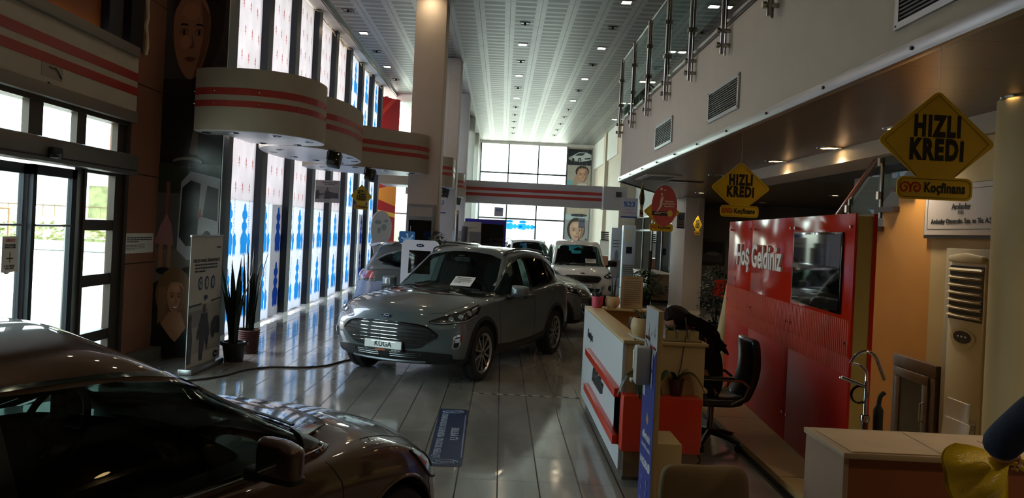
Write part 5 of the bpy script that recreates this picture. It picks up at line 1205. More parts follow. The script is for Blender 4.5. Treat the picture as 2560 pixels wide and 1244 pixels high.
# round downlights below the gallery: warm
def downlight(x, y, label, power):
    t = thing('downlight', label, 'ceiling light', (x, y, 3.0), 0, 'round downlights under the gallery')
    MB().lathe([(.10, -.002), (.105, -.014), (.135, -.012), (.14, 0)], n=32).build('ring', MATS['steel_satin'], t, smooth=40)
    MB().lathe([(.001, -.004), (.10, -.004)], n=24).build('lens', mat('downlight_lens', 'ffe9c0', .4, emit='ffd490', estr=9.) if power else MATS['lamp_off'], t)
    if power:
        l = bpy.data.lights.new('downlight_bulb', 'SPOT'); l.energy = power; l.color = (1, .85, .64); l.spot_size = D2(135); l.spot_blend = 1.; l.shadow_soft_size = .09
        o = bpy.data.objects.new('downlight_bulb', l); COL.objects.link(o); o.parent = t; o.location = (0, 0, -.03)
D2 = math.radians
for x, y, lb, p in ((3.53, 7.03, 'lit round downlight half behind the largest yellow sign', 42), (3.58, 8.64, 'lit round downlight, middle one of three under the gallery', 42), (3.56, 10.28, 'lit round downlight farthest of three beside the light beam', 42), (3.56, 5.4, 'lit round downlight above the chrome coat stand', 34), (3.56, 3.8, 'round downlight above the white counter', 30),
        (3.5, 12.9, 'dim round downlight behind the second yellow sign', 0), (4.5, 17.8, 'slim round downlight near the far end of the gallery', 40), (6.5, 9.0, 'round downlight beyond the stairs', 14), (7.0, 16.5, 'added round downlight brightening the dim area before the grey office wall', 30), (6.9, 20.8, 'added round downlight close to the grey office wall', 22), (3.56, 2.1, 'unseen lit round downlight added over the near end of the gallery', 34), (3.56, .4, 'unseen lit round downlight added over the viewer beside the gallery', 34), (3.56, -1.2, 'unseen lit round downlight added by the front wall', 34)): downlight(x, y, lb, p)  # office-side lamps added to brighten a dark area, near-end ones to light signs
# ------------------------------------------------------------------ stairs: stepped side wall, railing, cupboard, air unit
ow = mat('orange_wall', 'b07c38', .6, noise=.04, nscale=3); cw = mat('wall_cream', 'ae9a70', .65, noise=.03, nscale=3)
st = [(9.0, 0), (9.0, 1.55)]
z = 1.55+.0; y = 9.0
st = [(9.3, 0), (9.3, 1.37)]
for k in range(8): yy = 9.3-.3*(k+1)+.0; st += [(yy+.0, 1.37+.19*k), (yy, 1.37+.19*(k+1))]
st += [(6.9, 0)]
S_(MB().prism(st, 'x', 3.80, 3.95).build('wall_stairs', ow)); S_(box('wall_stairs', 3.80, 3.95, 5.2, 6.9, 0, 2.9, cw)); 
tr = MB()
for k in range(9): tr.box(3.74, 5.2, 9.0-.3*k-.02, 9.3-.3*k+.02, 1.37+.19*k-.05, 1.37+.19*k)
S_(tr.build('stairs', mat('tread_dark', '2a1c16', .4)))
S_(box('wall_stairs', 5.2, 5.3, 3, 11.6, 0, 2.99, gw)); S_(box('ceiling_stairwell', 4.25, 9.8, 3, 12.5, 2.93, 2.99, mat('stairwell_dark', '4b423b', .7)))
t = thing('stair_railing', 'dark wooden handrail with glass panels beside the stairs', 'railing', (3.85, 9.3, 1.37))
sl = .19/.3
MB().tube([(0, .6, .32), (0, -2.2, 2.2*sl+.70)], .028, 10).build('handrail', mat('wood_red', '4a1f18', .3, coat=.4), t, smooth=35)
for k in range(4):
    yy = .1-.72*k; z0 = -yy*sl+.05; MB().cyl((0, yy, z0-.05), (0, yy, z0+.66), .019, n=10).cyl((-.02, yy, z0+.14), (-.02, yy, z0+.22), .035, n=8).cyl((-.02, yy, z0+.48), (-.02, yy, z0+.56), .035, n=8).build('post', MATS['steel_satin'], t, smooth=35)
    if k < 3: MB().add([(-.01, yy-.05, z0+.10), (-.01, yy-.67, z0+.10+.62*sl), (-.01, yy-.67, z0+.56+.62*sl), (-.01, yy-.05, z0+.56)], [(0, 1, 2, 3)]).build('glass_panel', MATS['rail_glass'], t)
t = thing('storage_cupboard', 'dark wooden cupboard door with a glass pane under the stairs', 'cupboard', (3.80, 7.01, 0)); wd = mat('cupboard_wood', '4c392d', .45, noise=.2, nscale=14)
MB().box(-.05, 0, -.36, .36, 0, .08).box(-.05, 0, -.36, .36, .82, .93).box(-.05, 0, .26, .36, .08, .82).box(-.05, 0, -.36, -.26, .08, .82).build('cupboard_frame', wd, t, bevel=.006); dr = MB().box(-.07, -.05, -.28, .28, .10, .18).box(-.07, -.05, -.28, .28, .74, .82).box(-.07, -.05, .19, .28, .18, .74).box(-.07, -.05, -.28, -.19, .18, .74).build('door', wd, t, bevel=.005)
MB().box(-.062, -.055, -.19, .19, .18, .74).build('door_glass', mat('cupboard_glass', '140f0c', .35), dr); MB().tube([(-.07, -.23, .42), (-.10, -.23, .43), (-.10, -.23, .58), (-.07, -.23, .59)], .008, 8).build('handle', MATS['steel_satin'], dr, smooth=35)
t = thing('air_conditioner', 'cream standing air conditioner with louvres, half hidden by the round column', 'air conditioner', (3.80, 6.30, 0)); ac = mat('ac_cream', 'b5a888', .45)
MB().box(-.02, -.001, -.27, .33, 0, 1.94).build('surround', mat('ac_surround', '8b8069', .5), t, bevel=.01); MB().box(-.04, -.001, -.26, .24, .02, 1.86).build('cabinet', ac, t, bevel=.02)
MB().box(-.042, -.035, -.24, .22, 1.36, 1.80).build('louvre_recess', MATS['rubber_trim'], t)
for k in range(7):
    z = 1.38+.062*k; pass
    lv = MB(); V = []
    for i in range(9):
        yy = -.235+.45*i/8; bow = -.025*(1-((i-4)/4)**2); V += [(-.042+bow, yy, z), (-.065+bow, yy, z+.014), (-.042+bow, yy, z+.03)]
    lv.add(V, [(i*3+a, i*3+(a+1) % 3, (i+1)*3+(a+1) % 3, (i+1)*3+a) for i in range(8) for a in range(3)]).build('louvre', ac, t, smooth=True)
MB().prism([(-.24, 1.83), (.22, 1.83), (.22, 1.88), (.0, 1.905), (-.24, 1.88)], 'x', -.065, -.02).build('top_cap', ac, t, bevel=.01)
cp = MB().prism(ell(.0, 1.22, .17, .075, 28), 'x', -.048, -.038).build('control_panel', ac, t); MB().prism(ell(.0, 1.225, .12, .05, 24), 'x', -.052, -.046).build('display', MATS['rubber_trim'], cp); MB().prism(ell(.05, 1.23, .012, .008, 10), 'x', -.054, -.051).prism(ell(.0, 1.23, .012, .008, 10), 'x', -.054, -.051).prism(ell(-.05, 1.23, .012, .008, 10), 'x', -.054, -.051).build('buttons', MATS['plate_white'], cp)
ig = MB().box(-.042, -.036, -.22, .20, .10, .60)
for k in range(8): ig.box(-.05, -.042, -.22, .20, .12+.06*k, .145+.06*k)
ig.build('intake_grille', mat('intake', '7c7159', .5), t)
t = thing('company_plaque', 'white framed plaque with black lettering and 1935 on the cream wall', 'plaque', (3.795, 6.42, 2.25)); MB().box(-.025, 0, -.56, .56, -.23, .23).build('plaque_frame', MATS['dark_skirting'], t); MB().box(-.03, -.024, -.545, .545, -.20, .225).build('plaque_face', mat('plaque_white', 'aca39b', .3), t)
ol = MB()
for a, b_, c, d in ((-.5, .5, -.152, -.148), (-.5, .5, .178, .182)): ol.box(-.032, -.03, a, b_, c, d)
for a in (-.502, .498): ol.box(-.032, -.03, a, a+.004, -.15, .18)
ol.build('plaque_border', MATS['ink'], t); text('plaque_text', 'Arslanlar', .072, (-.033, 0, .035), (RX, 0, -RX), MATS['ink'], t, bold=.001); text('plaque_text', '1935', .045, (-.033, 0, -.015), (RX, 0, -RX), MATS['ink'], t); text('plaque_text', 'Arslanlar Otomotiv. San. ve Tic. A.Ş.', .058, (-.033, 0, -.085), (RX, 0, -RX), MATS['ink'], t, bold=.0015)
S_(MB().lathe([(.33, 0), (.33, 3.0)], (3.80, 5.45, 0), 48).build('column', cw, smooth=True))
lp = thing('leaning_boards', 'white panels leaning between the round column and the air conditioner', 'board', (3.42, 5.85, 0)); 
MB().box(-.03, -.005, -.16, .12, 0, .80, Matrix.Rotation(.08, 4, 'Y')).build('board', wh, lp); MB().box(-.07, -.045, -.20, .08, 0, .66, Matrix.Rotation(.12, 4, 'Y')).build('board', wh, lp)
# ------------------------------------------------------------------ beige platform and the red welcome wall
S_(MB().prism([(2.24, 4.4), (2.30, 10.4), (3.1, 10.4), (3.3, 4.4)], 'z', .03, .09).build('floor_platform', mat('platform_beige', 'b59a66', .45, noise=.04, nscale=3))); S_(MB().prism([(2.225, 4.4), (2.285, 10.42), (3.1, 10.42), (3.3, 4.4)], 'z', 0, .04).build('platform_plinth', MATS['black_plastic']))
for y in (6.1, 8.1): S_(box('platform_joint', 2.26, 2.9, y, y+.008, .0885, .0905, MATS['dark_skirting']))
A0, A1 = Vector((2.60, 5.75, .09)), Vector((2.90, 9.95, .09)); L_ = (A1-A0).length; ang = math.atan2(A1.y-A0.y, A1.x-A0.x)
t = thing('welcome_wall', 'glossy red partition wall with Hoş Geldiniz lettering and a screen', 'partition', tuple(A0), ang)   # local x runs away from the viewer, local y to the hall
RM = mat('red_satin', 'a81e0e', .5, spec=.2); DCR = mat('back_cream', 'a89878', .6); RW = mat('red_gloss', 'b3230f', .14, coat=.0, spec=.28); RD = mat('red_ribbed', 'cf6a55', .3, coat=.1)
MB().box(0, L_, -.13, -.02, 0, 2.05).build('core', mat('yellow_trim', 'a8924e', .5), t)
for a, b_ in ((0, 1.50), (1.505, 3.02), (3.025, L_)): MB().box(a, b_, -.02, .0, 1.0, 2.07).build('red_panel', RW, t, bevel=.002); MB().box(a, b_, -.02, .0, .0, .998).build('lower_panel', RM, t, bevel=.002)
MB().box(.0, L_, -.15, -.13, 0, 2.07).build('back_panel', DCR, t); MB().box(-.012, .0, -.155, -.13, 0, 2.07).build('edge_strip', RW, t)
rb = MB()
for k in range(int(L_/.042)): rb.cyl((.05+.042*k, .0, .86), (.05+.042*k, .0, 1.27), .006, n=8, caps=False)
rb.build('ribbed_band', RD, t, smooth=True)
sx0, sx1 = .20, 1.42
s_ = MB().box(sx0, sx1, .0, .02, 1.30, 1.93).build('screen', MATS['gloss_black'], t, bevel=.004); MB().box(sx0+.02, sx1-.02, .02, .022, 1.32, 1.91).build('screen_glass', mat('screen_face', '0b0d10', .04, coat=1.), s_)
bl = MB()
for x in (.07, 1.44, 1.57, 2.95, 3.09, L_-.08):
    for z in (.25, 1.10, 1.97): bl.cyl((x, 0, z), (x, .014, z), .014, n=10)
bl.build('standoff_bolt', MATS['chrome'], t)
# lettering faces the hall (local +y)
text('lettering', 'Hoş Geldiniz', .34, ((1.75+3.72)/2, .012, 1.66), (RX, 0, math.pi), mat('letter_white', 'd8cfc8', .4, emit='d8cfc8', estr=.0), t, bold=.008, sx=1.03, extr=.010)
t = thing('rolled_fabric', 'tall cream rolled fabric leaning on the far end of the red wall', 'fabric roll', (2.90, 10.15, .0))
MB().tube([(0, 0, 0), (.02, 0, .6), (.10, -.02, 1.3), (.20, -.02, 2.08)], [.085, .08, .06, .035], 14).build('roll', mat('fabric_cream', 'b0986c', .7), t, smooth=35)
# ------------------------------------------------------------------ the cars where they stand
D_ = math.radians
suv = make_suv(MATS['paint_grey'], 'grey sport utility car with white name plate, facing out from the middle of the hall', (-.47, 11.47, 0), D_(-113.3))
sedan = make_sedan(MATS['paint_brown'], 'brown saloon car in the dark foreground, cut by the frame', (-1.80, 2.87, 0), D_(65))
van = make_van(MATS['paint_white'], 'white compact van with black door mirrors behind the large grey car', (2.26, 23.3, 0), D_(-90))
rear_suv = dup(suv, (-.45, 15.2, 0), D_(3), 'grey sport utility car seen side-on by the windows, red tail lamp towards them')
silver = make_sedan(MATS['paint_silver'], 'silver saloon car hidden behind the grey car except its front corner', (.02, 19.3, 0), D_(-22))
dark = make_suv(MATS['paint_white'], 'white sport utility car behind the van, only windscreen and roof rails showing', (.95, 27.6, 0), D_(-80), plate='')
# crumpled protective film still stuck on the rear bumper of the car by the windows
_b = [c for c in rear_suv.children if c.name.startswith('body')][0].data
_v = View(BVHTree.FromPolygons([v.co.copy() for v in _b.vertices], [tuple(p.vertices) for p in _b.polygons])); _r = random.Random(6)
_t = [(-1.30+.06*i, .88+_r.uniform(-.02, .02)) for i in range(13)]; _q = [(-1.30+.06*i, .50+_r.uniform(-.04, .03)) for i in range(13)]
v, f = _v.ribbon(225, [(h, z) for h, z in _t], [(h, z) for h, z in _q], 36, 16, .010, .003)
v = [tuple(p+_r.uniform(-.004, .004) for p in q) for q in v]
pydata('protective_film', v, f, mat('film_bluish', '8b9dbb', .22, spec=.8, bump=.4, bscale=30), rear_suv, 50)
# ------------------------------------------------------------------ hanging signs along the gallery edge
YL = mat('sign_yellow', 'd8b21e', .45); YD = mat('sign_line', '3a3414', .6); YP = mat('sign_pale', 'd6cf9a', .5)
def rr_rect(x0, y0, x1, y1, r, n=5):
    P = []
    for cx, cy, a in ((x1-r, y1-r, 0), (x0+r, y1-r, 90), (x0+r, y0+r, 180), (x1-r, y0+r, 270)): P += [(cx+r*math.cos(math.radians(a+90*i/n)), cy+r*math.sin(math.radians(a+90*i/n))) for i in range(n+1)]
    return P
def credit_sign(loc, rz, s, label, cord, m=None):
    """diamond sign reading HIZLI KREDi over a brand tab; loc is the top corner"""
    t = thing('hanging_credit_sign', label, 'sign', loc, rz, 'yellow diamond credit signs on threads'); t.scale = (s, s, s); m = m or YL
    def dia(k):
        h = .30*k; P = []
        for cx, cy, a0 in ((0, .235*k, 45), (-.27*k, 0, 135), (0, -.235*k, 225), (.27*k, 0, 315)):
            for i in range(6): a = math.radians(a0+90*i/5); P.append((cx+.03*math.cos(a), -.27+cy+.028*math.sin(a)))
        return P
    base = MB().prism(dia(1), 'y', -.003, .003).prism(rr_rect(-.20, -.575, .20, -.455, .035), 'y', -.0032, .0032).build('sign_board', m, t)
    ln_ = MB().tube([(x, -.0038, z) for x, z in [(-.10, -.452), (-.275, -.27), (0, -.022), (.275, -.27), (.10, -.452)]], .0014, 5).tube([(x, -.0038, z) for x, z in rr_rect(-.188, -.563, .188, -.467, .03)], .0014, 5, closed=True); ln_.build('outline', YD, t)
    text('sign_text', 'HIZLI', .148, (.0, -.0042, -.192), (RX, 0, 0), MATS['ink'], t, bold=.0085, sx=.60, spacing=1.22); text('sign_text', 'KREDi', .148, (.0, -.0042, -.315), (RX, 0, 0), MATS['ink'], t, bold=.0085, sx=.62, spacing=1.20)
    text('brand_text', 'Koçfinans', .072, (.052, -.0042, -.513), (RX, 0, 0), MATS['ink'], t, bold=.0026, sx=.70, spacing=1.10)
    lg = MB()
    for sg in (-1, 1): lg.tube(spl([(-.128+sg*x, -.004, -.513+z) for x, z in ((0, -.026), (.001, .002), (.012, .021), (.030, .026), (.049, .014), (.051, -.008), (.038, -.021), (.022, -.014), (.021, .003), (.032, .006))], 3), .0048, 6)
    lg.build('logo', mat('logo_red', 'b5301c', .5), t)
    MB().tube([(0, 0, -.01), (0, 0, cord/s)], .0012/s, 4).build('thread', MATS['steel_satin'], t)
    return t
credit_sign((2.27, 4.12, 2.75), .0, 1.0, 'largest yellow HIZLI KREDi diamond sign, nearest the viewer', .25)
credit_sign((2.27, 7.5, 2.675), 0, .92, 'second largest yellow HIZLI KREDi diamond sign, hanging before the red wall', .31)
credit_sign((2.27, 12.8, 2.82), 1.25, 1.0, 'pale HIZLI KREDi diamond sign turned nearly edge-on near the far gallery corner', .17, YP)
credit_sign((2.36, 11.6, 2.56), .25, .95, 'yellow HIZLI KREDi diamond sign mostly hidden behind the red oval sign', .44)
credit_sign((4.5, 18, 2.48), .9, .78, 'small dark HIZLI KREDi diamond sign near the beige office pillar', .52)
credit_sign((-3.02, 16.6, 2.75), .85, .92, 'small HIZLI KREDi diamond sign hanging under the canopy by the window wall', .25)
t = thing('oval_sign', 'red oval hanging sign with a dancing white figure', 'sign', (2.27, 11.0, 2.66), .1)
MB().prism(ell(0, -.29, .185, .29, 40), 'y', -.003, .003).build('sign_board', mat('oval_red', 'b34a4c', .5), t); MB().tube([(0, 0, 0), (0, 0, .34)], .0015, 4).build('thread', MATS['steel_satin'], t)
art('print', [(rect(-.178, -.43, .10, -.37), '2b2526'), (ell(.085, -.395, .04, .045), 'c9b24a'), ([(-.06, -.20), (-.045, -.14), (-.035, -.14), (-.04, -.2), (-.02, -.16), (-.01, -.165), (-.03, -.23), (-.04, -.30), (-.10, -.38), (-.11, -.375), (-.07, -.29)], 'ded2cc'), (ell(-.045, -.125, .014, .016), 'ded2cc'), ([(-.08, -.06), (-.05, -.03), (-.03, -.06), (-.05, -.08)], 'ded2cc'), (ell(0, -.07, .012, .01), 'ded2cc')], t, (0, -.0035, 0), (RX, 0, 0))
text('sign_text', 'Gözümüz\nkredi paranızı\nkapmakta!', .034, (.065, -.006, -.26), (RX, 0, 0), MATS['paper'], t, bold=.0006); disp_text('sign_text', para(2, .9, .1, 0, 1), MATS['paper'], t, (-.04, -.0045, -.40), (RX, 0, 0), .2, .04)
def fuel_sign(loc, rz, label, w=.33, h=.40, cord=.25):
    t = thing('fuel_saving_sign', label, 'sign', loc, rz, 'hanging %23 fuel saving signs'); MB().box(-w/2, w/2, -.002, .002, -h, 0).build('sign_board', mat('sign_white', 'c4c2cb', .5), t); MB().box(-w/2, w/2, -.0025, .0025, -h, -h*.92).build('blue_edge', mat('edge_blue', '2f4f8c', .5), t)
    text('sign_text', '%23', w*.42, (0, -.003, -h*.33), (RX, 0, 0), mat('ink_blue', '2a5ba0', .5), t, bold=.004*w/.33); text('sign_text', 'YAKIT', w*.13, (0, -.003, -h*.60), (RX, 0, 0), MATS['ink_blue'], t, spacing=1.5); text('sign_text', 'TASARRUFU', w*.12, (0, -.003, -h*.75), (RX, 0, 0), MATS['ink_red'], t, spacing=1.25)
    MB().tube([(-w*.35, 0, 0), (-w*.35, 0, cord)], .0012, 4).tube([(w*.35, 0, 0), (w*.35, 0, cord)], .0012, 4).build('thread', MATS['steel_satin'], t)
fuel_sign((2.52, 15.6, 2.69), 0, 'white and blue %23 sign hanging at the far gallery corner', cord=.31); fuel_sign((3.70, 16.2, 2.47), .8, 'white and blue %23 sign turned sideways before the office pillar', .30, .33, .53)
fuel_sign((-1.60, 19.6, 2.68), .1, 'grey-looking %23 sign half hidden by the nearest hall pillar', cord=4.02); fuel_sign((-.15, 28.1, 2.76), .1, 'small %23 sign hanging under the striped cross beam', .32, .32, .13); fuel_sign((3.05, 30.0, 2.55), .3, 'pale %23 sign before the woman poster at the far wall', .28, .36, 4.15)
t = thing('hanging_photo_poster', 'grey photo poster of a man and a car hanging under the canopy', 'poster', (-3.39, 15.0, 2.72), -.04)
MB().box(-.24, .24, -.004, .004, -.43, 0).build('poster_board', mat('poster_grey', '8d8a84', .4), t); MB().tube([(-.2, 0, 0), (-.2, 0, .28)], .0015, 4).tube([(.2, 0, 0), (.2, 0, .28)], .0015, 4).build('thread', MATS['steel_satin'], t)
art('print', [(rect(-.225, -.36, .225, -.12), '75726d'), ([(-.05, -.30), (.02, -.22), (.20, -.24), (.225, -.34), (-.05, -.34)], '26262a'), (ell(.0, -.17, .022, .03), '35302c'), ([(-.04, -.2), (.04, -.2), (.07, -.36), (-.06, -.36)], '1d1d20'), ([(-.225, -.22), (-.18, -.18), (-.15, -.25), (-.16, -.36), (-.225, -.36)], '2a2a2d'), ([(-.16, -.27), (-.04, -.25), (-.04, -.27), (-.16, -.29)], '1d1d20')], t, (0, -.0045, 0), (RX, 0, 0))
text('poster_text', 'Hayal ettiğiniz araba\niçin hızlı kredi', .036, (.04, -.006, -.06), (RX, 0, 0), MATS['ink'], t, bold=.0006); text('poster_text', 'Koçfinans', .03, (0, -.006, -.395), (RX, 0, 0), MATS['ink'], t)
# ------------------------------------------------------------------ far part of the hall
t = thing('striped_beam', 'white cross beam with two red stripes across the far hall', 'beam', (1.1, 28.1, 2.88)); MB().box(-2.46, 2.42, -.15, .15, 0, .80).build('beam_panel', mat('beam_white', 'aca9a6', .6), t)
for a, b_ in ((.46, .57), (.26, .37)): MB().box(-2.46, 2.42, -.156, -.15, a, b_).build('stripe', MATS['stripe_red'], t)
MB().box(2.42, 3.25, -.6, .3, -.02, .78).build('end_block', MATS['beam_white'], t); MB().box(2.85, 3.05, -.62, -.6, .42, .60).build('block_vent', MATS['gloss_black'], t)
def far_poster(z0, z1, label, A):
    t = thing('far_poster', label, 'poster', (3.94, 41.47, z0)); MB().box(-.62, .62, -.02, .0, 0, z1-z0).build('poster_sheet', mat('poster_light', '8f8d8b', .5), t); art('print', A, t, (0, -.021, 0), (RX, 0, 0)); return t
far_poster(4.05, 6.45, 'far wall poster of a white car above a smiling woman', [(rect(-.62, 1.55, .62, 2.4), '22262e'), (rect(-.62, 0, .62, 1.55), 'a59f98'), (rect(-.62, .3, -.1, .75), '6fa0a4'), (ell(-.1, 1.9, .5, .16), '9a9da1'), ([(-.40, 1.85), (-.38, 2.05), (-.05, 2.24), (.35, 2.24), (.62, 2.13), (.62, 1.86), (.1, 1.74)], 'c3c5c7'), ([(-.30, 2.05), (-.02, 2.2), (.30, 2.21), (.15, 2.07)], '2b2f36'), (ell(.0, 1.80, .10, .15), '1b1c1f'), (ell(.0, 1.80, .06, .10), '8d8f92'), (ell(-.34, 1.83, .06, .10), '1b1c1f'), ([(.25, 1.93), (.58, 1.98), (.58, 1.89), (.28, 1.86)], '2b2f36')]
    + [(ell(.17, 1.22, .36, .32), '3a2b22'), (ell(-.14, .75, .12, .36, rot=-.3), 'b08a74'), (ell(.2, .3, .4, .3), 'c9c2ba')]+face_art(.19, 1.0, .40, 'b48c76', '2a1d18'))
far_poster(.35, 3.0, 'far wall poster of a woman with a blue scarf below the beam', [(rect(-.62, 0, .62, 2.65), '8f8f90'), (rect(-.62, 2.35, .62, 2.65), '9fb0b2'), (ell(.1, 2.6, .45, .08), '33373c'), (ell(-.02, 1.85, .48, .62), '3a302b'), ([(-.62, .9), (-.3, 1.35), (.3, 1.15), (.62, .8), (.62, 0), (-.62, 0)], '3f8fa6'), ([(.3, .8), (.5, 1.4), (.62, 1.3), (.62, .6)], '5c3a30')]+face_art(.02, 1.72, .54, 'b7957f', '2a1d18', smile=False))
o_ = thing('far_window_board', 'white board with pale blue hexagons behind the lower far window', 'board', (.97, 41.44, .1)); MB().box(-.75, .75, 0, .02, 0, 2.4).build('panel', MATS['board_white'], o_)
P = []
for cx, cz in ((-.35, 2.1), (.35, 2.1), (-.35, .9), (.35, .9)): P += [[(cx+z*1.0, cz+x) for x, z in p] for p in logo_big()]
mb = MB()
for k, p in enumerate(P): mb.add([(x, -.003-.0004*(k % 7), z) for x, z in p], [tuple(range(len(p)))])
mb.build('print', MATS['print_blue'], o_, fixn=False)
t = thing('framed_display', 'dark display panel in a blue frame under the striped beam', 'display stand', (-.5, 23.4, 0)); MB().box(-.62, .62, -.04, .04, 0, 2.24).build('display_frame', mat('frame_blue', '2a22a0', .4), t, bevel=.01); MB().box(-.54, .54, -.05, -.04, .1, 2.10).build('display_face', MATS['gloss_black'], t)
t = thing('photo_board', 'white board with a grey photo in front of the blue framed display', 'board', (-.88, 23.0, 0)); MB().box(-.26, .26, -.02, .02, 0, 2.14).build('board', wh, t, bevel=.008); art('print', [(rect(-.25, 1.2, .25, 1.55), 'a9a9a6'), (rect(-.25, 1.55, .25, 1.85), '83878a'), (ell(.08, 1.45, .15, .12), '45362f'), (ell(.15, 1.42, .10, .09), 'a5816c'), (ell(-.17, 1.5, .05, .06), '33353a')], t, (0, -.021, 0), (RX, 0, 0)); disp_text('board_text', para(2, .9, .2), MATS['ink'], t, (0, -.021, 1.95), (RX, 0, 0), .4, .06)
t = thing('white_sign_board', 'blank white board standing before the third hall pillar', 'board', (-1.13, 21.5, 0)); MB().box(-.24, .24, -.02, .02, 0, 1.86).build('board', wh, t, bevel=.008); disp_text('board_text', para(1, .9, .2), MATS['ink'], t, (0, -.021, 1.62), (RX, 0, 0), .3, .03)
t = thing('leaflet_stand', 'slim grey pole stand with leaflet holder beside the second pillar', 'stand', (-1.25, 21.3, 0)); MB().cyl((0, 0, 0), (0, 0, 2.3), .05, n=14).build('pole', MATS['steel_satin'], t, smooth=35); MB().box(.06, .22, -.08, .05, 1.4, 2.0, Matrix.Rotation(.05, 4, 'Y')).build('holder', MATS['rail_grey'], t, bevel=.02); MB().cyl((0, 0, 2.3), (0, 0, 2.42), .055, n=14).build('lamp_cap', MATS['cream_panel'], t, smooth=35)
# screen built on to the nearest pillar
t = thing('wall_screen', 'grey framed black screen fixed to the nearest hall pillar', 'screen', (-1.70, 16.2, 1.15)); MB().box(-.295, .295, -.05, 0, 0, 1.22).build('screen_frame', mat('frame_grey', '7c7f82', .4, .3), t, bevel=.008); MB().box(-.24, .24, -.055, -.05, .98, 1.17).build('header_panel', MATS['beam_paint'], t); MB().box(-.27, .27, -.075, -.05, .30, .95).build('screen', MATS['frame_grey'], t, bevel=.006); MB().box(-.235, .235, -.08, -.074, .38, .90).build('screen_glass', MATS['screen_face'], t)
# kiosk with rounded top
t = thing('information_kiosk', 'white information kiosk with a black screen between the two grey cars', 'kiosk', (-1.40, 13.55, 0), -.04)
MB().prism(rr_rect(-.32, .02, .32, 1.68, .10, 6), 'y', -.06, .06).build('kiosk_body', mat('kiosk_white', 'c9ced6', .3), t, smooth=30); MB().box(-.24, .24, -.2, .2, 0, .03).build('foot', MATS['alu'], t, bevel=.01)
MB().box(-.19, .19, -.066, -.058, 1.10, 1.50).build('screen', MATS['gloss_black'], t, bevel=.003); b = MB().prism(ell(0, 1.59, .065, .03, 24), 'y', -.068, -.058).build('badge', MATS['oval_blue'], t); text('badge_script', 'Ford', .035, (0, -.0695, 1.59), (RX, 0, 0), MATS['plate_white'], b)
t = thing('blue_card_stand', 'blue card sign with rounded corners behind the kiosk top', 'sign', (-1.70, 14.0, 0)); MB().prism(rr_rect(-.14, 1.6, .14, 1.82, .03), 'y', -.008, .008).build('card', mat('card_blue', '2f6fae', .4), t); art('print', [(ell(.03, 1.66, .10, .05), '6fb4dd'), ([(.03, 1.66), (-.02, 1.78), (.02, 1.78)], 'b8dcec'), ([(.03, 1.66), (.10, 1.77), (.12, 1.74)], 'b8dcec'), ([(.03, 1.66), (-.1, 1.72), (-.1, 1.69)], 'b8dcec')], t, (0, -.009, 0), (RX, 0, 0)); MB().cyl((0, 0, 0), (0, 0, 1.6), .012).cyl((0, 0, 0), (0, 0, .01), .12).build('pole', MATS['steel_satin'], t); MB().cyl((.06, 0, 1.8), (.06, 0, 1.92), .004).build('clip', MATS['steel_satin'], t)
t = thing('world_map_cutout', 'white curvy cut-out board with a grey map by the red banner', 'board', (-3.75, 24.2, 0), .9)
MB().prism(spl([(-.28, 0), (-.22, .7), (-.30, 1.2), (-.42, 1.7), (-.36, 2.15), (-.1, 2.35), (.2, 2.3), (.42, 2.0), (.40, 1.6), (.22, 1.25), (.16, .7), (.26, 0)], 5), 'y', -.015, .015).build('board', wh, t, smooth=40)
art('print', [(ell(-.15, 2.0, .14, .07), '8e9a96'), (ell(.1, 1.85, .12, .10), '8e9a96'), (ell(-.1, 1.75, .07, .1), '8e9a96'), (ell(.18, 2.05, .08, .05), '8e9a96'), (ell(.1, 1.35, .04, .05), '8e9a96')], t, (0, -.016, 0), (RX, 0, 0))
t = thing('red_banner', 'tall red and yellow banner closing the end of the window wall', 'banner', (-4.22, 27.4, 0), RX-.75)
MB().box(-.55, .55, -.01, .01, 0, 6.4).build('banner_sheet', mat('banner_red', 'a3141c', .4), t)
art('print', [([(-.55, 4.3), (.55, 4.0), (.55, 4.6), (-.55, 4.75)], 'd9b91c'), ([(-.55, 4.75), (.55, 4.6), (.55, 4.9), (-.55, 4.95)], 'd8cfc0'), ([(-.55, 2.9), (.55, 2.6), (.55, 3.4), (-.55, 3.1)], 'd98a2c'), ([(-.55, 2.4), (.55, 2.2), (.55, 2.35), (-.55, 2.5)], 'e0b13a'), ([(-.55, .6), (.55, .4), (.55, 1.3), (-.55, .9)], 'd98a2c'), ([(-.55, 5.6), (.2, 6.4), (.4, 6.4), (-.55, 5.4)], 'c63a2c')], t, (0, -.011, 0), (RX, 0, 0))
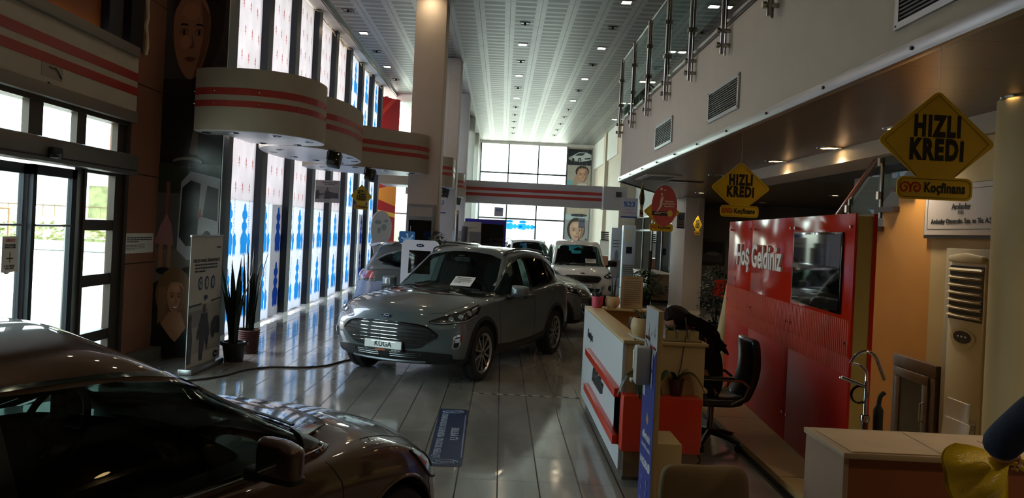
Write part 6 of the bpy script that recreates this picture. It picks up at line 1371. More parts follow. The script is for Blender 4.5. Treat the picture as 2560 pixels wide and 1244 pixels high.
# right-hand side of the far hall
t = thing('low_cabinet', 'long low cabinet with cream doors by the glass office front', 'cabinet', (4.85, 23.3, 0)); MB().box(-.35, .35, -.1, 3.0, .08, .82).build('carcass', mat('cabinet_wood', '9a7a5c', .5, noise=.1, nscale=8), t); MB().box(-.38, .38, -.14, 3.04, .82, .86).build('top', MATS['cabinet_wood'], t); MB().box(-.33, .33, -.05, 2.95, 0, .08).build('plinth', MATS['black_plastic'], t)
for k in range(4):
    d = MB().box(-.365, -.35, -.08+.76*k, .64+.76*k, .10, .80).build('door', mat('cabinet_cream', 'b39b80', .5), t); MB().box(-.375, -.365, .55+.76*k, .60+.76*k, .5, .62).build('handle', MATS['steel_satin'], d)
def leafy(label, loc, seed, n, R, z0, z1, leafm, pot=True, trunk=None, lw=.05, cone=0.):
    t = thing('potted_shrub', label, 'plant', loc); rr = random.Random(seed)
    if pot: plain_pot(t, MATS['pot_black'], .16, .22, .32)
    st = MB(); lf = MB()
    for k in range(max(5, n//28)):
        a = rr.uniform(0, 6.28); q = rr.uniform(.3, .95)*R; z = rr.uniform(z0, z1); st.tube([(0, 0, .25), (q*.3*math.cos(a), q*.3*math.sin(a), z*.6), (q*math.cos(a), q*math.sin(a), z)], [.010, .007, .003], 5)
    if trunk: st.cyl((.12, .1, .2), (.14, .1, trunk), .05, .045, n=10)
    st.build('stem', mat('bark', '2a1f17', .8), t)
    for k in range(n):
        a = rr.uniform(0, 6.28); u = rr.random(); z = z0+(z1-z0)*u; env = R*(math.sin(math.pi*min(1, .15+.85*u))**.6)*(1-cone*u); q = env*math.sqrt(rr.random()); c = Vector((q*math.cos(a), q*math.sin(a), z))
        d = Vector((math.cos(a+rr.uniform(-.8, .8)), math.sin(a+rr.uniform(-.8, .8)), rr.uniform(-.7, .35))).normalized(); w = d.cross(Vector((0, 0, 1))).normalized(); L = lw*rr.uniform(.8, 1.5); nn = w.cross(d)
        lf.add([tuple(c), tuple(c+d*L*.5+w*L*.38), tuple(c+d*L*1.15-nn*L*.15), tuple(c+d*L*.5-w*L*.38), tuple(c+d*L*.5+nn*L*.10)], [(0, 1, 4), (1, 2, 4), (2, 3, 4), (3, 0, 4)])
    lf.build('foliage', leafm, t, fixn=False); return t
LG = mat('leaf_green', '2f4a26', .45, noise=.4, nscale=6); LD = mat('leaf_dark', '1f3320', .45, noise=.4, nscale=6)
leafy('bushy green floor plant with a dark trunk before the glass office door', (4.15, 22.3, 0), 4, 620, .62, .25, 1.0, LG, True, 1.55, .10)
leafy('tall sparse green plant behind the cream fabric roll', (4.20, 15.1, 0), 9, 330, .36, .15, 1.45, LD, True, None, .075)
leafy('small dark trailing plant on the kiosk beside the blue card', (-1.16, 13.95, 0), 15, 150, .17, 1.45, 1.85, mat('leaf_black', '252b29', .5), True, None, .05)
t = thing('orange_chair', 'orange shell chair beside the tall sparse plant', 'chair', (6.0, 20.9, 0), .3); OC = mat('chair_orange', 'd2431f', .35)
v, f = lattice(4, 2, 4, lambda i, j, k: ((i-2)*.13, -.02+(j-1)*.015+.10*((i-2)/2)**2*-1-.05*k/4*2, .44+.11*k)); MB().add(v, f).build('backrest', OC, t, subd=1).location = (0, .26, 0)
v, f = lattice(4, 4, 2, lambda i, j, k: ((i-2)*.13, (j-2)*.115, .43+(k-1)*.015+.05*((i-2)/2)**2)); MB().add(v, f).build('seat', OC, t, subd=1)
for x in (-.2, .2):
    for y in (-.2, .2): MB().cyl((x, y, 0), (x*.8, y*.8, .43), .012).build('leg', MATS['steel_satin'], t)
t = thing('framed_picture', 'dark framed picture on the grey office wall', 'picture', (6.12, 22.59, 1.60)); MB().box(-.36, .36, -.03, .0, -.36, .36).build('picture_frame', MATS['dark_skirting'], t, bevel=.008); MB().box(-.29, .29, -.034, -.03, -.29, .29).build('picture_print', mat('picture_dark', '2b2c2f', .25), t); art('print', [(rect(-.29, -.29, .29, -.05), '3a3838'), (ell(0, -.05, .2, .06), '55534f')], t, (0, -.035, 0), (RX, 0, 0))
t = thing('display_panel', 'white display panel with faint print standing by the far right pillar', 'display stand', (4.45, 30.3, 0), .3); MB().box(-.22, .22, -.03, .03, 0, 2.25).build('panel', MATS['sign_white'], t, bevel=.01); art('print', [(rect(-.19, .3, .19, 1.0), '9a8f8c'), (ell(0, .9, .12, .2), 'a5635a'), (rect(-.15, 1.5, .1, 1.54), '6d7078'), (rect(-.15, 1.62, .12, 1.66), '6d7078'), (rect(-.15, 1.74, .12, 1.78), '6d7078'), (ell(.02, 1.15, .08, .25), '7b7d80')], t, (0, -.031, 0), (RX, 0, 0))
t = thing('white_air_unit', 'white standing air unit with a lit slot by the far display panel', 'air conditioner', (4.78, 29.4, 0)); MB().box(-.24, .24, -.15, .15, 0, 2.35).build('cabinet', MATS['kiosk_white'], t, bevel=.03)
for k in range(9): MB().box(-.2, .2, -.165, -.15, .2+.08*k, .24+.08*k).build('slat', MATS['alu'], t)
MB().box(-.16, .1, -.16, -.15, 1.75, 2.2).build('outlet', mat('outlet_cream', 'd7cfb4', .4), t); MB().box(-.1, .12, -.16, -.15, 1.3, 1.55).build('badge_plate', MATS['gloss_black'], t)
t = thing('brochure_rack', 'brown brochure rack with white leaflets by the far right wall', 'rack', (4.42, 33.6, 0)); MB().box(-.2, .2, -.1, .1, 0, 1.05).build('cabinet', mat('rack_brown', '7a4a2c', .5), t, bevel=.01); MB().box(-.2, .2, -.1, .02, 1.07, 1.75).build('rack_panel', wh, t); b_ = MB()
for k in range(5): b_.box(-.17, .17, -.16+.02*k, -.14+.02*k, 1.72+.08*k, 1.78+.08*k)
b_.build('leaflets', MATS['ink'], t)
# ------------------------------------------------------------------ reception desk
t = thing('reception_desk', 'white reception desk with orange stripes and raised grey letters', 'desk', (.98, 6.05, 0))
DW = mat('desk_white', 'c6c9cd', .35); DC = mat('desk_cream', 'b9a273', .45); DO = mat('desk_orange', 'c8341a', .3, coat=.3)
MB().box(0, .035, 0, 2.8, .10, 1.08).build('front_panel', DW, t, bevel=.004); MB().box(.05, .6, .08, 2.7, 0, .10).build('plinth', mat('plinth_steel', '8a8178', .25, .7), t)
MB().box(.0, .17, .16, 2.60, 1.08, 1.105).build('counter_ledge', DC, t, bevel=.004); MB().box(.0, .70, 2.60, 2.80, 1.08, 1.105).build('far_ledge', DC, t, bevel=.004); MB().box(.035, .06, .05, 2.75, .12, 1.08).build('inner_panel', DC, t)
MB().box(.035, .64, .0, .035, .30, 1.08).build('near_end_panel', DC, t, bevel=.003); MB().box(.0, .66, -.02, .16, 1.08, 1.105).build('near_ledge', DC, t, bevel=.004); MB().box(.035, .68, 2.745, 2.78, .1, 1.08).build('far_end_panel', DC, t, bevel=.003); MB().box(.06, .70, .1, 2.74, .70, .73).build('worktop', DC, t, bevel=.004)
MB().box(.0, .60, -.14, .30, .28, .70).build('orange_block', DO, t, bevel=.005); MB().box(.02, .58, -.13, .2, .09, .28).build('mirror_base', mat('desk_mirror', '8a7466', .12, .8), t)
for z in (.655, .29): MB().box(-.05, 0, .02, 2.12, z, z+.07).build('stripe', DO, t, bevel=.004)
text('letters', 'Arslanlar', .185, (-.012, 1.32, .535), (RX, 0, -RX), mat('letter_grey', '6d7176', .3, .8), t, bold=.006, extr=.012); text('letters', 'Danışma', .125, (-.003, 2.14, .855), (RX, 0, -RX), MATS['ink'], t, bold=.001, extr=.002)
t = thing('computer_monitor', 'black computer monitor seen from behind on the reception desk', 'monitor', (1.20, 7.2, .73), -.1); MB().box(-.02, .02, -.26, .26, .12, .42, Matrix.Rotation(.12, 4, 'Y')).build('monitor_back', MATS['black_plastic'], t, bevel=.012); MB().box(.021, .023, -.245, .245, .14, .405, Matrix.Rotation(.12, 4, 'Y')).build('screen', MATS['screen_face'], t); MB().box(-.06, .10, -.11, .11, 0, .015).box(-.03, .0, -.03, .03, .015, .2).build('stand', MATS['black_plastic'], t, bevel=.005)
PW = mat('pot_cream', 'c0a274', .5); 
def small_pot(label, loc, prof, m, seed, n, hmin, hmax, w, lean, leafm, group=None, soil=.0):
    t = thing('potted_plant', label, 'plant', loc, 0, group); MB().lathe(prof, n=28).build('pot', m, t, smooth=35); h = prof[-1][1]; r = prof[-1][0]
    MB().cyl((0, 0, h-.02), (0, 0, h-.012), r*.97, n=18).build('soil', MATS['soil'], t); rr = random.Random(seed); mb = MB()
    for k in range(n):
        a = rr.uniform(0, 6.28); H_ = rr.uniform(hmin, hmax); l = lean*rr.uniform(.4, 1.2); c = Vector((.3*r*math.cos(a), .3*r*math.sin(a), h-.015)); P = [c+Vector((l*math.cos(a)*s*s, l*math.sin(a)*s*s, H_*s)) for s in (0, .35, .7, 1)]
        mb.tube([tuple(p) for p in P], [w, w*.95, w*.6, w*.08], 5)
    mb.build('leaf', leafm, t, smooth=True); return t
round_pot = [(.001, 0), (.045, 0), (.075, .03), (.085, .07), (.078, .115), (.068, .13), (.060, .13)]
small_pot('pink pot with a spiky green plant on the far end of the reception desk', (1.10, 8.70, 1.105), [(.001, 0), (.055, 0), (.065, .11), (.070, .11), (.070, .125), (.060, .125)], mat('pot_pink', 'c4475f', .45), 2, 14, .05, .16, .010, .07, MATS['snake_leaf'])
small_pot('round cream pot with one tall upright leaf next to the pink pot', (1.27, 8.72, 1.105), round_pot, PW, 5, 2, .24, .30, .013, .02, MATS['snake_leaf'])
small_pot('large round cream pot with a small spiky plant on the near desk corner', (1.16, 6.17, 1.105), [(a*1.28, b*1.28) for a, b in round_pot], PW, 11, 14, .05, .11, .007, .07, mat('leaf_olive', '4a5236', .5))
t = thing('info_sheet_stand', 'beige printed sheet in a holder on the far end of the reception desk', 'notice', (1.49, 8.74, 1.105)); MB().box(-.12, .12, -.004, .004, 0, .36, Matrix.Rotation(-.08, 4, 'X')).build('sheet', mat('sheet_beige', 'b39a76', .6), t); MB().box(-.11, .11, -.05, .05, 0, .008).build('holder_foot', MATS['clear_glass'], t); disp_text('sheet_text', [(.93, .96, .2, .8)]+para(12, .86, .08, .12, .88, .45), mat('ink_soft', '6d5c48', .6), t, (0, -.02, .18), (RX-.08, 0, 0), .24, .36)
t = thing('plant_tray', 'narrow wooden tray holding three cream cube pots on the desk end', 'tray', (1.45, 6.13, 1.105)); MB().box(-.15, .15, -.05, .05, 0, .015).build('tray_base', mat('tray_wood', '8f7b52', .5), t, bevel=.004)
for k, lb in enumerate(('leftmost cream cube pot on the wooden tray, with a tiny plant', 'middle cream cube pot on the wooden tray', 'rightmost cream cube pot on the wooden tray')):
    q = thing('cube_pot', lb, 'pot', (1.36+.09*k, 6.13, 1.12), 0, 'cream cube pots on the tray'); MB().prism(rr_rect(-.036, -.036, .036, .036, .01), 'z', 0, .07).build('pot', mat('pot_patterned', 'b5a672', .6, bump=.6, bscale=120), q); MB().box(-.03, .03, -.03, .03, .066, .072).build('soil', MATS['soil'], q)
    if k == 0:
        mb = MB()
        for a in range(9): mb.tube([(0, 0, .07), (.03*math.cos(a*.7), .03*math.sin(a*.7), .09), (.05*math.cos(a*.7), .05*math.sin(a*.7), .115)], [.008, .007, .001], 5)
        mb.build('leaf', MATS['leaf_olive'], q, smooth=True)
def orchid(label, loc, leaves, potm, stems):
    t = thing('potted_orchid', label, 'plant', loc); MB().lathe([(.001, 0), (.045, 0), (.062, .12), (.066, .125), (.060, .13), (.052, .12)], n=22).build('pot', potm, t, smooth=35); MB().cyl((0, 0, .10), (0, 0, .11), .055, n=16).build('soil', MATS['soil'], t)
    for (dx, dy, z1, z2, L) in leaves:
        V = []; n = 9; w0 = .035; d = Vector((dx, dy, 0)).normalized(); w = Vector((-d.y, d.x, 0))
        for i in range(n):
            s = i/(n-1); c = d*(L*s)+Vector((0, 0, .11+z1*math.sin(math.pi*min(1, s*.75))-z2*s*s)); ww = w0*math.sin(math.pi*min(1, .08+.90*s))**.6
            V += [tuple(c-w*ww+Vector((0, 0, .012))), tuple(c), tuple(c+w*ww+Vector((0, 0, .012)))]
        MB().add(V, [(i*3+q, i*3+q+1, (i+1)*3+q+1, (i+1)*3+q) for i in range(n-1) for q in (0, 1)]).build('leaf', mat('orchid_leaf', '22361f', .3, noise=.15, nscale=10), t, smooth=True, fixn=False)
    for P in stems: MB().tube(spl([(0, 0, .1)]+P, 4), .004, 6).build('flower_stem', mat('stem_brown', '3a2c22', .6), t, smooth=True)
orchid('left potted orchid with drooping leaves behind the hand sanitizer', (1.14, 6.02, .70), [(-1, -.2, .10, .20, .20), (-.6, .5, .12, .10, .18), (.6, -.6, .08, .16, .18), (-.3, -1, .08, .18, .16), (1, .3, .1, .1, .16)], MATS['pot_black'], [[(-.03, .02, .25), (-.07, .05, .42)]])
orchid('right potted orchid in a dark pot on the orange block of the desk', (1.40, 6.03, .70), [(1, -.3, .13, .26, .25), (.8, .5, .12, .10, .20), (-.7, -.4, .10, .08, .16), (-.3, .8, .12, .08, .16)], mat('pot_plum', '2c1a18', .25, coat=.5), [[(.03, .0, .22), (.05, .02, .36), (.07, .03, .50), (.06, .05, .60)]])
# ------------------------------------------------------------------ sanitizer stand
t = thing('sanitizer_stand', 'tall blue and white hand sanitizer stand in front of the desk', 'stand', (1.0, 5.05, 0)); MB().box(0, .032, -.2, .2, 0, 1.45).build('stand_panel', DC, t, bevel=.002); MB().box(.032, .19, -.17, .17, 0, .62).build('rear_box', DC, t, bevel=.003)
BL = mat('stand_blue', '1f2f86', .4); MB().box(-.002, 0, -.2, .2, 0, 1.45).build('white_face', mat('stand_white', 'a9adb3', .4), t); Pb = [(-.2, 0), (.2, 0), (.2, 1.20)]+[(.2-.4*i/12, 1.20-.10*math.sin(math.pi*i/12)) for i in range(1, 13)]
MB().prism(Pb, 'x', -.004, -.002).build('blue_face', BL, t)
text('stand_text', 'ellerinizi', .075, (-.005, 0, .62), (RX, 0, -RX), MATS['plate_white'], t, bold=.001); text('stand_text', 'dezenfekte ediniz', .04, (-.005, 0, .55), (RX, 0, -RX), MATS['plate_white'], t); text('stand_text', '14 KURAL', .07, (-.005, .02, .44), (RX, 0, -RX), MATS['plate_white'], t, bold=.002)
art('print', [([(-.03, .72), (.0, .78), (.05, .74), (.03, .70)], 'b98a5c'), (ell(.14, .45, .03, .03), 'b8bcc4')]+[(rect(-.185, .86+.09*k, -.10, .93+.09*k), '9aa0b4') for k in range(4)]+[(rect(.08, .95+.12*k, .12, 1.05+.12*k), '9aa0b4') for k in range(2)]+[(ell(x, .34-.07*k, .012, .018), '7f8ac0') for k in range(5) for x in (-.08, .08)], t, (-.0045, 0, 0), (RX, 0, -RX))
art('print', [([(.10, 1.29), (.13, 1.36), (.12, 1.30), (.135, 1.29), (.12, 1.27)], '33435f'), ([(-.10, 1.25), (-.07, 1.33), (-.06, 1.27), (-.04, 1.26), (-.07, 1.22)], '8c3a3a'), ([(.0, 1.28), (.02, 1.30), (.03, 1.27)], '8c3a3a')], t, (-.0025, 0, 0), (RX, 0, -RX)); text('brand_text', 'ARSLANLAR', .03, (-.003, .10, 1.245), (RX, 0, -RX), MATS['ink'], t); text('brand_text', 'SANITASYON', .03, (-.003, -.08, 1.205), (RX, 0, -RX), MATS['ink_red'], t)
DP = mat('dispenser_white', 'b9b9b4', .35); d = MB().box(-.10, -.005, -.05, .06, .96, 1.20).build('dispenser', DP, t, bevel=.012); MB().lathe([(.001, 0), (.028, 0), (.030, .12), (.018, .14), (.014, .16), (.001, .16)], (-.07, .09, 1.04), 16).build('bottle', mat('bottle_white', 'c6c6c0', .3), d, smooth=35); MB().box(-.11, -.02, .05, .12, .955, .975).build('drip_tray', DP, d, bevel=.004); MB().tube([(-.02, .02, 1.20), (-.03, .03, 1.235), (-.10, .14, 1.245), (-.11, .22, 1.255)], .007, 8).build('lever', DP, d, smooth=True)
# ------------------------------------------------------------------ office chair and the receptionist
BK = mat('leather_black', '0f0f10', .3, coat=.3)
t = thing('office_chair', 'black leather office chair behind the reception desk', 'office chair', (2.03, 7.30, 0), 0)
for k in range(5):
    a = .45+2*math.pi*k/5; c_, s_ = math.cos(a), math.sin(a); lg = MB().tube([(0, 0, .13), (.14*c_, .14*s_, .115), (.30*c_, .30*s_, .075)], [.03, .025, .018], 8).build('leg', MATS['black_plastic'], t, smooth=35); MB().cyl((.30*c_-.02*s_, .30*s_+.02*c_, .03), (.30*c_+.02*s_, .30*s_-.02*c_, .03), .03, n=14).cyl((.30*c_, .30*s_, .03), (.30*c_, .30*s_, .075), .008).build('caster', MATS['black_plastic'], lg)
MB().cyl((0, 0, .1), (0, 0, .40), .028).build('gas_lift', MATS['steel_satin'], t)
v, f = lattice(5, 4, 2, lambda i, j, k: ((i-2.5)*.10, (j-2)*.125, .44+(k-1)*.045+.03*(i > 4)+.015*(j in (0, 4))*(k == 2))); MB().add(v, f).build('seat', BK, t, subd=2)
v, f = lattice(2, 4, 6, lambda i, j, k: (.20+.045*(i-1)+.018*k+.05*math.sin(k*.6)*(1)+.02*abs(j-2), (j-2)*.12*(1-.04*(k > 4)), 0.44+.098*k)); MB().add(v, f).build('backrest', BK, t, subd=2)
for s in (-1, 1): ar = MB().tube([(.27, s*.27, .60), (.20, s*.28, .655), (.0, s*.28, .665), (-.20, s*.28, .66)], [.014, .016, .016, .012], 8).build('armrest', MATS['steel_satin'], t, smooth=35); MB().box(-.22, .12, s*.28-.025, s*.28+.025, .665, .69).build('arm_pad', BK, ar, bevel=.01)
[MB().tube([(.26, s*.27, .60), (.22, s*.27, .50), (.1, s*.27, .44)], .014, 8).build('arm_support', MATS['steel_satin'], t, smooth=35) for s in (-1, 1)]
def skin(name, J, E, m, parent, root=0, sub=2, smooth_shape=1):
    """one continuous surface grown over a skeleton. J: [(x,y,z,r)] or r as (rx,ry)"""
    me = bpy.data.meshes.new(name); me.from_pydata([j[:3] for j in J], E, []); me.update(); o = link(bpy.data.objects.new(name, me), parent)
    md = o.modifiers.new('skin', 'SKIN'); md.use_smooth_shade = True
    if not me.skin_vertices: pass
    for i, j in enumerate(J):
        r = j[3]; me.skin_vertices[0].data[i].radius = (r, r) if not isinstance(r, tuple) else r; me.skin_vertices[0].data[i].use_root = (i == root)
    s = o.modifiers.new('sub', 'SUBSURF'); s.levels = s.render_levels = sub; bake(o); o.data.materials.clear(); o.data.materials.append(m); finish(o.data, True); return o
def hand(parent, wrist, d, up, m, s=1., curl=.6, name='hand', thumb=1):
    """palm and five separate bent fingers; d: pointing direction, up: back of the hand"""
    d = Vector(d).normalized(); up = Vector(up); up = (up-d*up.dot(d)).normalized(); w = d.cross(up); W = Vector(wrist)
    J = [(*W, .026*s)]; E = []
    P = lambda a, b, c: W+d*a*s+w*b*s+up*c*s
    J.append((*P(.045, 0, 0), (.034*s, .017*s))); E.append((0, 1)); J.append((*P(.085, 0, 0), (.036*s, .015*s))); E.append((1, 2))
    for q, (b, L) in enumerate(((-.030, .068), (-.010, .076), (.010, .072), (.029, .056))):
        k = len(J); pts = [(.098, b, .002)]; ang = .25; x, z = .098, .002
        for g in (.42, .32, .26):
            ang += curl*(.6 if g == .42 else 1); x += L*g*math.cos(ang); z -= L*g*math.sin(ang); pts.append((x, b*1.05, z))
        for i, p in enumerate(pts): J.append((*P(*p), (.0098-.0009*i)*s))
        E.append((2, k)); E += [(k+i, k+i+1) for i in range(3)]
    k = len(J); 
    for i, p in enumerate(((.030, thumb*-.030, -.006), (.055, thumb*-.052, -.018), (.080, thumb*-.055, -.035), (.098, thumb*-.048, -.048))): J.append((*P(*p), (.0125-.0014*i)*s))
    E.append((1, k)); E += [(k+i, k+i+1) for i in range(3)]
    return J, E
SK = mat('skin_tone', 'a8715a', .5, noise=.06, nscale=20); HR = mat('hair_dark', '1a0f0d', .7, spec=.1, noise=.3, nscale=60); CB = mat('cloth_black', '121114', .85, bump=.25, bscale=200)
t = thing('person', 'woman in black with long dark hair, face mask, bending over the reception desk', 'person', (2.06, 7.32, 0))
# local frame: she faces -x
def addchain(J, E, base, chain):
    k0 = base
    for c in chain: J.append(c); E.append((k0, len(J)-1)); k0 = len(J)-1
    return k0
J = [(.0, 0, .56, (.165, .13))]; E = []
a = addchain(J, E, 0, [(-.05, 0, .70, (.14, .11)), (-.12, 0, .86, (.155, .115)), (-.19, 0, .98, (.13, .09)), (-.25, 0, 1.055, .052), (-.29, 0, 1.085, .050)])
headk = a; addchain(J, E, a, [(-.33, 0, 1.10, .085), (-.36, 0, 1.10, .095), (-.40, 0, 1.05, .075)])
for s in (-1, 1):
    addchain(J, E, 3, [(-.20, s*.13, .975, .065), (-.23, s*.21, .93, .055), (-.34, s*.25, .80, .044), (-.46, s*.18, .76, .036), (-.54, s*.10, .765, .028)])
    addchain(J, E, 0, [(-.06, s*.10, .53, .095), (-.30, s*.12, .53, .078), (-.44, s*.12, .50, .062), (-.42, s*.12, .28, .055), (-.40, s*.12, .08, .040), (-.48, s*.12, .045, .038), (-.55, s*.12, .035, .03)])
body = skin('body', J, E, SK, t)
for s in (-1, 1):
    Jh, Eh = hand(t, (-.54, s*.10, .765), (-1, -s*.3, -.05), (0, 0, 1), SK, .92, .35, thumb=-s); skin('hand', Jh, Eh, SK, body)
# clothes: the same skeleton a little fuller, from neck to ankle
Jc = [(.0, 0, .56, (.20, .17))]; Ec = []; a = addchain(Jc, Ec, 0, [(-.04, 0, .70, (.155, .13)), (-.09, 0, .86, (.17, .14)), (-.16, 0, .99, (.15, .12)), (-.225, 0, 1.045, .075)])
for s in (-1, 1):
    addchain(Jc, Ec, 3, [(-.20, s*.13, .975, .074), (-.23, s*.21, .93, .064), (-.34, s*.25, .80, .052), (-.46, s*.18, .762, .043), (-.52, s*.12, .765, .037)])
    addchain(Jc, Ec, 0, [(-.06, s*.10, .53, .122), (-.30, s*.12, .53, .10), (-.44, s*.12, .50, .080), (-.42, s*.12, .28, .070), (-.40, s*.12, .11, .050)])
skin('black_clothes', Jc, Ec, CB, t)
hd = MB(); v, f = lattice(4, 4, 4, lambda i, j, k: (0, 0, 0)) if False else ([], [])
def head_mesh(name, c, R, face, m, parent, sc=1.):
    """head: egg with brow, nose, lips, chin; face = direction the face looks, R: 3x3 axes"""
    mb = MB()
    def fn(u, v_):
        th = 2*math.pi*u; ph = math.pi*v_; x, y, z = math.sin(ph)*math.cos(th), math.sin(ph)*math.sin(th), math.cos(ph)
        fx = max(0, x); nose = math.exp(-((y/.16)**2+((z+.12)/.22)**2))*fx*.17; brow = math.exp(-((y/.5)**2+((z-.18)/.10)**2))*fx*.05; eye = -math.exp(-(((abs(y)-.34)/.16)**2+((z-.05)/.10)**2))*fx*.07; lips = math.exp(-((y/.28)**2+((z+.42)/.07)**2))*fx*.06; chin = math.exp(-((y/.3)**2+((z+.72)/.15)**2))*fx*.08
        w = 1-.22*max(0, -z)**1.2; r = 1+nose+brow+eye+lips+chin
        p = Vector((x*.095*r, y*.075*w, z*.12))*sc
        return tuple(Vector(c)+R @ p)
    mb.grid(fn, 40, 28); o = mb.build(name, m, parent, smooth=True); return o
f_ = Vector((-.78, 0, -.62)).normalized(); l_ = Vector((0, -1, 0)); u_ = f_.cross(l_); R = Matrix((f_, l_, u_)).transposed()
hc = Vector((-.37, 0, 1.125)); head_mesh('head', hc, R, f_, SK, t, 1.08)
for s in (-1, 1):
    MB().ball(tuple(hc+R @ Vector((.082, s*.028, .008))), (.010, .013, .008), 10, 8).build('eye', MATS['ink'], t, smooth=True); MB().ball(tuple(hc+R @ Vector((-.005, s*.078, -.005))), (.018, .010, .028), 10, 8).build('ear', SK, t, smooth=True)
mk = MB()
def mf(u, v_):
    a = (u-.5)*2.5; z = -.015-.085*v_; r = .098+.020*math.sin(math.pi*v_); return tuple(hc+R @ Vector((r*math.cos(a)+.004, .085*math.sin(a), z)))
mk.grid(mf, 14, 8).build('face_mask', mat('mask_white', 'aeb6bb', .7), t, smooth=True, fixn=False)
# hair: cap over the skull and a long fall down the back
hp = MB()
def hf(u, v_):
    th = 2*math.pi*u; ph = math.pi*.62*v_; x, y, z = math.sin(ph)*math.cos(th), math.sin(ph)*math.sin(th), math.cos(ph); k = 1.16+.03*math.sin(9*th)
    if x > .35 and z < .55: k = .90
    return tuple(hc+R @ Vector((x*.108*k-.014, y*.094*k, z*.138*k+.004)))
hp.grid(hf, 36, 16).build('hair', HR, t, smooth=True, fixn=False)
rr = random.Random(2); hs = MB()
for k in range(46):
    y0 = rr.uniform(-.085, .085); s0 = hc+Vector((rr.uniform(.02, .10), y0, rr.uniform(.0, .10))); e = Vector((rr.uniform(-.05, .09), y0*1.7+rr.uniform(-.04, .04), rr.uniform(.86, .95)))
    m1 = Vector((-.20+rr.uniform(-.02, .03), y0*1.5, 1.12+rr.uniform(-.01, .05))); m2 = Vector((-.05+rr.uniform(-.03, .03), y0*1.7, 1.00+rr.uniform(-.02, .05))); hs.tube(spl([tuple(s0), tuple(m1), tuple(m2), tuple(e)], 4), [.016]*4+[.019]*5+[.016]*3+[.008], 6)
for k in range(16):
    s = -1 if k % 2 else 1; y0 = s*.082; s0 = hc+R @ Vector((.02, -y0, .05)); hs.tube(spl([tuple(s0), tuple(hc+Vector((-.03+.012*k/2, y0*1.12, -.06))), tuple(hc+Vector((-.02+.012*k/2, y0*1.15, -.16))), tuple(hc+Vector((.02, y0*1.2, -.24-.004*k)))], 4), [.014]*6+[.012]*6+[.003], 6)
hs.build('long_hair', HR, t, smooth=True)
bw = MB(); q0 = hc+Vector((-.09, 0, .085)); bw.prism([(-.05, .01), (-.015, .0), (.0, .02), (.02, .045), (.03, .0), (.0, -.02), (-.045, -.03)], 'y', -.015, .015, Matrix.Translation(q0)); bw.build('hair_bow', mat('bow_black', '141012', .6), t, bevel=.004)
# ------------------------------------------------------------------ foreground: counter, boards, bag, man, tan chair, coat stand
t = thing('white_counter', 'white topped counter with terracotta front at the lower right', 'counter', (1.50, 3.30, 0))
MB().box(.02, 1.4, .03, .42, 0, 1.01).build('carcass', mat('counter_terracotta', '8a4a24', .55), t); MB().box(.0, .022, .02, .43, 0, 1.01).build('side_panel', mat('counter_pinkish', 'a3836f', .5), t); MB().box(-.01, 1.42, .0, .44, 1.01, 1.035).build('worktop', mat('counter_top', 'b39a7c', .5), t, bevel=.003)
for k, (x0, y0, w, h_, a, lb) in enumerate(((.03, .03, .44, .38, .01, 'left white card board lying on the counter'), (.42, .05, .46, .36, -.05, 'middle white card board overlapping its neighbour on the counter'), (.74, .0, .40, .30, .06, 'right white card board hanging over the counter front edge'))):
    M = Matrix.Translation((1.5+x0, 3.28+y0, 1.0365+.004*k)) @ Matrix.Rotation(a, 4, 'Z'); tag(MB().box(0, w, 0, h_, 0, .0035, M).build('card_board', mat('card_white', 'c2a98a', .6, noise=.06, nscale=8)), lb, 'card board', 'white card boards on the counter')
t = thing('coat_stand', 'chrome valet coat stand near the end of the red wall', 'coat stand', (2.37, 4.98, 0)); CH = MATS['chrome']
MB().cyl((0, 0, 0), (0, 0, .03), .16, n=24).build('base', MATS['gloss_black'], t, bevel=.005); MB().cyl((0, 0, .03), (0, 0, .82), .02, n=14).build('wood_post', MATS['wood_red'], t, smooth=35); MB().cyl((0, 0, .82), (0, 0, 1.06), .013, n=14).lathe([(.026, .80), (.03, .82), (.026, .84)], n=16).tube(spl([(0, 0, 1.06), (-.005, 0, 1.12), (-.04, 0, 1.15), (-.10, 0, 1.165)], 4), .010, 8).build('steel_post', CH, t, smooth=35)
MB().tube(spl([(-.105, 0, 1.165), (-.07, 0, 1.22), (-.01, 0, 1.245), (.05, 0, 1.215), (.09, 0, 1.13), (.115, 0, 1.07)], 6), .011, 10).build('hanger_arm', CH, t, smooth=35); MB().tube([(-.16, 0, 1.075), (.0, 0, 1.02)], .010, 8).tube([(-.15, .05, 1.065), (0, .05, 1.01)], .007, 8).build('trouser_bar', CH, t, smooth=35); MB().lathe([(.05, -.012), (.062, 0), (.05, .012)], (-.04, 0, .97), 16, 'y').build('hook_ring', MATS['gloss_black'], t)
tag(MB().tube(spl([(2.47, 4.97, .10), (2.47, 4.98, .45), (2.455, 4.98, .80), (2.46, 4.98, .95), (2.49, 4.98, .99)], 5), [.02]+[.034]*6+[.03]*6+[.014]*8, 10).build('umbrella', mat('umbrella_black', '0e0d0d', .7), None, smooth=True), 'closed black umbrella hanging on the chrome coat stand', 'umbrella')
t = thing('tan_chair', 'tan upholstered armchair back at the bottom edge of the view', 'chair', (1.09, 3.62, 0), .06); TN = mat('tan_cloth', '75603f', .8, bump=.2, bscale=250)
v, f = lattice(4, 2, 3, lambda i, j, k: ((i-2)*.115*(1-.05*(k == 3)), .25+(j-1)*.035+.02*abs(i-2)/2-.03*k/3*-1, .42+.12*k)); MB().add(v, f).build('backrest', TN, t, subd=2)
v, f = lattice(4, 4, 2, lambda i, j, k: ((i-2)*.115, (j-2)*.12, .43+(k-1)*.04)); MB().add(v, f).build('seat', TN, t, subd=2)
for x in (-.2, .2):
    for y in (-.2, .22): MB().cyl((x, y, 0), (x, y, .42), .014).build('leg', MATS['black_plastic'], t)
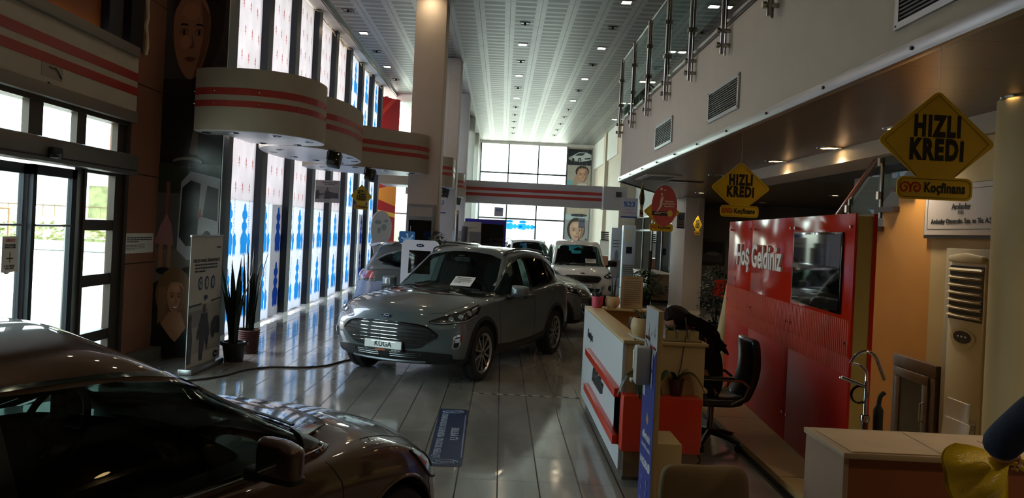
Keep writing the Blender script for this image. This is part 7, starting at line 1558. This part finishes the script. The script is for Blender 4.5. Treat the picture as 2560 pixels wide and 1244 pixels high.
NB = mat('shirt_navy', '10203f', .8, bump=.2, bscale=150)
t = thing('person', 'person in a dark blue top at the right edge, holding a yellow bag', 'person', (2.125, 2.62, 0)); t.scale = (1.03, 1.03, 1.03)
J = [(.0, 0, .98, (.15, .115))]; E = []; a = addchain(J, E, 0, [(0, 0, 1.12, (.14, .105)), (0, .01, 1.28, (.165, .115)), (0, .01, 1.41, (.13, .085)), (0, .02, 1.49, .052), (0, .03, 1.55, .052)])
addchain(J, E, a, [(0, .03, 1.60, .07)])
arm = [(-.15, .02, 1.385, .062), (-.225, .05, 1.36, .058), (-.33, .12, 1.20, .050), (-.27, .20, 1.155, .042), (-.20, .27, 1.125, .028)]
armL = [(.15, .02, 1.385, .062), (.21, .02, 1.33, .056), (.25, .0, 1.10, .045), (.26, .02, .95, .036), (.26, .05, .84, .027)]
legs = lambda s, e: [(s*.09, 0, .90, .098+e), (s*.10, .01, .70, .082+e), (s*.10, .0, .50, .060+e), (s*.10, -.02, .30, .056+e), (s*.10, -.03, .09, .040+e)]
addchain(J, E, 3, arm); addchain(J, E, 3, armL)
for s in (-1, 1): addchain(J, E, 0, legs(s, 0)+[(s*.10, .06, .05, .038), (s*.10, .14, .04, .03)])
skin('body', J, E, SK, t)
Jc = [(.0, 0, .96, (.165, .13))]; Ec = []; addchain(Jc, Ec, 0, [(0, 0, 1.12, (.152, .118)), (0, .01, 1.28, (.178, .128)), (0, .01, 1.41, (.14, .095)), (0, .02, 1.475, .064)])
addchain(Jc, Ec, 3, [(x, y, z, r+.014) for x, y, z, r in arm[:3]]+[(-.31, .15, 1.185, .062)]); addchain(Jc, Ec, 3, [(x, y, z, r+.014) for x, y, z, r in armL[:4]]); skin('blue_shirt', Jc, Ec, NB, t)
Jt = [(.0, 0, .99, (.16, .125))]; Et = []
for s in (-1, 1): addchain(Jt, Et, 0, legs(s, .016))
skin('trousers', Jt, Et, mat('trousers_dark', '17181c', .85), t)
for s in (-1, 1): v, f = lattice(2, 3, 2, lambda i, j, k: (s*.10+(i-1)*.042, -.07+.085*j, .045+(k-1)*.042-.02*(j == 3)*(k == 2))); MB().add(v, f).build('shoe', MATS['leather_black'], t, subd=2)
Jh, Eh = hand(t, (-.20, .27, 1.125), (.55, .8, -.2), (.1, .1, 1), SK, 1.0, .95, thumb=1); skin('hand', Jh, Eh, SK, t)
Jh, Eh = hand(t, (.26, .05, .84), (0, .2, -1), (1, 0, 0), SK, 1.0, .4, thumb=-1); skin('hand', Jh, Eh, SK, t)
R2 = Matrix(((0, -1, 0), (1, 0, 0), (0, 0, 1))); head_mesh('head', (0, .04, 1.68), R2, None, SK, t, 1.0)
hp = MB()
def hf2(u, v_):
    th = 2*math.pi*u; ph = math.pi*.6*v_; x, y, z = math.sin(ph)*math.cos(th), math.sin(ph)*math.sin(th), math.cos(ph); k = 1.12 if not (x > .3 and z < .6) else .9
    return tuple(Vector((0, .035, 1.69))+R2 @ Vector((x*.098*k-.006, y*.08*k, z*.12*k)))
hp.grid(hf2, 32, 14).build('hair', HR, t, smooth=True, fixn=False)
for s in (-1, 1): MB().ball((s*.028, .122, 1.688), (.013, .010, .008), 10, 8).build('eye', MATS['ink'], t, smooth=True); MB().ball((s*.078, .035, 1.675), (.010, .018, .028), 10, 8).build('ear', SK, t, smooth=True)
# yellow plastic bag, gathered in the fist and spread over the counter edge
def bagmat():
    m = bpy.data.materials.new('bag_yellow'); m.use_nodes = True; nt = m.node_tree; b = nt.nodes['Principled BSDF']; b.inputs['Base Color'].default_value = (*lin('e2c01e'), 1); b.inputs['Roughness'].default_value = .25; b.inputs['Transmission Weight'].default_value = .0
    n = nt.nodes.new('ShaderNodeTexNoise'); n.inputs['Scale'].default_value = 22; n.inputs['Detail'].default_value = 5; n.inputs['Distortion'].default_value = 1.2; bp_ = nt.nodes.new('ShaderNodeBump'); bp_.inputs['Strength'].default_value = .3; bp_.inputs['Distance'].default_value = .012; nt.links.new(n.outputs[0], bp_.inputs['Height']); nt.links.new(bp_.outputs[0], b.inputs['Normal']); return m
gx, gy, gz = 1.975, 2.98, 1.125
t = thing('plastic_bag', 'crumpled yellow plastic bag held over the counter', 'bag', (gx, gy, gz)); rr = random.Random(12)
def bf(side):
    def f(u, v_):
        # u: round the fan from the left tip to the bottom, v: from the fist to the hem
        a = math.radians(163+102*u); r = v_*(.25+.035*math.sin(6*u)+.012*math.sin(17*u)); c = .016*v_*math.sin(13*u+4*v_)+.010*math.sin(21*u)*v_
        return (r*math.cos(a)+c*.4, side*.05*math.sin(math.pi*min(1, u*1.05))*math.sin(math.pi*min(1, v_*.8+.1))-.05*v_+c, r*math.sin(a)+c*.5)
    return f
bg2 = MB(); bg2.grid(bf(1), 26, 18); bg2.grid(bf(-1), 26, 18); bg2.build('bag_film', bagmat(), t, smooth=70, fixn=False)
bg3 = MB()
for k in range(5): a = k*1.25; bg3.tube(spl([(-.02, 0, 0), (.01, .01*math.cos(a), .015*math.sin(a)), (.04, .02+.02*math.cos(a), .02*math.sin(a)-.01), (.07, .03+.03*math.cos(a+.5), .03*math.sin(a)-.03)], 4), [.014]*6+[.010]*5+[.004]*2, 6)
bg3.build('gathered_end', bagmat(), t, smooth=True)
# ------------------------------------------------------------------ floor: sticker, tape, cable
t = thing('floor_sticker', 'worn blue distance sticker with an oval badge on the floor tiles', 'floor sticker', (-.395, 7.24, 0), .02)
MB().prism(rr_rect(-.145, -1.0, .145, 1.0, .05), 'z', .0005, .0025).build('sticker', mat('sticker_blue', '1b2f52', .3, noise=.25, nscale=18), t); MB().box(.125, .135, -.75, .75, .0025, .0032).build('sticker_edge', mat('sticker_line', '7f8ea6', .4), t)
text('sticker_text', 'LÜTFEN SOSYAL MESAFEYİ KORUYUNUZ', .085, (-.075, 0, .003), (0, 0, RX), mat('sticker_ink', '9fa9b8', .4), t, bold=.0015); text('sticker_text', '1,5 METRE', .10, (.05, -.0, .003), (0, 0, RX), MATS['sticker_ink'], t, bold=.002)
for s in (-1, 1): MB().tube([(.11*math.cos(a), s*.88+.065*math.sin(a), .003) for a in [2*math.pi*i/28 for i in range(28)]], .004, 4, closed=True).build('badge_ring', MATS['sticker_ink'], t); text('badge_script', 'Ford', .085, (0, s*.88, .003), (0, 0, 0), MATS['sticker_ink'], t)
t = thing('floor_tape', 'black and white striped marking tape across the floor tiles', 'floor tape', (.38, 9.1, 0)); MB().box(-.64, .62, -.028, .028, .0005, .002).build('tape', MATS['ink'], t); s_ = MB()
for k in range(9): x = -.62+.14*k; s_.add([(x, -.028, .0024), (x+.08, -.028, .0024), (x+.05, .028, .0024), (x-.03, .028, .0024)], [(0, 1, 2, 3)])
s_.build('white_stripes', mat('tape_white', 'a39c92', .5), t)
cb = spl([(-3.72, 8.9, .012), (-3.5, 9.0, .012), (-3.25, 9.35, .012), (-3.15, 9.75, .012), (-2.9, 10.05, .012), (-2.5, 10.15, .012), (-2.25, 10.35, .012), (-2.1, 10.75, .012), (-1.95, 10.95, .012), (-1.6, 11.0, .012)], 6)
tag(MB().tube(cb, .012, 8).build('extension_cable', mat('cable_brown', '2c2320', .5), None, smooth=True), 'dark cable snaking over the floor to the grey car', 'cable')
tag(MB().tube(spl([(1.72, 6.6, .012), (1.80, 6.72, .012), (1.78, 6.95, .10), (1.70, 7.0, .30), (1.66, 6.95, .52), (1.67, 6.85, .69)], 5), .006, 6).build('desk_cable', MATS['cable_brown'], None, smooth=True), 'thin dark cable dropping from the desk beside the office chair', 'cable')
# papers behind the windscreens
for x, y, z, rz, w, nm, lb in ((-.52, 10.42, 1.16, -.405, .30, 'price_card', 'white price card behind the windscreen of the large grey car'), (2.58, 22.30, 1.13, 0, .30, 'price_card', 'white price card behind the windscreen of the white van')):
    t = thing(nm, lb, 'card', (x, y, z), rz, 'price cards in windscreens'); M = Matrix.Rotation(-1.0, 4, 'X'); MB().box(-w/2, w/2, 0, .003, -.02, .19, M).build('card', MATS['paper'], t); disp_text('card_text', [(.8, .88, .15, .8)]+para(4, .7, .2, .08, .9, .35), MATS['ink'], t, tuple(M @ Vector((0, -.004, .085))), (RX-1.0, 0, 0), w, .2)
t = thing('mirror_tag', 'yellow paper tag hanging from the mirror of the brown car', 'tag', (-1.68, 3.02, 1.24), .5); MB().box(-.03, .03, -.001, .001, -.16, 0).build('tag_sheet', mat('tag_yellow', '8f8a4a', .6), t); disp_text('tag_text', para(5, .9, .1, .1, .9, .5), MATS['ink'], t, (0, -.0015, -.08), (RX, 0, 0), .06, .15)
# ------------------------------------------------------------------ the yard outside
m, nt, b, tc, (X, Y, Z) = nodemat('yard_concrete', .85)
nt.links.new(ncol(nt, nnoise(nt, tc, .8, 6), '8f8b84', 'a8a39b'), b.inputs['Base Color'])
S_(box('ground', -80, -4.9, -40, 90, -.25, -.02, m)); S_(box('ground', -4.9, 40, 41.7, 90, -.25, -.02, m)); S_(box('ground', -4.9, -1.7, 28.4, 41.7, -.25, -.02, m)); S_(box('ground_step', -5.3, -4.6, 4.0, 10.6, -.25, .0, m))
S_(box('outer_post', -5.65, -5.45, 7.86, 8.08, 0, 6.0, mat('post_grey', '8b8f96', .6))); S_(box('outer_post', -6.2, -5.9, 27.2, 29.4, 0, 7, wh)); S_(box('outer_post', -3.5, -3.1, 29.0, 29.4, 0, 7, mat('post_concrete', '9d9d99', .8, noise=.15, nscale=4)))
t = thing('kerb', 'low concrete kerb of the planting strip across the yard', 'kerb', (-23, 37, 0), .0); MB().box(-14, 12, -.25, .25, 0, .45).build('kerb_wall', MATS['post_concrete'], t)
def hedge(label, loc, L, H_, R, seed, n, m, name='hedge'):
    t = thing(name, label, 'bush', loc); rr = random.Random(seed); lf = MB()
    for k in range(n):
        c = Vector((rr.uniform(-L, L), rr.uniform(-R, R), H_*rr.random()**.8)); d = Vector((rr.uniform(-1, 1), rr.uniform(-1, 1), rr.uniform(-.5, 1))).normalized(); w = d.orthogonal().normalized(); q = .18*rr.uniform(.6, 1.5)
        lf.add([tuple(c), tuple(c+d*q+w*q*.5), tuple(c+d*q*2), tuple(c+d*q-w*q*.5)], [(0, 1, 2, 3)])
    lf.build('foliage', m, t, fixn=False); MB().box(-L, L, -R*.6, R*.6, 0, H_*.5).build('undergrowth', m, t)
hg = mat('hedge_green', '7d7f55', .7, noise=.4, nscale=2); hedge('green bushes growing behind the kerb across the yard', (-24, 38.9, .0), 8, 1.1, .8, 3, 600, hg); hedge('distant pale trees beyond the yard', (-48, 70, 0), 20, 2.9, 3, 4, 900, mat('tree_pale', 'a8ab8c', .8, noise=.3, nscale=1), 'tree_row')
t = thing('yard_fence', 'thin metal fence with posts behind the bushes', 'fence', (-24, 40.4, 0)); fp = MB()
for k in range(34): fp.cyl((-10+.6*k, 0, 0), (-10+.6*k, 0, 2.2), .02, n=6)
fp.box(-10, 10, -.02, .02, 1.0, 1.05).box(-10, 10, -.02, .02, 2.1, 2.15).build('bars', mat('fence_brown', '6b5637', .7), t); MB().box(-10, 10, -.03, .03, 1.25, 1.55).build('red_white_band', mat('band_pale', 'c9b0a0', .6), t)
t = thing('corrugated_wall', 'white corrugated sheet wall above the slope across the yard', 'wall', (-17.5, 47, 2.5)); cw2 = MB()
for k in range(50): cw2.box(-7.5+.3*k, -7.37+.3*k, -.05, .05, .95, 1.9).box(-7.37+.3*k, -7.2+.3*k, -.01, .03, .95, 1.9)
cw2.build('sheets', mat('sheet_white', 'b9bdbb', .5), t); MB().box(-7.5, 9, .05, .1, -2.5, .95).build('bank', hg, t)
t = thing('box_truck', 'white vehicle parked across the sunny yard', 'vehicle', (-19.5, 27.5, 0)); MB().box(-3.2, .2, -.9, .9, .5, 1.2).build('body', MATS['paint_white'], t, bevel=.1); MB().box(-3.0, -1.2, -.85, .85, 1.2, 2.1).build('cab', MATS['paint_white'], t, bevel=.15); MB().box(-1.0, .2, -.88, .88, 1.25, 2.0).build('load_bed', MATS['sheet_white'], t, bevel=.05)
for x in (-2.5, -.5):
    for y in (-.85, .85): MB().cyl((x, y-.1, .36), (x, y+.1, .36), .36, n=24).build('wheel', MATS['tyre'], t)
t = thing('hand_trolley', 'metal warehouse trolley standing outside the door', 'trolley', (-14.6, 22.0, 0)); mb = MB()
for x in (-.5, .5):
    mb.cyl((x, -.3, .12), (x, -.3, 1.9), .03).cyl((x, .3, .12), (x, .3, 1.9), .03)
mb.box(-.55, .55, -.35, .35, .95, 1.0).box(-.55, .55, -.35, .35, .25, .3).cyl((-.5, -.3, 1.88), (.5, -.3, 1.88), .03).cyl((-.5, .3, 1.88), (.5, .3, 1.88), .03).build('frame', mat('trolley_brown', '7b5a3a', .6), t)
for x in (-.5, .5):
    for y in (-.3, .3): MB().cyl((x, y-.03, .09), (x, y+.03, .09), .09, n=14).build('wheel', MATS['tyre'], t)
S_(box('neighbour_building', -70, -30, 95, 110, 0, 9, mat('far_white', 'c9c9c6', .8)))
